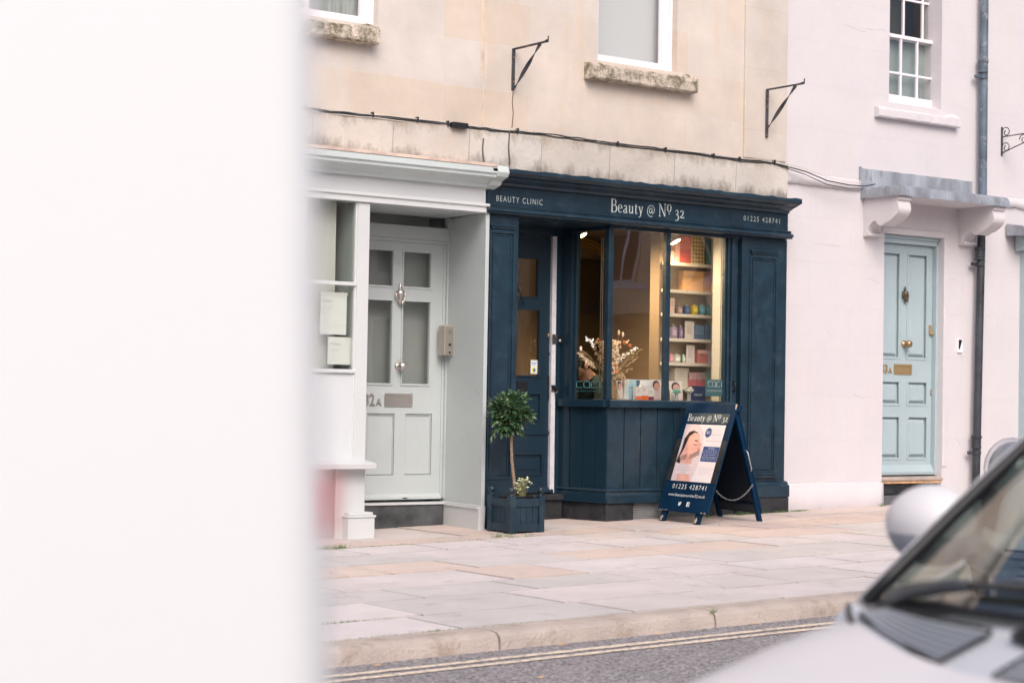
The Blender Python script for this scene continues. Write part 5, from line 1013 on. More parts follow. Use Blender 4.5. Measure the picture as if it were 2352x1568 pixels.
# ------------------------------------------------------------------ bay tree in a planter
def planter():
    rn=random.Random(4);FC=Vector((8.62,11.9));s=.0
    # square box set at an angle: near corner, left corner and right corner measured on the pavement
    G_=lambda x,y:(lambda d,:CAM+d*((GZ-H)/(d.z-GS*d.x)))(VF*F+VR*(x-CX)-VU*(y-CY))
    a=G_(1172,1226);c_=Vector((a.x,a.y,0));w=.325
    dR=Vector((math.cos(R(8)),math.sin(R(8)),0));dR=Vector((.995,-.02,0)).normalized();dL=Vector((-dR.y,dR.x,0))
    root=thing('planter','square navy wooden planter box with ball finials on its corner posts','planter',(c_.x,c_.y,gz(c_.x)))
    bpy.context.view_layer.update();g=gz(c_.x);ht=PZ(1172,1139,c_.y)-g
    T=lambda v:(c_.x+dR.x*v[0]+dL.x*v[1],c_.y+dR.y*v[0]+dL.y*v[1],g+v[2])
    ps=.05
    for (i,j) in ((0,0),(1,0),(0,1),(1,1)):
        x,y=i*(w-ps),j*(w-ps);p=MB(T);p.box(x,x+ps,y,y+ps,0,ht);o=part('corner_post',p,m_navy,root,bev=.003)
        f=MB();cc=T((x+ps/2,y+ps/2,ht));f.lathe([(.018,0),(.018,.006),(.009,.01),(.012,.016),(.021,.024),(.027,.04),(.024,.055),(.012,.066),(.001,.07)],cc,'z',16);part('ball_finial',f,m_navy,o,smooth='all')
    q=.012;pn=MB(T)
    for (x0,x1,y0,y1) in ((ps,w-ps,q,q+.016),(ps,w-ps,w-q-.016,w-q),(q,q+.016,ps,w-ps),(w-q-.016,w-q,ps,w-ps)):
        n=4
        for k in range(n):
            if x1-x0>y1-y0:pn.box(x0+(x1-x0)*k/n+.0015,x0+(x1-x0)*(k+1)/n-.0015,y0+.004,y1,.05,ht-.03)
            else:pn.box(x0+.004,x1,y0+(y1-y0)*k/n+.0015,y0+(y1-y0)*(k+1)/n-.0015,.05,ht-.03)
    part('side_panel',pn,m_navy,root)
    rl=MB(T)
    for z0_,z1_ in ((.015,.075),(ht-.085,ht-.022)):
        rl.box(ps,w-ps,.004,.03,z0_,z1_);rl.box(ps,w-ps,w-.03,w-.004,z0_,z1_);rl.box(.004,.03,ps,w-ps,z0_,z1_);rl.box(w-.03,w-.004,ps,w-ps,z0_,z1_)
    part('rail',rl,m_navy,root,bev=.003)
    part('soil',MB(T).box(.03,w-.03,.03,w-.03,.1,ht-.06),mat('soil',(.035,.025,.02),.95,var=.4,vs=40,bump=1,bs=60),root)
    pt=MB();cc=T((w/2,w/2,ht-.05));pt.lathe([(.11,-.1),(.13,.035),(.135,.04),(.13,.045),(.12,.04),(.105,-.08)],cc,'z',20);part('inner_pot',pt,mat('black_plastic',(.02,.02,.022),.4),root,smooth=True)
    # tree
    ctr=Vector(T((w/2-.02,w/2-.03,0)));yb=ctr.y
    tree=thing('bay_tree','small clipped bay tree with glossy green ball crown on a thin bare stem','tree',(ctr.x,ctr.y,g+ht-.05))
    base=Vector((PX(1183,1135,yb),yb,g+ht-.07));top=Vector((PX(1174,1000,yb),yb,PZ(1174,1000,yb)));cz_=PZ(1172,948,yb);C_=Vector((PX(1172,948,yb),yb,cz_))
    tk=MB();tk.tube([base,base+(top-base)*.3+Vector((.006,0,0)),base+(top-base)*.65+Vector((-.006,0,0)),top,C_],[.016,.0135,.0125,.012,.009],10)
    part('trunk',tk,mat('bay_bark',(.26,.19,.13),.85,var=.3,vs=40,bump=.6,bs=80),tree,smooth='all')
    br=MB();lv=[MB(),MB(),MB()]
    def leaf(mb,p,d,L_,W_):
        d=d.normalized();e=d.cross(Vector((0,0,1)))
        if e.length<.1:e=Vector((1,0,0))
        e.normalize();nn=e.cross(d).normalized();tw=rn.uniform(-.7,.7);e2=e*math.cos(tw)+nn*math.sin(tw);n2=e2.cross(d).normalized()
        cv=rn.uniform(.0,.18)*L_
        rows=[(0,.05),(.25,.8),(.55,1),(.8,.62),(1,.02)];vs=[]
        for t,wk in rows:
            c0=p+d*(L_*t)-n2*(cv*t*t);vs+=[c0-e2*W_*wk+n2*W_*wk*.35,c0,c0+e2*W_*wk+n2*W_*wk*.35]
        mb.add(vs,[(i*3+k,i*3+k+1,i*3+k+4,i*3+k+3) for i in range(4) for k in (0,1)])
    RX,RZ=.185,.19
    for k in range(125):
        while True:
            q=Vector((rn.uniform(-1,1),rn.uniform(-1,1),rn.uniform(-1,1)))
            if .2<q.length<1:break
        q=q.normalized()*(.45+.5*rn.random()**.6);tip=C_+Vector((q.x*RX,q.y*RX,q.z*RZ*(1.0 if q.z>0 else .95)))*rn.uniform(.88,1.14)
        out=(tip-C_).normalized();out=(out+Vector((0,0,.35))).normalized();b0=C_+(tip-C_)*.25+Vector((0,0,-.03));br.tube([b0,(b0+tip)/2,tip],[.003,.0025,.0015],4)
        nl=rn.randint(6,9);a0=rn.uniform(0,6.28);x=out.cross(Vector((.3,.5,.8))).normalized();y=out.cross(x)
        for i in range(nl):
            a=a0+i*2.4;t=i/nl;sp_=.25+1.2*(1-t);dd=out*(1.0)+(x*math.cos(a)+y*math.sin(a))*sp_+Vector((0,0,-.25*rn.random()));leaf(lv[rn.choice((0,0,1,1,1,2)) if q.z<.3 else rn.choice((0,1,1,2,2))],tip-out*(.06*(1-t)),dd,rn.uniform(.045,.072),rn.uniform(.0125,.0175))
    # drooping low shoot on the left and loose sprigs
    for (zx,zy) in ((1125,1008),(1150,1000),(1136,990),(1205,1000),(1226,962),(1232,975)):
        e=Vector((PX(zx,zy,yb-.05),yb-.05,PZ(zx,zy,yb-.05)));b0=C_+(e-C_)*.45;br.tube([b0,e],.0022,4)
        for i in range(7):leaf(lv[i%2],b0+(e-b0)*(i/7),(e-b0).normalized()+Vector((rn.uniform(-.8,.8),rn.uniform(-.8,.8),rn.uniform(-.6,.5))),.055,.0095)
    part('branch',br,mat('bay_twig',(.20,.20,.08),.8),tree)
    for i,(c,nm) in enumerate((((.030,.075,.032),'bay_leaf_dark'),((.065,.135,.06),'bay_leaf_mid'),((.16,.24,.13),'bay_leaf_pale'))):
        o=part('foliage',lv[i],mat(nm,c,.32,var=.25,vs=18,spec=.6),tree)
        for p_ in o.data.polygons:p_.use_smooth=True
    # variegated plant at its foot
    vp=thing('variegated_plant','little cream and green variegated plant at the foot of the bay tree','plant',(ctr.x+.05,ctr.y-.05,g+ht-.05))
    l1=MB();l2=MB();s_=MB();rc=Vector((PX(1200,1130,yb-.06),yb-.06,g+ht-.05))
    for k in range(26):
        e=Vector((PX(rn.uniform(1184,1217),1110,yb-.06),yb-.06+rn.uniform(-.03,.04),PZ(1200,rn.uniform(1098,1133),yb)));s_.tube([rc,e],.0015,4)
        for i in range(7):
            dd=Vector((rn.uniform(-1,1),rn.uniform(-1,1),rn.uniform(-.2,1)));leaf(l1 if rn.random()<.72 else l2,e+Vector((rn.uniform(-.01,.01),rn.uniform(-.01,.01),rn.uniform(-.02,.01))),dd,rn.uniform(.018,.03),.0065)
    part('leaf',l1,mat('cream_leaf',(.66,.66,.42),.5,var=.15,vs=60),vp);part('green_leaf',l2,mat('soft_green_leaf',(.16,.24,.08),.5),vp);part('stem',s_,mat('bay_twig',(.2,.2,.08)),vp)
planter()
# ------------------------------------------------------------------ sandwich board
def board():
    FL=Vector((10.415,12.31,0));NL=Vector((10.355,11.62,0));FR=Vector((11.24,12.38,0));NR=Vector((11.10,11.68,0))
    g=gz(10.8);ctr=(FL+NL+FR+NR)/4
    root=thing('sandwich_board','tilted navy sandwich board with a beauty poster standing open on the pavement','sandwich board',(ctr.x,ctr.y,g))
    # ridge from measured top corners
    nt=Vector((PX(1704,931,11.71),11.71,PZ(1704,931,11.71)));ft=Vector((PX(1580,921,12.33),12.33,PZ(1580,921,12.33)))
    zt_=(nt.z+ft.z)/2
    w=(NL-FL);wl=w.length;w=w.normalized()          # along the board face, far -> near (left -> right in the photo)
    top0=Vector((ft.x,ft.y,zt_));
    up1=(top0-Vector((FL.x,FL.y,g)));Lh=up1.length;up1=up1.normalized();n1=w.cross(up1).normalized()
    if n1.x>0:n1=-n1
    O=Vector((FL.x,FL.y,g))
    T=lambda v:O+w*v[0]+n1*(-v[1])+up1*v[2]         # x along, y into the board (away from the viewer), z up the slope
    W_=wl;b0=Lh*.085
    part('front_panel',MB(T).box(-.005,W_+.005,0,.014,b0,Lh),m_navyb,root,bev=.003)
    for x in (.04,W_-.17):part('leg',MB(T).box(x-.0,x+.06,.014,.045,0,Lh-.03),m_navyb,root,bev=.003)
    chp=MB(T);rn=random.Random(8)
    for k in range(16):
        x=rn.choice((rn.uniform(0,.12),rn.uniform(W_-.1,W_)));z=b0+.002;chp.poly([(x,z),(x+rn.uniform(.008,.03),z),(x+rn.uniform(.005,.02),z+rn.uniform(.004,.012))],-.001,.0)
    for x in (.04,W_-.17):
        for k in range(4):
            z=rn.uniform(0,.05);chp.poly([(x+rn.uniform(.002,.02),z),(x+rn.uniform(.03,.045),z+.004),(x+rn.uniform(.02,.04),z+rn.uniform(.012,.03))],.0128,.0138)
    chp.poly([(W_-.006,Lh-.05),(W_+.004,Lh-.05),(W_+.004,Lh-.006),(W_-.018,Lh-.004)],-.001,0)
    part('bare_wood_chip',chp,mat('bare_wood',(.62,.48,.36),.8,var=.2,vs=60),root)
    topb=top0+Vector((.09,0,0));O2=Vector((FR.x,FR.y,g));w2_=(NR-FR).normalized();up2=(topb-O2);L2=up2.length;up2=up2.normalized();n2=w2_.cross(up2).normalized()
    if n2.x<0:n2=-n2
    T2=lambda v:O2+w2_*v[0]+n2*(-v[1])+up2*v[2]
    part('back_panel',MB(T2).box(-.005,W_+.005,0,.014,b0*.9,L2),m_navyb,root,bev=.003)
    for x in (.0,W_-.05):part('leg',MB(T2).box(x,x+.05,.014,.045,0,L2-.03),m_navyb,root,bev=.003)
    part('inner_shade_sheet',MB(T).box(.004,W_-.004,.0145,.0155,b0+.005,Lh-.03),m_board_shade,root);part('inner_shade_sheet',MB(T2).box(.052,W_-.052,.0145,.0155,b0,L2-.03),m_board_shade,root)  # dark sheets added over the inner faces, with the shade in their colour
    part('cross_rail',MB(T2).box(.05,W_-.05,.014,.04,b0+.02,b0+.08),m_board_shade,root,bev=.003)
    part('cross_rail',MB(T).box(.10,W_-.10,.014,.04,b0+.05,b0+.10),m_board_shade,root,bev=.003)
    part('hinge',MB().box(topb.x-.09,topb.x+.01,top0.y+w.y*W_,top0.y,zt_-.035,zt_-.004) if False else MB(T).box(.0,W_,.016,.06,Lh-.06,Lh-.006),m_navyb,root)
    e=MB(T2);e.tube([(W_+.012,.03,L2*.62),(W_+.035,.03,L2*.60),(W_+.035,.03,L2*.46),(W_+.012,.03,L2*.44)],.006,8);part('handle',e,mat('zinc',(.5,.5,.5),.4,metal=.7),root,smooth='all')
    # chain
    A_=T((W_-.0,.03,Lh*.285));B_=Vector(T2((W_-.0,.03,L2*.33)));cn=MB();n=17
    for i in range(n):
        t0_,t1_=i/n,(i+1)/n;cv=lambda t:A_+(B_-A_)*t-Vector((0,0,.10*4*t*(1-t)));p0,p1=cv(t0_),cv(t1_);d=(p1-p0);L_=d.length*1.25;d.normalize();c0=(p0+p1)/2;s1=(Vector((0,-1,0)) if i%2 else d.cross(Vector((0,-1,0)))).normalized()
        cn.tube([c0+d*(L_/2)*math.cos(a)+s1*.006*math.sin(a) for a in [k*math.pi/5 for k in range(11)]],.0013,5,False)
    part('chain',cn,mat('chain_zinc',(.42,.42,.42),.4,metal=.6),root,smooth='all')
    # poster and writing
    U=w;V=up1;N=n1
    hz_=lambda f:b0+(Lh-b0)*f
    def strip(z0_,z1_,x0_,x1_,m,n_,y):return part(n_,MB(T).box(x0_,x1_,y,y+.0008,z0_,z1_),m,root)
    px0,px1,pz0,pz1=W_*.10,W_*.90,hz_(.275),hz_(.80)
    strip(pz0-.0,hz_(.66),-.004,px0,mat('black_tape',(.02,.022,.024),.35,var=.5,vs=15),'tape',-.0015);strip(pz0,hz_(.66),px1,W_+.004,mat('black_tape',(.02,.022,.024)),'tape',-.0015)
    strip(hz_(.815),hz_(.905),W_*.09,W_*.92,mat('dark_vinyl',(.03,.055,.065),.4),'vinyl_strip',-.0012)
    po=part('poster',MB(T).box(px0,px1,-.0025,-.0005,pz0,pz1),mat('poster_white',(.80,.74,.76),.45),root)
    pw,ph=px1-px0,pz1-pz0
    def pp(pts,y,m,n_):
        q=[(px0+pw*a,pz0+ph*b) for a,b in pts];return part(n_,MB(T).poly(q,-.0025-y-.0004,-.0025-y),m,po)
    pp([(0,0),(.50,0),(.56,.2),(.60,.5),(.5,.86),(.34,1),(0,1)],.0003,mat('poster_pink',(.72,.60,.62),.5),'photo_background')
    pp([(0,.33),(.06,.55),(.06,.74),(.14,.86),(.24,.89),(.34,.86),(.42,.8),(.40,.66),(.28,.6),(.18,.45),(.1,.3)],.0008,mat('poster_hair',(.035,.02,.018),.5),'photo_hair')
    pp([(.13,.02),(.14,.3),(.06,.42),(.12,.56),(.17,.78),(.28,.855),(.38,.83),(.455,.745),(.47,.68),(.545,.655),(.50,.615),(.53,.585),(.50,.565),(.52,.53),(.50,.50),(.44,.455),(.40,.36),(.42,.2),(.48,.0),(.3,0)],.0013,mat('poster_skin',(.80,.44,.36),.5,var=.18,vs=9),'photo_face')
    pp([(.30,.715),(.37,.725),(.42,.705),(.42,.695),(.36,.705)],.002,mat('poster_hair',(.035,.02,.018)),'photo_brow')
    pp([(.33,.655),(.38,.642),(.42,.648),(.42,.637),(.38,.63),(.33,.645)],.002,mat('poster_hair',(.035,.02,.018)),'photo_eye')
    pp([(.49,.578),(.53,.572),(.50,.562),(.525,.548),(.48,.548),(.455,.562)],.002,mat('poster_lip',(.62,.14,.14),.5),'photo_lips')
    for k in range(3):
        pp([(.31,.455-.03*k),(.54,.545-.03*k),(.545,.535-.03*k),(.315,.445-.03*k)],.0024,mat('poster_tool',(.10,.07,.07),.4),'photo_tool')
        pp([(.02,.40-.03*k),(.24,.47-.03*k),(.245,.46-.03*k),(.025,.39-.03*k)],.0024,mat('poster_tool',(.1,.07,.07)),'photo_tool')
    pp([(.05,.12),(.46,.12),(.46,.30),(.05,.30)],.0028,mat('poster_caption',(.78,.66,.67),.5),'caption_panel')
    pp([(.60,.36),(1.0,.36),(1.0,.62),(.60,.62)],.0004,mat('poster_blue',(.03,.07,.22),.5),'treatment_panel')
    n=16;cx_,cy_=.62,.86
    pp([(cx_+(.085 if i%2 else .068)*math.cos(i*math.pi/n),cy_+(.085 if i%2 else .068)*pw/ph*math.sin(i*math.pi/n)) for i in range(2*n)],.0008,mat('poster_blue',(.03,.07,.22)),'badge')
    def wr(s,a,b,w_,h_,m,y,n_='lettering',**k):
        t=MB();O_=Vector(T((px0+pw*a,0,pz0+ph*b)));put_text(t,s,O_,pw*w_,ph*h_,U,V,N,off=.0025+y,**k);return part(n_,t,m,po)
    bl_=mat('poster_blue',(.03,.07,.22));gy=mat('poster_grey',(.38,.37,.42),.5);whm=m_letterw
    wr('BRAND',.575,.868,.09,.022,whm,.0016);wr('NEW',.575,.836,.09,.028,whm,.0016)
    wr('SYNERGY FLEX',.68,.815,.27,.02,gy,.0006);wr('The Non-Surgical Facelift',.62,.70,.37,.028,gy,.0006)
    t=MB();caci(t,Vector(T((px0+pw*.70,0,pz0+ph*.865))),pw*.22,ph*.045,U,V,N,.0016,.0034);part('logo',t,mat('poster_faint',(.62,.58,.62),.5),po)
    for i,s in enumerate(('TREATMENTS','Facial Toning \u2022 Lines/Wrinkles','Eyes \u2022 Skin Hydration \u2022 Jaw Lifting','Skin Peeling \u2022 Acne/Blemishes','Neck Treatments \u2022 Hand Treatments','Stimulates Collagen \u2022 Skin Texture')):
        w_=(.16,.30,.35,.30,.34,.34)[i];wr(s,.80-w_/2,.58-.038*i,w_,.02,whm,.0012)
    for i,s in enumerate(('Non Surgical','Treatments to tone the','face and soften lines &','wrinkles.')):
        w_=(.2,.33,.35,.15)[i];wr(s,.26-w_/2,.265-.042*i,w_,.026,gy,.0036)
    for i,s in enumerate(('CACI SYNERGY produces quicker, better','and longer lasting results in the','improvement of lines & wrinkles,','compared to standard microcurrents.')):
        w_=(.36,.32,.30,.33)[i];wr(s,.80-w_/2,.235-.035*i,w_,.017,gy,.0006)
    t=MB();put_text(t,'Beauty @ No 32',Vector(T((W_*.10,0,hz_(.832)))),W_*.81,(Lh-b0)*.062,U,V,N,serif=True,off=.0016,shear=0);part('lettering',t,m_letterw,root)
    t=MB();put_text(t,'01225 428741',Vector(T((W_*.17,0,hz_(.205)))),W_*.68,(Lh-b0)*.043,U,V,N,spacing=1.3);part('lettering',t,m_letterw,root)
    t=MB();put_text(t,'www.beautyatnumber32.co.uk',Vector(T((W_*.13,0,hz_(.128)))),W_*.74,(Lh-b0)*.036,U,V,N);part('lettering',t,m_letterw,root)
    # social icons: small bird and a squared letter
    s=(Lh-b0)*.042;z=hz_(.050);x=W_*.38;t=MB(T)
    t.poly([(x,z+s*.22),(x+s*.25,z+s*.12),(x+s*.5,z+s*.02),(x+s*.8,z+s*.2),(x+s*.92,z+s*.62),(x+s*1.05,z+s*.8),(x+s*.9,z+s*.8),(x+s*.98,z+s*.95),(x+s*.8,z+s*.9),(x+s*.62,z+s*.95),(x+s*.5,z+s*.72),(x+s*.3,z+s*.78),(x+s*.08,z+s*.92),(x+s*.06,z+s*.66),(x+s*.1,z+s*.45),(x+s*.2,z+s*.3)],-.0012,-.0004)
    x=W_*.55;t.poly([(x,z),(x+s*.5,z),(x+s*.5,z+s*.38),(x+s*.36,z+s*.38),(x+s*.36,z+s*.52),(x+s*.5,z+s*.52),(x+s*.5,z+s*.7),(x+s*.6,z+s*.84),(x+s*.85,z+s*.84),(x+s*.85,z+s*.7),(x+s*.68,z+s*.68),(x+s*.66,z+s*.52),(x+s*.85,z+s*.52),(x+s*.82,z+s*.38),(x+s*.66,z+s*.38),(x+s*.66,z),(x+s*.98,z),(x+s*.98,z+s),(x,z+s)],-.0012,-.0004)
    part('social_icon',t,m_letterw,root)
board()
# ------------------------------------------------------------------ white rendered house (right)
YWH=12.52
white=thing('white_house','white rendered house with duck egg blue door and lead topped canopy','house',(14,12.7,gz(14)))
def V3(zx,zy):return ((1900+zx/3.92)*.9408,(380+zy/3.92)*.9408)
wx0=XR+.001;wx1=24.0
dl,dr=PX(2028,850,YWH),PX(2165,850,YWH);dtop=PZ(2095,541,YWH);dbot=gz(13.6)-.05
wl_,wr_=PX(2043,120,YWH),PX(2163,120,YWH);wb=PZ(2100,243,YWH)
tl_=PX(2341,750,YWH)                          # teal shopfront further right
hw_=[(dl,dr,dbot,dtop),(wl_,wr_,wb,5.6),(tl_,tl_+2.6,gz(15)+.0,PZ(2341,560,YWH)),(tl_+.3,tl_+1.3,wb,5.6)]
part('wall',wallmb(wx0,wx1,-.2,7.0,YWH,.23,hw_),m_white,white)
part('rear_wall',MB().box(wx0,wx1,YWH+5.8,YWH+6,-.2,7.0),m_white,white);part('side_wall',MB().box(wx1,wx1+.2,YWH,YWH+6,-.2,7.0),m_white,white)
part('roof',MB().prof([(YWH-.2,7.0),(YWH+3,7.5),(YWH+6,7.0)],wx0,wx1),MATS['slate'],white)
bd=MB();
def lump(a,b,z0_,z1_,seed):
    rn=random.Random(seed);n=max(4,int((b-a)/.05));vs=[]
    for i in range(n+1):
        x=a+(b-a)*i/n;j=rn.uniform(-.005,.005);k=rn.uniform(-.006,.006);vs+=[(x,YWH+.01,z0_-.02+k),(x,YWH-.035+j,z0_+k),(x,YWH-.03+j,z1_-.02),(x,YWH+.01,z1_)]
    return MB().add(vs,[(i*4+c,i*4+(c+1)%4,(i+1)*4+(c+1)%4,(i+1)*4+c) for i in range(n) for c in range(4)]+[(0,1,2,3),(n*4+3,n*4+2,n*4+1,n*4)])
zb_=PZ(*V3(450,190),YWH);za_=PZ(*V3(450,290),YWH)
part('string_course',lump(wx0+.02,13.04,za_,zb_,1),m_white,white,smooth='all');part('string_course',lump(PX(2262,500,YWH)+.08,wx1,za_,zb_,2),m_white,white,smooth='all')
pn=MB();rn=random.Random(6)
for (a,b,zz0,zz1) in ((wx0+.02,dl-.003,gz(12.5)-.1,PZ(1900,1090,YWH)),(dr+.1,PX(2230,1100,YWH),gz(13.8)-.1,PZ(2200,1085,YWH))):
    pass
part('wall_base',lump(wx0+.03,dl-.003,gz(12.4)-.08,PZ(1950,1105,YWH),5),m_white,white,smooth='all')
# doorway surround band and door
fm=MB();fm.box(dr,dr+.06,YWH-.012,YWH+.01,dbot+.4,dtop+.06);fm.box(dl-.04,dr,YWH-.012,YWH+.01,dtop,dtop+.06);part('door_surround',fm,m_white,white,bev=.01)
YD2=12.64;zdb=PZ(2085,1090,YD2);zdt=PZ(2085,563,YD2)
d0_,d1_=dl-.12,PX(2140,800,YD2)
def pr(a,b,c,d):return (PX(a,(b+d)/2,YD2),PX(c,(b+d)/2,YD2),PZ((a+c)/2,d,YD2),PZ((a+c)/2,b,YD2))
P1=pr(2083,582,2130,826);P2=pr(2083,874,2130,932);P3=pr(2083,954,2130,1055);gap=P1[0]-PX(2067,700,YD2)
lf_=lambda g:(g[0]-gap-(g[1]-g[0]),g[0]-gap,g[2],g[3]);ps=[P1,P2,P3];ps=ps+[lf_(g) for g in ps]
part('door_frame',MB().box(d1_+.004,dr+.02,YD2-.05,YD2+.06,zdb,zdt+.06).box(d0_,dr,YD2-.05,YD2+.06,zdt+.004,dtop-.001).box(d0_,d1_+.004,YD2-.075,YD2-.05,zdt+.05,dtop-.001),m_blue,white,bev=.006)
bdr=door(white,YD2,d0_,d1_,zdb,zdt,m_blue,[],ps)
mm=MB()
for g in ps:
    # stepped bolection moulding and fielded panel
    a,b,c,d=g
    for (o,y,h) in ((0,YD2,.018),):
        moulding(mm,a+.018,b-.018,c+.018,d-.018,YD2+.006,.02,.012)
    q=[(a+.0,c,YD2+.02),(a+.055,c+.055,YD2+.0)]
    vs=[(a+.03,YD2+.026,c+.03),(b-.03,YD2+.026,c+.03),(b-.03,YD2+.026,d-.03),(a+.03,YD2+.026,d-.03),(a+.055,YD2+.002,c+.055),(b-.055,YD2+.002,c+.055),(b-.055,YD2+.002,d-.055),(a+.055,YD2+.002,d-.055)]
    mm.add(vs,[(0,1,5,4),(1,2,6,5),(2,3,7,6),(3,0,4,7),(4,5,6,7)]);mm.add([(a,YD2+.027,c),(b,YD2+.027,c),(b,YD2+.027,d),(a,YD2+.027,d)],[(0,1,2,3)])
mm.prof([(YD2-.035,zdb+.002),(YD2-.04,zdb+.03),(YD2-.002,zdb+.10),(YD2-.002,zdb+.002)],d0_,d1_+.02)
part('panel_moulding',mm,m_blue,bdr,bev=.002)
kx,kz=P(2076,676,YD2);knocker(bdr,kx,YD2,kz,.86,mat('dark_bronze',(.12,.095,.065),.45,metal=.6,var=.3,vs=40));kx,kz=P(2076,790,YD2);knob(bdr,kx,YD2,kz,1.15,m_brass)
letterbox(bdr,PX(2053,847,YD2),PX(2093,847,YD2),PZ(2073,860,YD2),PZ(2073,836,YD2),YD2,m_brass2)
dx,dz=P(2047.5,857,YD2);digits(bdr,'33','A',dx,dz,YD2,.085,m_brass2)
kx,kz=P(2136,756,YD2);l_=MB();l_.box(kx-.02,kx+.014,YD2-.012,YD2,kz-.05,kz+.04);l_.box(kx-.02,kx+.03,YD2-.03,YD2-.012,kz-.055,kz-.035);part('door_latch',l_,m_brass2,bdr,bev=.004)
kx,kz=P(2138,900,YD2);part('keyhole_plate',MB().box(kx-.014,kx+.014,YD2-.012,YD2,kz-.03,kz+.03),m_nickel,bdr,bev=.003)
th_=MB();th_.prof([(YD2-.12,zdb-.055),(YD2-.13,zdb-.04),(YD2-.125,zdb-.02),(YD2-.09,zdb-.012),(YD2+.1,zdb-.012),(YD2+.1,zdb-.055)],dl+.003,dr+.015);part('threshold',th_,mat('stone_threshold',(.40,.33,.29),.7,var=.15,vs=6,bump=.3),white,bev=.004)
part('threshold_board',MB().box(dl+.004,dr+.005,YD2-.115,YD2,zdb-.075,zdb-.055),mat('raw_timber',(.62,.36,.18),.8,var=.3,vs=20),white)
zst2=PZ(2085,1134,12.62)
part('step',MB().box(dl+.003,dr,YD2-.08,YD2+.1,zst2,zdb-.075),m_black,white,bev=.01);part('step',MB().box(dl+.003,dr+.04,12.50,YD2+.1,gz(13.5)-.1,zst2-.003),mat('slate_step',(.10,.105,.115),.6,var=.25,vs=5,bump=.5,bs=12),white,bev=.01)
hc=MB();rn=random.Random(31)
for (a,b,c,d) in ((1940,60,1990,75),(1985,68,2035,70),(1870,560,1930,566),(1990,640,2020,648),(1960,905,1985,915),(2180,640,2200,641),(1900,760,1912,775),(2195,1000,2205,1020)):
    pts=[]
    for t in range(5):
        q=P(a+(c-a)*t/4,b+(d-b)*t/4+rn.uniform(-2,2),YWH);pts.append((q[0],YWH-.0005,q[1]))
    hc.tube(pts,.0014,4)
hc=part('hairline_crack',hc,mat('crack_grey',(.48,.45,.46),.95),white)  # fine cracks drawn a little greyer than the render
# sash window
fy=YWH+.12;sw=MB();t_=.05;tr_=PX(2152,120,fy)
sw.box(wl_-.01,wl_+.02,fy-.02,fy+.1,wb,5.6);sw.box(tr_,wr_+.01,fy-.05,fy+.1,wb,5.6);sw.box(wl_,wr_,fy-.05,fy+.08,wb,wb+.02)
zm=PZ(2100,91,fy)
def sash(y,z0_,z1_,xs_,zs_,low):
    m=MB();a,b=wl_+.02,tr_;m.box(a,a+.045,y,y+.035,z0_,z1_);m.box(b-.045,b,y,y+.035,z0_,z1_);m.box(a+.045,b-.045,y-.001,y+.034,z0_,z0_+(.085 if low else .04));m.box(a+.045,b-.045,y-.001,y+.034,z1_-.035,z1_)
    for x in xs_:m.box(x-.011,x+.011,y+.003,y+.03,z0_+.04,z1_-.03)
    for z in zs_:m.box(a+.045,b-.045,y+.004,y+.029,z-.011,z+.011)
    return m,(a,b)
wroot=part('sash_window',sw,m_paintw,white,bev=.004)
xa,xb=PX(2068,180,fy),PX(2106,180,fy);zq=PZ(2100,181,fy)
m,ab=sash(fy,wb+.02,zm+.02,(xa+.015,xb+.012),(PZ(2085,172,fy),),True);part('lower_sash',m,m_paintw,wroot,bev=.003)
m2_,_=sash(fy+.045,zm-.02,zm+1.3,(PX(2077,50,fy+.045),PX(2121,50,fy+.045)),(PZ(2110,5,fy+.045),PZ(2110,5,fy+.045)+.42,PZ(2110,5,fy+.045)+.84),False);part('upper_sash',m2_,m_paintw,wroot,bev=.003)
part('pane',MB().quad((ab[0],fy+.018,wb+.05),(ab[1],fy+.018,wb+.05),(ab[1],fy+.018,zm),(ab[0],fy+.018,zm)),MATS['window_glass'],wroot)
part('pane',MB().quad((ab[0],fy+.06,zm),(ab[1],fy+.06,zm),(ab[1],fy+.06,5.6),(ab[0],fy+.06,5.6)),MATS['window_glass'],wroot)
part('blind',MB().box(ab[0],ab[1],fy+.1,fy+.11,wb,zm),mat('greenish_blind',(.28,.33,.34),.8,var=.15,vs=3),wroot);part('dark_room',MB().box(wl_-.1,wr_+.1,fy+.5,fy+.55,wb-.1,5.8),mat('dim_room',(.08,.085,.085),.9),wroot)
hn_=MB();hx_=PX(2157,117,fy-.05);hn_.tube([(hx_,fy-.055,PZ(2157,107,fy)),(hx_,fy-.07,PZ(2157,118,fy)),(hx_+.01,fy-.06,PZ(2157,134,fy))],[.012,.014,.008],8);part('sash_horn',hn_,m_paintw,wroot,smooth='all')
ss=lumpy_sill(PX(2020,262,YWH-.07),PX(2207,282,YWH-.07),YWH-.07,PZ(2110,280,YWH-.07),PZ(2110,257,YWH-.07),12);part('sill',ss,m_white,wroot)
w2x=(tl_+.3,tl_+1.3);f2=MB();f2.box(w2x[0],w2x[0]+.06,fy,fy+.05,wb,5.6);f2.box(w2x[1]-.06,w2x[1],fy,fy+.05,wb,5.6)
for z in (wb,wb+.62,wb+1.25,wb+1.9):f2.box(w2x[0]+.06,w2x[1]-.06,fy+.002,fy+.048,z,z+.05)
for x in (w2x[0]+.34,w2x[0]+.64):f2.box(x,x+.02,fy+.01,fy+.04,wb+.05,5.6)
w2r=part('sash_window',f2,m_paintw,white,bev=.003)
part('pane',MB().quad((w2x[0],fy+.03,wb),(w2x[1],fy+.03,wb),(w2x[1],fy+.03,5.6),(w2x[0],fy+.03,5.6)),MATS['window_glass'],w2r);part('dark_room',MB().box(w2x[0]-.1,w2x[1]+.1,fy+.5,fy+.55,wb-.1,5.8),MATS['dim_room'],w2r)
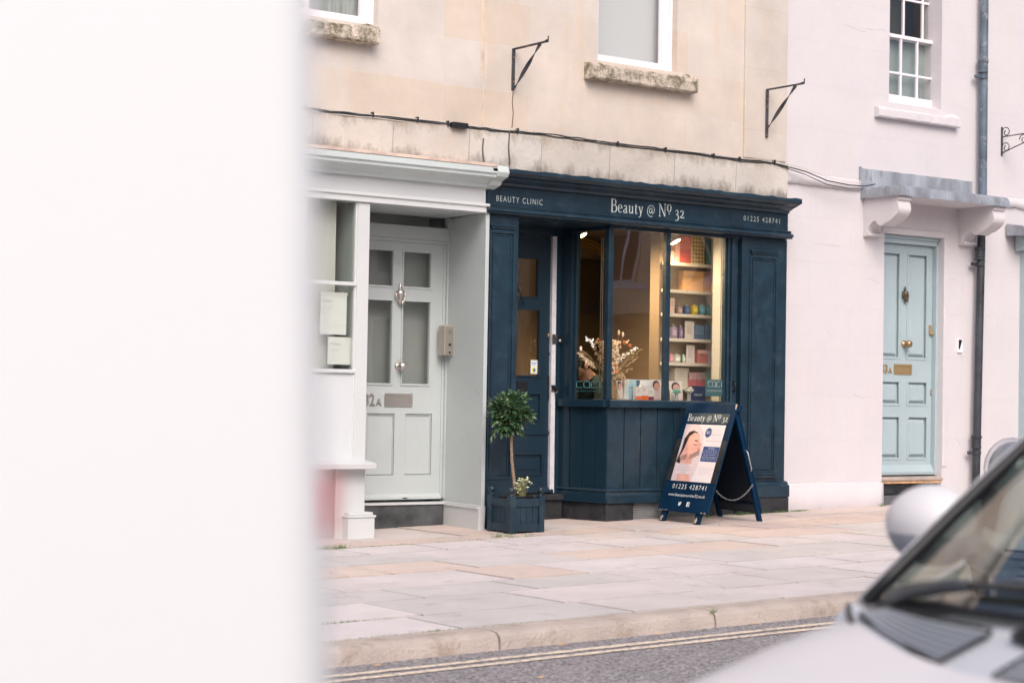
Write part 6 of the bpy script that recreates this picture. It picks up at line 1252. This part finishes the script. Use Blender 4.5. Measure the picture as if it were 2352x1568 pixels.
part('sill',MB().box(w2x[0]-.08,w2x[1]+.08,YWH-.07,YWH+.12,wb-.1,wb),m_white,w2r,bev=.006)
# canopy on two scroll brackets
cX0,cX1,cY=13.06,14.64,12.045
can=part('canopy',MB().box(cX0+.03,cX1-.03,cY+.035,YWH,3.02,3.085),m_white,white,bev=.004)
ld_=MB();rn=random.Random(3);n=40;vs=[]
pth=[(cX0,YWH)]+[(cX0+rn.uniform(-.004,.004),YWH+(cY+.02-YWH)*i/8) for i in range(1,8)]+[(cX0+.02,cY)]+[(cX0+(cX1-cX0)*i/n,cY+rn.uniform(-.002,.002)) for i in range(1,n)]+[(cX1-.01,cY)]+[(cX1,YWH)]
for i,(x,y) in enumerate(pth):
    ix=x+(.05 if x<cX0+.05 else(-.05 if x>cX1-.05 else 0));iy=y+(.06 if y<cY+.03 else 0);j=rn.uniform(-.003,.003);j2=rn.uniform(-.003,.003);vs+=[(x,y,3.018+j2),(x+.0,y+.004,3.075+j2),(x+(ix-x)*.3,y+(iy-y)*.3,3.108+j),(ix,iy,3.118+j*.5)]
m_=len(pth);ld_.add(vs,[(i*4+c,i*4+c+1,(i+1)*4+c+1,(i+1)*4+c) for i in range(m_-1) for c in range(3)]);ld_.box(cX0+.04,cX1-.04,cY+.05,YWH,3.08,3.117);part('lead_cover',ld_,m_lead,can,smooth=True)
fl_=MB();vs=[];n=30
for i in range(n+1):
    x=13.035+(14.62-13.035)*i/n;j=rn.uniform(-.003,.003);vs+=[(x,YWH-.014,3.10),(x,YWH-.018,3.30+j+(.02 if i==0 else 0)),(x,YWH,3.308+j)]
fl_.add(vs,[(i*3+c,i*3+c+1,(i+1)*3+c+1,(i+1)*3+c) for i in range(n) for c in (0,1)]);part('lead_flashing',fl_,m_lead,can,smooth='all')
bp_=[(YWH,3.02),(12.075,3.02),(12.075,2.985),(12.10,2.975),(12.085,2.95),(12.075,2.90),(12.09,2.86),(12.13,2.825),(12.19,2.79),(12.24,2.775),(12.28,2.755),(12.315,2.757),(12.34,2.775),(12.365,2.80),(12.40,2.795),(12.44,2.765),(12.462,2.73),(12.466,2.70),(12.44,2.692),(12.44,2.672),(YWH,2.66)]
for xb_ in (13.10,14.43):part('scroll_bracket',MB().prof(bp_[:4]+cat_rom(bp_[4:18],5)+bp_[18:],xb_,xb_+.17),m_white,can,smooth=True)
be=MB();bx_,bz_=P(2203,793,YWH);be.box(bx_-.035,bx_+.03,YWH-.02,YWH+.002,bz_-.07,bz_+.06);o=part('bell_plate',be,m_card,white,bev=.003);part('bell_plate_dark',MB().poly([(bx_-.03,bz_+.055),(bx_+.02,bz_+.055),(bx_-.01,bz_-.03),(bx_-.03,bz_-.045)],YWH-.022,YWH-.019),m_ironb,o)
# teal shopfront at the far right edge
ts=thing('teal_shopfront','duck egg blue shopfront with lead capped cornice at the right edge','shopfront',(tl_+1.3,12.4,gz(16)))
zt3=PZ(2341,560,12.4)
part('pilaster',MB().box(tl_,tl_+.22,12.42,12.6,gz(15)-.05,zt3),m_blue,ts,bev=.004);part('pilaster',MB().box(tl_+2.3,tl_+2.6,12.42,12.6,gz(16)-.05,zt3),m_blue,ts,bev=.004)
tz=PZ(2341,545,12.3);part('cornice',MB().prof([(12.5,tz-.12),(12.42,tz-.10),(12.38,tz-.06),(12.3,tz-.02),(12.28,tz+.02),(12.5,tz+.03)],tl_-.10,tl_+2.7),m_blue,ts,bev=.006);part('lead_cap',MB().prof([(12.25,tz+.02),(12.24,tz+.06),(12.30,tz+.12),(12.5,tz+.15),(12.5,tz+.03),(12.3,tz+.02)],tl_-.24,tl_+2.75),m_lead,ts,bev=.006)
part('stall_riser',MB().box(tl_+.22,tl_+2.3,12.46,12.6,gz(15)-.05,.9),m_blue,ts);part('pane',MB().box(tl_+.22,tl_+2.3,12.5,12.51,.9,zt3),MATS['window_glass'],ts);part('room',MB().box(tl_,tl_+2.6,14,14.1,0,3),MATS['dim_room'],ts)
part('ledge',MB().box(PX(2288,1100,12.45),tl_,12.43,YWH,PZ(2300,1113,12.45),PZ(2300,1100,12.45)),m_blue,ts,bev=.004)
# scroll bracket on the far right
sb_=thing('scroll_bracket_iron','thin wrought iron scroll bracket at the right edge beyond the drainpipe','bracket',(PX(2300,320,YWH),YWH,3.6))
Xb=PX(2300,325,YWH);zA,zB=PZ(2300,292,YWH),PZ(2300,358,YWH);s_=MB();L_=.62
part('wall_bar',MB().box(Xb-.008,Xb+.008,YWH-.012,YWH,zB,zA),m_iron,sb_)
def spiral(cy,cz,r,t0_,turns,sg=1):return [(Xb,cy+math.cos(t0_+sg*k*.4)*r*(1-k*.4/(turns*6.28)*.75),cz+math.sin(t0_+sg*k*.4)*r*(1-k*.4/(turns*6.28)*.75)) for k in range(int(turns*6.28/.4))]
h=zA-zB
s_.tube([(Xb,YWH-.01,zA-h*.35),(Xb,YWH-L_,zA-h*.30)],.006,6);s_.tube([(Xb,YWH-.02,zB+h*.1),(Xb,YWH-L_*.95,zA-h*.33)],.006,6)
for (cy,cz_) in ((YWH-.06,zA-h*.2),(YWH-.06,zB+h*.27),(YWH-.28,zA-h*.52)):s_.tube(spiral(cy,cz_,.055,0,1.3),.005,6)
part('scrollwork',s_,m_iron,sb_,smooth='all')
# drainpipe
dp=thing('drainpipe','tall cast iron drainpipe on the white wall beside the canopy, grey above and black below','drainpipe',(PX(2242,1100,12.42),12.42,gz(14.6)))
yp=12.44;xt,zt4=P(2261,0,yp);xm,zm4=P(2257,455,yp);xb2,zb4=P(2241,1110,yp);rr=.041
part('pipe',MB().tube([(xm,yp,zm4+.02),(xt,yp,zt4),(xt+.01,yp,7.4)],rr,20),m_pipe2,dp,smooth=True)
part('pipe',MB().tube([(xb2,yp,gz(14.6)-.02),(xm-.004,yp,zm4+.02)],rr*.96,20),m_pipe,dp,smooth=True)
for (py,mt) in ((153,m_pipe2),(584,m_pipe),(1016,m_pipe)):
    x=xb2+(xt-xb2)*((1110-py)/1110);z=PZ(2250,py,yp);c=MB();c.lathe([(rr,-.06),(rr*1.2,-.055),(rr*1.2,-.045),(rr*1.1,-.04),(rr*1.14,.04),(rr*1.3,.045),(rr*1.3,.065),(rr,.075)],(x,yp,z),'z',20);c.lathe([(rr*1.02,-.12),(rr*1.16,-.115),(rr*1.16,-.085),(rr*1.02,-.08)],(x,yp,z),'z',20);part('collar',c,mt,dp,smooth=True)
    b=MB();b.box(x-.10,x-.04,yp+.0,yp+.03,z-.115,z-.085);b.lathe([(.014,0),(.014,.02),(.008,.028)],(x-.09,yp+.0,z-.10),'y',8);part('pipe_clip',b,mt,dp)
# ------------------------------------------------------------------ cars
m_car=mat('silver_car_paint',(.80,.785,.80),.5,metal=.1,coat=.15);m_plast=mat('grey_car_plastic',(.42,.45,.49),.5,bump=.05,bs=200);m_trim=mat('black_car_trim',(.012,.014,.017),.45);m_tyre=mat('tyre_rubber',(.02,.02,.02),.8);m_rim=mat('alloy',(.5,.5,.52),.3,metal=.9)
m_cgl=glass('windscreen_glass',(.62,.68,.64),3.1,.015);m_lamp=glass('lamp_glass',(.9,.92,.95),1.5)
def lerp(x,xs,ys):
    if x<=xs[0]:return ys[0]
    for i in range(len(xs)-1):
        if x<=xs[i+1]:return ys[i]+(ys[i+1]-ys[i])*(x-xs[i])/(xs[i+1]-xs[i])
    return ys[-1]
def make_car(label,off=(0,0,0),zs=1.0,body=m_car,detail=True):
    yc=1.62;zr=-.182
    T=lambda v:(v[0]+off[0],v[1]+off[1],zr+(v[2]-zr)*zs+off[2])
    root=thing('parked_car',label,'car',(3+off[0],yc+off[1],zr+off[2]))
    xs=[1.0,1.06,1.18,1.35,1.6,1.9,2.2,2.5,5.0];zt=[.12,.32,.44,.53,.61,.69,.75,.787,.80];hw=[.40,.5,.57,.61,.66,.72,.775,.81,.82]
    XT=lambda d:2.02+.37*min(1.06,(abs(d)/.69))**2
    prof=[(0,0),(.18,.002),(.36,.006),(.54,.014),(.68,.026),(.79,.045),(.875,.08),(.935,.14),(.97,.22),(.99,.32),(1.0,.45),(1.0,.6),(.98,.75),(.95,.92)]
    def pt(X,j,s):
        f,dz=prof[j];z=lerp(X,xs,zt);w=lerp(X,xs,hw)
        k=min(1,(z+.05)/.75);return (X,yc+s*f*w,max(z-dz*(z+.03)/.78*1.0,-.03) if dz>.3 else z-dz*(.4+.6*k))
    b=MB(T);NS=22;nj=len(prof)
    for s in (-1,1):
        vs=[]
        for i in range(NS+1):
            t=(i/NS)**1.6
            for j in range(nj):
                f=prof[j][0]*.80;xe_=XT(f) if prof[j][0]<.88 else 2.42;X=1.0+(xe_-1.0)*t;vs.append(pt(X,j,s))
        b.add(vs,[(i*nj+j,i*nj+j+1,(i+1)*nj+j+1,(i+1)*nj+j) for i in range(NS) for j in range(nj-1)])
        vs=[];js=list(range(5,nj))
        for i in range(16):
            X=2.42+(5.0-2.42)*i/15;k=1 if X<4.4 else 1-.35*((X-4.4)/.6)**2
            for j in js:
                f,dz=prof[j];vs.append((X if X<4.9 else X,yc+s*f*.82*k,.79-dz*1.05*(.79+.05)/.82))
        q=len(js);b.add(vs,[(i*q+j,i*q+j+1,(i+1)*q+j+1,(i+1)*q+j) for i in range(15) for j in range(q-1)])
    b.box(4.9,5.02,yc-.5,yc+.5,-.02,.75)
    body_o=part('body',b,body,root,smooth='all')
    # cowl panel
    c=MB(T);vs=[];n=24
    BX=lambda d:2.25+.195*(d/.69)**2;BZ=lambda d:.762-.03*(d/.69)**2
    for i in range(n+1):
        d=-.70+1.40*i/n;zt_=lerp(XT(d),xs,zt)-.03
        vs+=[(XT(d)-.03,yc+d,zt_-.03),(XT(d)+.008,yc+d,zt_-.004),((XT(d)+BX(d))/2,yc+d,(zt_+BZ(d))/2-.006),(BX(d)+.01,yc+d,BZ(d)-.008)]
    c.add(vs,[(i*4+k,i*4+k+1,(i+1)*4+k+1,(i+1)*4+k) for i in range(n) for k in range(3)])
    cw=part('cowl_panel',c,mat('grey_cowl',(.58,.61,.66),.5),root,smooth='all')
    if detail:
        for (g0,g1) in ((.24,.58),(-.22,.12),(-.62,-.30)):
            gr=MB(T)
            for k in range(6):
                f=.27+.45*k/5;vs=[]
                for i in range(9):
                    d=g0+(g1-g0)*i/8;X=XT(d)+(BX(d)-XT(d))*f;z0_=lerp(XT(d),xs,zt)-.034;z=z0_+(BZ(d)-.008-z0_)*f
                    vs+=[(X,yc+d,z+.002),(X,yc+d,z+.012),(X+.008,yc+d,z+.012),(X+.008,yc+d,z+.002)]
                gr.add(vs,[(i*4+k2,i*4+(k2+1)%4,(i+1)*4+(k2+1)%4,(i+1)*4+k2) for i in range(8) for k2 in range(4)]+[(0,1,2,3),(35,34,33,32)])
            part('vent_grille',gr,m_plast,cw)
            fr=MB(T);pts=[]
            for (dd,ff) in [(g0+.01,.2),(g1-.01,.2),(g1,.26),(g1,.76),(g1-.01,.82),(g0+.01,.82),(g0,.76),(g0,.26),(g0+.01,.2)]:
                X=XT(dd)+(BX(dd)-XT(dd))*ff;z0_=lerp(XT(dd),xs,zt)-.034;pts.append((X,yc+dd,z0_+(BZ(dd)-.008-z0_)*ff+.009))
            fr.tube(pts,.0035,6,False);part('grille_rim',fr,m_trim,cw,smooth='all')
        nz=MB(T);d=.17;nz.tube([(BX(d)-.06,yc+d-.03,.742),(BX(d)-.045,yc+d+.0,.752),(BX(d)-.03,yc+d+.03,.746)],[.008,.014,.008],8);part('washer_jet',nz,m_trim,cw,smooth='all')
    # bonnet edge seal
    se=MB(T);pts=[]
    for i in range(25):
        d=-.70+1.4*i/24;pts.append((XT(d)+.004,yc+d,lerp(XT(d),xs,zt)-.02-.02*(d/.69)**2))
    se.tube(pts,.006,6);part('bonnet_seal',se,m_trim,root,smooth='all')
    # windscreen
    TX=lambda d:3.06+.10*(d/.55)**2;TZ=lambda d:1.30-.03*(d/.55)**2
    def wsp(u,v,o=0):  # u -1..1 lateral, v 0..1 up
        d0=u*.69;d1=u*.56;X=BX(d0)*(1-v)+TX(d1)*v;z=BZ(d0)*(1-v)+TZ(d1)*v+.05*v*(1-v)*1.2;return (X-o*.7,yc+d0*(1-v)+d1*v,z+o*.7)
    w=MB(T);n=20;m=12;vs=[wsp(-1+2*i/n,j/m) for j in range(m+1) for i in range(n+1)];w.add(vs,[(j*(n+1)+i,j*(n+1)+i+1,(j+1)*(n+1)+i+1,(j+1)*(n+1)+i) for j in range(m) for i in range(n)]);part('windscreen',w,m_cgl,root,smooth='all')
    fr=MB(T)                 # black ceramic border of the screen
    def band(u0,u1,v0,v1,nu,nv,o=.003):
        vs=[wsp(u0+(u1-u0)*i/nu,v0+(v1-v0)*j/nv,o) for j in range(nv+1) for i in range(nu+1)];fr.add(vs,[(j*(nu+1)+i,j*(nu+1)+i+1,(j+1)*(nu+1)+i+1,(j+1)*(nu+1)+i) for j in range(nv) for i in range(nu)])
    band(.965,1.0,0,1,2,12);band(-1,-.965,0,1,2,12);band(-.965,.965,0,.02,20,1);band(-.955,.955,.95,1,20,1);part('screen_border',fr,m_trim,root,smooth='all')
    for s in (-1,1):
        p=MB(T);p.tube([wsp(s*1.05,v,.004) for v in [k/10 for k in range(11)]],.013,8);part('pillar',p,body,root,smooth='all')
        p=MB(T);p.tube([wsp(s*1.005,v,.012) for v in [k/10 for k in range(11)]],.011,8);part('pillar_seal',p,m_trim,root,smooth='all')
    # roof, glass house
    r=MB(T);vs=[];n=12;m=14
    for j in range(m+1):
        v=j/m
        for i in range(n+1):
            u=-1+2*i/n;X0=TX(u*.56);X=X0+(4.75-X0)*v;z=1.30-.03*u*u*1+.07*math.sin(math.pi*min(1,v*1.1)*.55)-.25*max(0,v-.75)**1.3*4*.5;vs.append((X,yc+u*.57,z))
    r.add(vs,[(j*(n+1)+i,j*(n+1)+i+1,(j+1)*(n+1)+i+1,(j+1)*(n+1)+i) for j in range(m) for i in range(n)]);part('roof',r,body,root,smooth='all')
    for s in (-1,1):
        sg=MB(T);sg.add([(2.52,yc+s*.72,.76),(4.95,yc+s*.66,.78),(4.7,yc+s*.565,1.27),(3.16,yc+s*.57,1.27)],[(0,1,2,3)]);part('side_window',sg,m_cgl,root)
        for xx in (3.75,4.6):p=MB(T);p.tube([(xx,yc+s*.725,.77),(xx-.02,yc+s*.575,1.28)],.025,6);part('door_pillar',p,m_trim,root)
        p=MB(T);p.box(3.55,3.72,yc+s*.79,yc+s*.83,.60,.625);part('door_handle',p,body,root,bev=.005)
    rg=MB(T);rg.add([(4.98,yc-.66,.76),(4.98,yc+.66,.76),(4.72,yc+.56,1.27),(4.72,yc-.56,1.27)],[(0,1,2,3)]);part('rear_window',rg,m_cgl,root)
    # cabin
    part('dashboard',MB(T).prof([(0,0)],0,0) if False else MB(T).box(2.42,2.75,yc-.62,yc+.62,.45,.72),mat('dashboard_grey',(.18,.18,.19),.7),root,bev=.03)
    part('cabin_floor',MB(T).box(2.4,4.9,yc-.7,yc+.7,-.02,.05),m_trim,root)
    for y in (-.34,.34):
        s_=MB(T);s_.box(3.35,3.5,yc+y-.22,yc+y+.22,.15,.83);s_.box(2.95,3.4,yc+y-.22,yc+y+.22,.1,.28);part('seat',s_,mat('seat_fabric',(.06,.065,.075),.9),root,bev=.04)
        part('headrest',MB(T).box(3.40,3.50,yc+y-.12,yc+y+.12,.86,1.02),mat('seat_fabric',(.06,.065,.075),.9),root,bev=.03)
    stw=MB(T);stw.tube([(2.86+.10*math.sin(a)*.5,yc+.34+.18*math.cos(a),.66+.17*math.sin(a)) for a in [k*.3142 for k in range(21)]],.012,8,False);stw.tube([(2.86,yc+.34,.66),(2.7,yc+.34,.62)],.02,8);part('steering_wheel',stw,m_trim,root,smooth='all')
    rv=MB(T);rv.ball((3.0,yc,1.17),.1,14,(.25,1.1,.35));part('rear_view_mirror',rv,m_trim,root,smooth='all')
    # wing mirrors
    for s in (-1,1):
        mx_,my_,mz_=2.90,yc+s*.948,.842
        h_=MB(T);n=20;m=12
        def shell(z0f,z1f,name,mt,k=1.0):
            h_=MB(T);vs=[]
            for j in range(m+1):
                a=math.pi/2-(z0f+(z1f-z0f)*j/m)
                for i in range(n):
                    t=2*math.pi*i/n;ex=.085 if math.cos(t)<0 else .035
                    vs.append((mx_+ex*k*math.cos(a)*math.cos(t),my_+.106*k*math.cos(a)*math.sin(t),mz_+.082*k*math.sin(a)))
            h_.add(vs,[(j*n+i,(j+1)*n+i,(j+1)*n+(i+1)%n,j*n+(i+1)%n) for j in range(m) for i in range(n)]);return part(name,h_,mt,root,smooth='all')
        mo=shell(0,1.76,'mirror_shell',body);shell(1.74,math.pi,'mirror_base',m_plast,.985)
        part('mirror_glass',MB(T).box(mx_+.03,mx_+.036,my_-.09,my_+.09,mz_-.055,mz_+.055),mat('mirror_glass',(.7,.72,.74),.05,metal=1),mo,bev=.002)
        part('mirror_stalk',MB(T).tube([(mx_-.0,my_-s*.08,mz_-.03),(mx_+.0,yc+s*.76,.76)],[.03,.025],8),m_plast,root,smooth='all')
    if detail:
        wp=MB(T);pv=(2.44,2.235,.742)
        a_=[(2.41,2.22,.758),(2.375,2.15,.775),(2.335,2.05,.792),(2.31,1.97,.802)];wp.tube([(2.44,2.25,.748)]+a_,[.012,.016,.015,.012,.009],8);wp.tube([(2.31,1.97,.802),(2.275,1.80,.816),(2.255,1.55,.828),(2.245,1.35,.83)],[.008,.007,.007,.006],8);wp.ball((2.44,2.24,.748),.018,10)
        wo=part('wiper_arm',wp,mat('wiper_metal',(.05,.058,.066),.42),root,smooth='all')
        wb_=MB(T);wb_.tube([wsp(-.30+.86*k/10,.075-.015*k/10+.0,.014) for k in range(11)],.008,6);part('wiper_blade',wb_,m_trim,wo,smooth='all')
        wp=MB(T);wp.tube([(2.27,1.50,.752),(2.30,1.2,.80),(2.38,1.05,.82)],[.02,.014,.009],8);part('wiper_arm',wp,mat('wiper_metal',(.05,.058,.066)),root,smooth='all')
    # wheels, lamps, bumpers
    for X in (1.62,4.25):
        for s in (-1,1):
            y0=yc+s*.66;wh=MB(T);wh.tube([(X,y0,.13),(X,y0+s*.175,.13)],.312,28);wo=part('wheel',wh,m_tyre,root,smooth=True);rm_=MB(T);rm_.tube([(X,y0+s*.17,.13),(X,y0+s*.182,.13)],.2,24);part('rim',rm_,m_rim,wo,smooth=True)
            ar=MB(T);ar.tube([(X+.35*math.cos(a),yc+s*.81,.13+.35*math.sin(a)) for a in [k*math.pi/14 for k in range(15)]],.018,6);part('wheel_arch',ar,m_trim,root,smooth='all')
    for s in (-1,1):
        hl=MB(T);hl.ball((1.27,yc+s*.52,.46),.15,18,(.9,.85,.75));ho=part('headlight',hl,mat('headlamp_reflector',(.45,.47,.48),.35,metal=.6),root,smooth='all');hl=MB(T);hl.ball((1.26,yc+s*.525,.465),.158,18,(.95,.85,.78));part('lens',hl,m_lamp,ho,smooth='all')
        tlm=MB(T);tlm.ball((4.98,yc+s*.55,.55),.09,12,(.5,1,1.3));part('tail_light',tlm,mat('red_lens',(.5,.01,.015),.15),root,smooth='all')
    bp=MB(T);bp.tube([(1.12,yc-.62,.16),(1.0,yc-.35,.14),(.97,yc,.14),(1.0,yc+.35,.14),(1.12,yc+.62,.16)],.085,10);part('bumper',bp,body,root,smooth='all')
    bp=MB(T);bp.tube([(4.95,yc-.66,.18),(5.05,yc,.18),(4.95,yc+.66,.18)],.09,10);part('bumper',bp,body,root,smooth='all')
    gr=MB(T)
    for k in range(4):gr.box(.875,.90,yc-.25,yc+.25,.08+.03*k,.09+.03*k)
    part('grille',gr,m_trim,root)
    return root
make_car('silver car with bonnet, windscreen and round wing mirror in the near right foreground')
make_car('white car parked at the far kerb, only its headlight showing above the near car pillar',off=(6.42,4.15,.11),zs=1.30,body=mat('white_car_paint',(.75,.74,.76),.3,coat=.5),detail=False)
# ------------------------------------------------------------------ white van close to the camera
def van():
    X1,Y0,zr=.442,.75,-.24;X0=X1-5.0;Y1=Y0+1.95;W_=Y1-Y0
    root=thing('parked_van','white van parked very close at the left, out of focus, with a red rear light','van',(X1-2.5,Y0+W_/2,zr))
    mv=mat('white_van_paint',(.92,.95,.97),.45);r=.03
    def ring(ins):
        p=[]
        for (cx_,cy_,a0) in ((X1-r,Y1-r,0),(X0+r,Y1-r,90),(X0+r,Y0+r,180),(X1-r,Y0+r,270)):
            for k in range(7):
                a=R(a0+15*k);sx=1 if cx_>X0+1 else 1;p.append((cx_+(r-ins)*math.cos(a),cy_+(r-ins)*math.sin(a)))
        return p
    def band(name,m,zs,par=root,bulge=0):
        b=MB();vs=[];n=28
        for z,ins in zs:vs+=[(p[0],p[1],z) for p in ring(ins)]
        q=len(zs);b.add(vs,[(i*n+k,i*n+(k+1)%n,(i+1)*n+(k+1)%n,(i+1)*n+k) for i in range(q-1) for k in range(n)]+[tuple(range(n-1,-1,-1)),tuple(range((q-1)*n,q*n))]);return part(name,b,m,par,smooth=True)
    band('body',mv,[(.12,.0),(.2,-.008),(.95,-.012),(1.10,-.004),(1.3,.004),(1.7,.03),(1.95,.06),(2.05,.12)])
    # dark bumper and lower sill
    bmp=MB();bmp.tube([(X1-.35,Y0+.0,.80),(X1-.05,Y0-.01,.80),(X1+.02,Y0+.06,.80),(X1+.02,Y1-.06,.80),(X1-.05,Y1+.01,.80),(X1-.35,Y1,.80)],.03,10);part('rear_rail',bmp,m_plast,root,smooth='all')
    bmp=MB();bmp.tube([(X1-.4,Y0,.2),(X1-.05,Y0-.01,.2),(X1+.05,Y0+.08,.2),(X1+.05,Y1-.08,.2),(X1-.05,Y1+.01,.2),(X1-.4,Y1,.2)],.1,12);part('bumper',bmp,m_plast,root,smooth='all')
    mr=mat('red_lens',(.5,.01,.015),.15)
    for ya in (Y0+.004,Y1-.064):
        part('tail_light',MB().box(X1-.004,X1+.006,ya,ya+.04,1.014,1.044),mat('red_rear_lens',(.50,.09,.10),.3),root,bev=.003)
    for X in (X0+.85,X1-1.0):
        for y,s in ((Y0+.02,-1),(Y1-.02,1)):
            w=MB();w.tube([(X,y+s*-.2,zr+.33),(X,y+s*.02,zr+.33)],.33,28);o=part('wheel',w,m_tyre,root,smooth=True);w=MB();w.tube([(X,y+s*.015,zr+.33),(X,y+s*.028,zr+.33)],.2,24);part('rim',w,m_rim,o,smooth=True)
    gl_=MB();gl_.box(X1-.002+.0,X1+.012,Y0+.15,Y0+W_/2-.04,1.2,1.6);gl_.box(X1-.002,X1+.012,Y0+W_/2+.04,Y1-.15,1.2,1.6);part('rear_window',gl_,m_trim,root)
    gl_=MB();gl_.box(X0+.9,X0+1.7,Y0-.008,Y0+.002+.0,1.15,1.65);part('cab_window',gl_,m_trim,root);gl_=MB();gl_.box(X0-.012,X0+.01,Y0+.12,Y1-.12,1.15,1.75);part('windscreen',gl_,m_trim,root)
    d=MB();d.box(X1-.0,X1+.013,Y0+W_/2-.004,Y0+W_/2+.004,.3,1.9);part('door_seam',d,m_trim,root)
van()
# ------------------------------------------------------------------ houses across the street (seen only in reflections)
def opposite(x0,x1,yf,h,lab,m,seed,wins=True):
    rn=random.Random(seed);root=thing('house',lab,'house',((x0+x1)/2,yf-3,gz((x0+x1)/2)),group='houses across the street')
    hs=[];x=x0+1.0
    while x<x1-1.6:
        for z in (1.0,3.3):hs.append((x,x+1.15,z+gz(x)+.0,z+1.45+gz(x)))
        x+=2.5
    w=wallmb(x0,x1,gz(x0)-.4,h,yf,-.2,hs);part('wall',w,m,root);part('wall_body',MB().box(x0,x1,yf-6,yf-.35,gz(x0)-.4,h),mat('dim_room',(.08,.085,.085)),root)
    for a,b,c,d in hs:
        f=MB();f.box(a,a+.08,yf-.15,yf-.08,c,d);f.box(b-.08,b,yf-.15,yf-.08,c,d);f.box(a+.08,b-.08,yf-.15,yf-.08,c,c+.08);f.box(a+.08,b-.08,yf-.15,yf-.08,d-.08,d);f.box((a+b)/2-.04,(a+b)/2+.04,yf-.14,yf-.09,c+.08,d-.08);f.box(a-.1,b+.1,yf-.05,yf+.08,c-.12,c);o=part('window',f,m_paintw,root);part('pane',MB().quad((a,yf-.12,c),(b,yf-.12,c),(b,yf-.12,d),(a,yf-.12,d)),mat('dark_pane',(.05,.055,.06),.1),o)
    part('roof',MB().prof([(yf+.2,h),(yf-3,h+1.6),(yf-6,h)],x0,x1),MATS['slate'],root)
m_op=ashlar('opposite_stone',(.92,.76,.56),(.88,.70,.50),(.40,.30,.2),.7,.3,.4);m_op2=ashlar('opposite_rubble',(.34,.27,.19),(.22,.17,.12),(.10,.08,.06),.4,.16,.8)
opposite(-9,19,-7.0,5.6,'stone house across the street reflected in the sage door panes',m_op,1)
opposite(19.2,27,-6.7,5.4,'stone house across the street reflected in the shop panes',m_op,2)
opposite(27.2,46,-7.3,5.2,'second stone house across the street reflected in the bay glass',m_op,3)
lt=thing('outhouse','low rubble stone outhouse with sloping stone tiled roof across the street','outhouse',(27,-5.5,gz(27)))
part('wall',MB().box(24.2,31.5,-6.6,-4.6,gz(24)-.3,1.7),m_op2,lt);part('roof',MB().add([(23.9,-4.3,1.45),(31.8,-4.3,2.2),(31.8,-6.65,3.6),(23.9,-6.65,2.6)],[(0,1,2,3)]).add([(23.9,-4.3,1.40),(31.8,-4.3,2.15),(31.8,-6.65,3.55),(23.9,-6.65,2.55)],[(0,1,2,3)]),m_op2,lt)
# ------------------------------------------------------------------ world and light
wd_=bpy.data.worlds.new('World');scene.world=wd_;wd_.use_nodes=True;n=wd_.node_tree.nodes;l=wd_.node_tree.links;bg=n['Background']
sky=n.new('ShaderNodeTexSky');sky.sky_type='NISHITA';sky.sun_disc=False;sky.sun_elevation=R(42);sky.sun_rotation=R(205);sky.air_density=.6;sky.dust_density=5;sky.ozone_density=.5;l.new(sky.outputs[0],bg.inputs[0]);bg.inputs[1].default_value=.15
sl_=bpy.data.lights.new('sun','SUN');sl_.energy=1.0;sl_.angle=R(38);sl_.color=(.97,.955,1.0);so=bpy.data.objects.new('sun',sl_);COL.objects.link(so)
d=Vector((-math.sin(R(25))*math.cos(R(42)),-math.cos(R(25))*math.cos(R(42)),math.sin(R(42))));so.rotation_euler=d.to_track_quat('Z','Y').to_euler()
scene.view_settings.view_transform='Standard';scene.view_settings.look='None';scene.view_settings.exposure=.33;scene.view_settings.gamma=1
scene.cycles.max_bounces=8;scene.cycles.transparent_max_bounces=16;scene.cycles.use_denoising=True
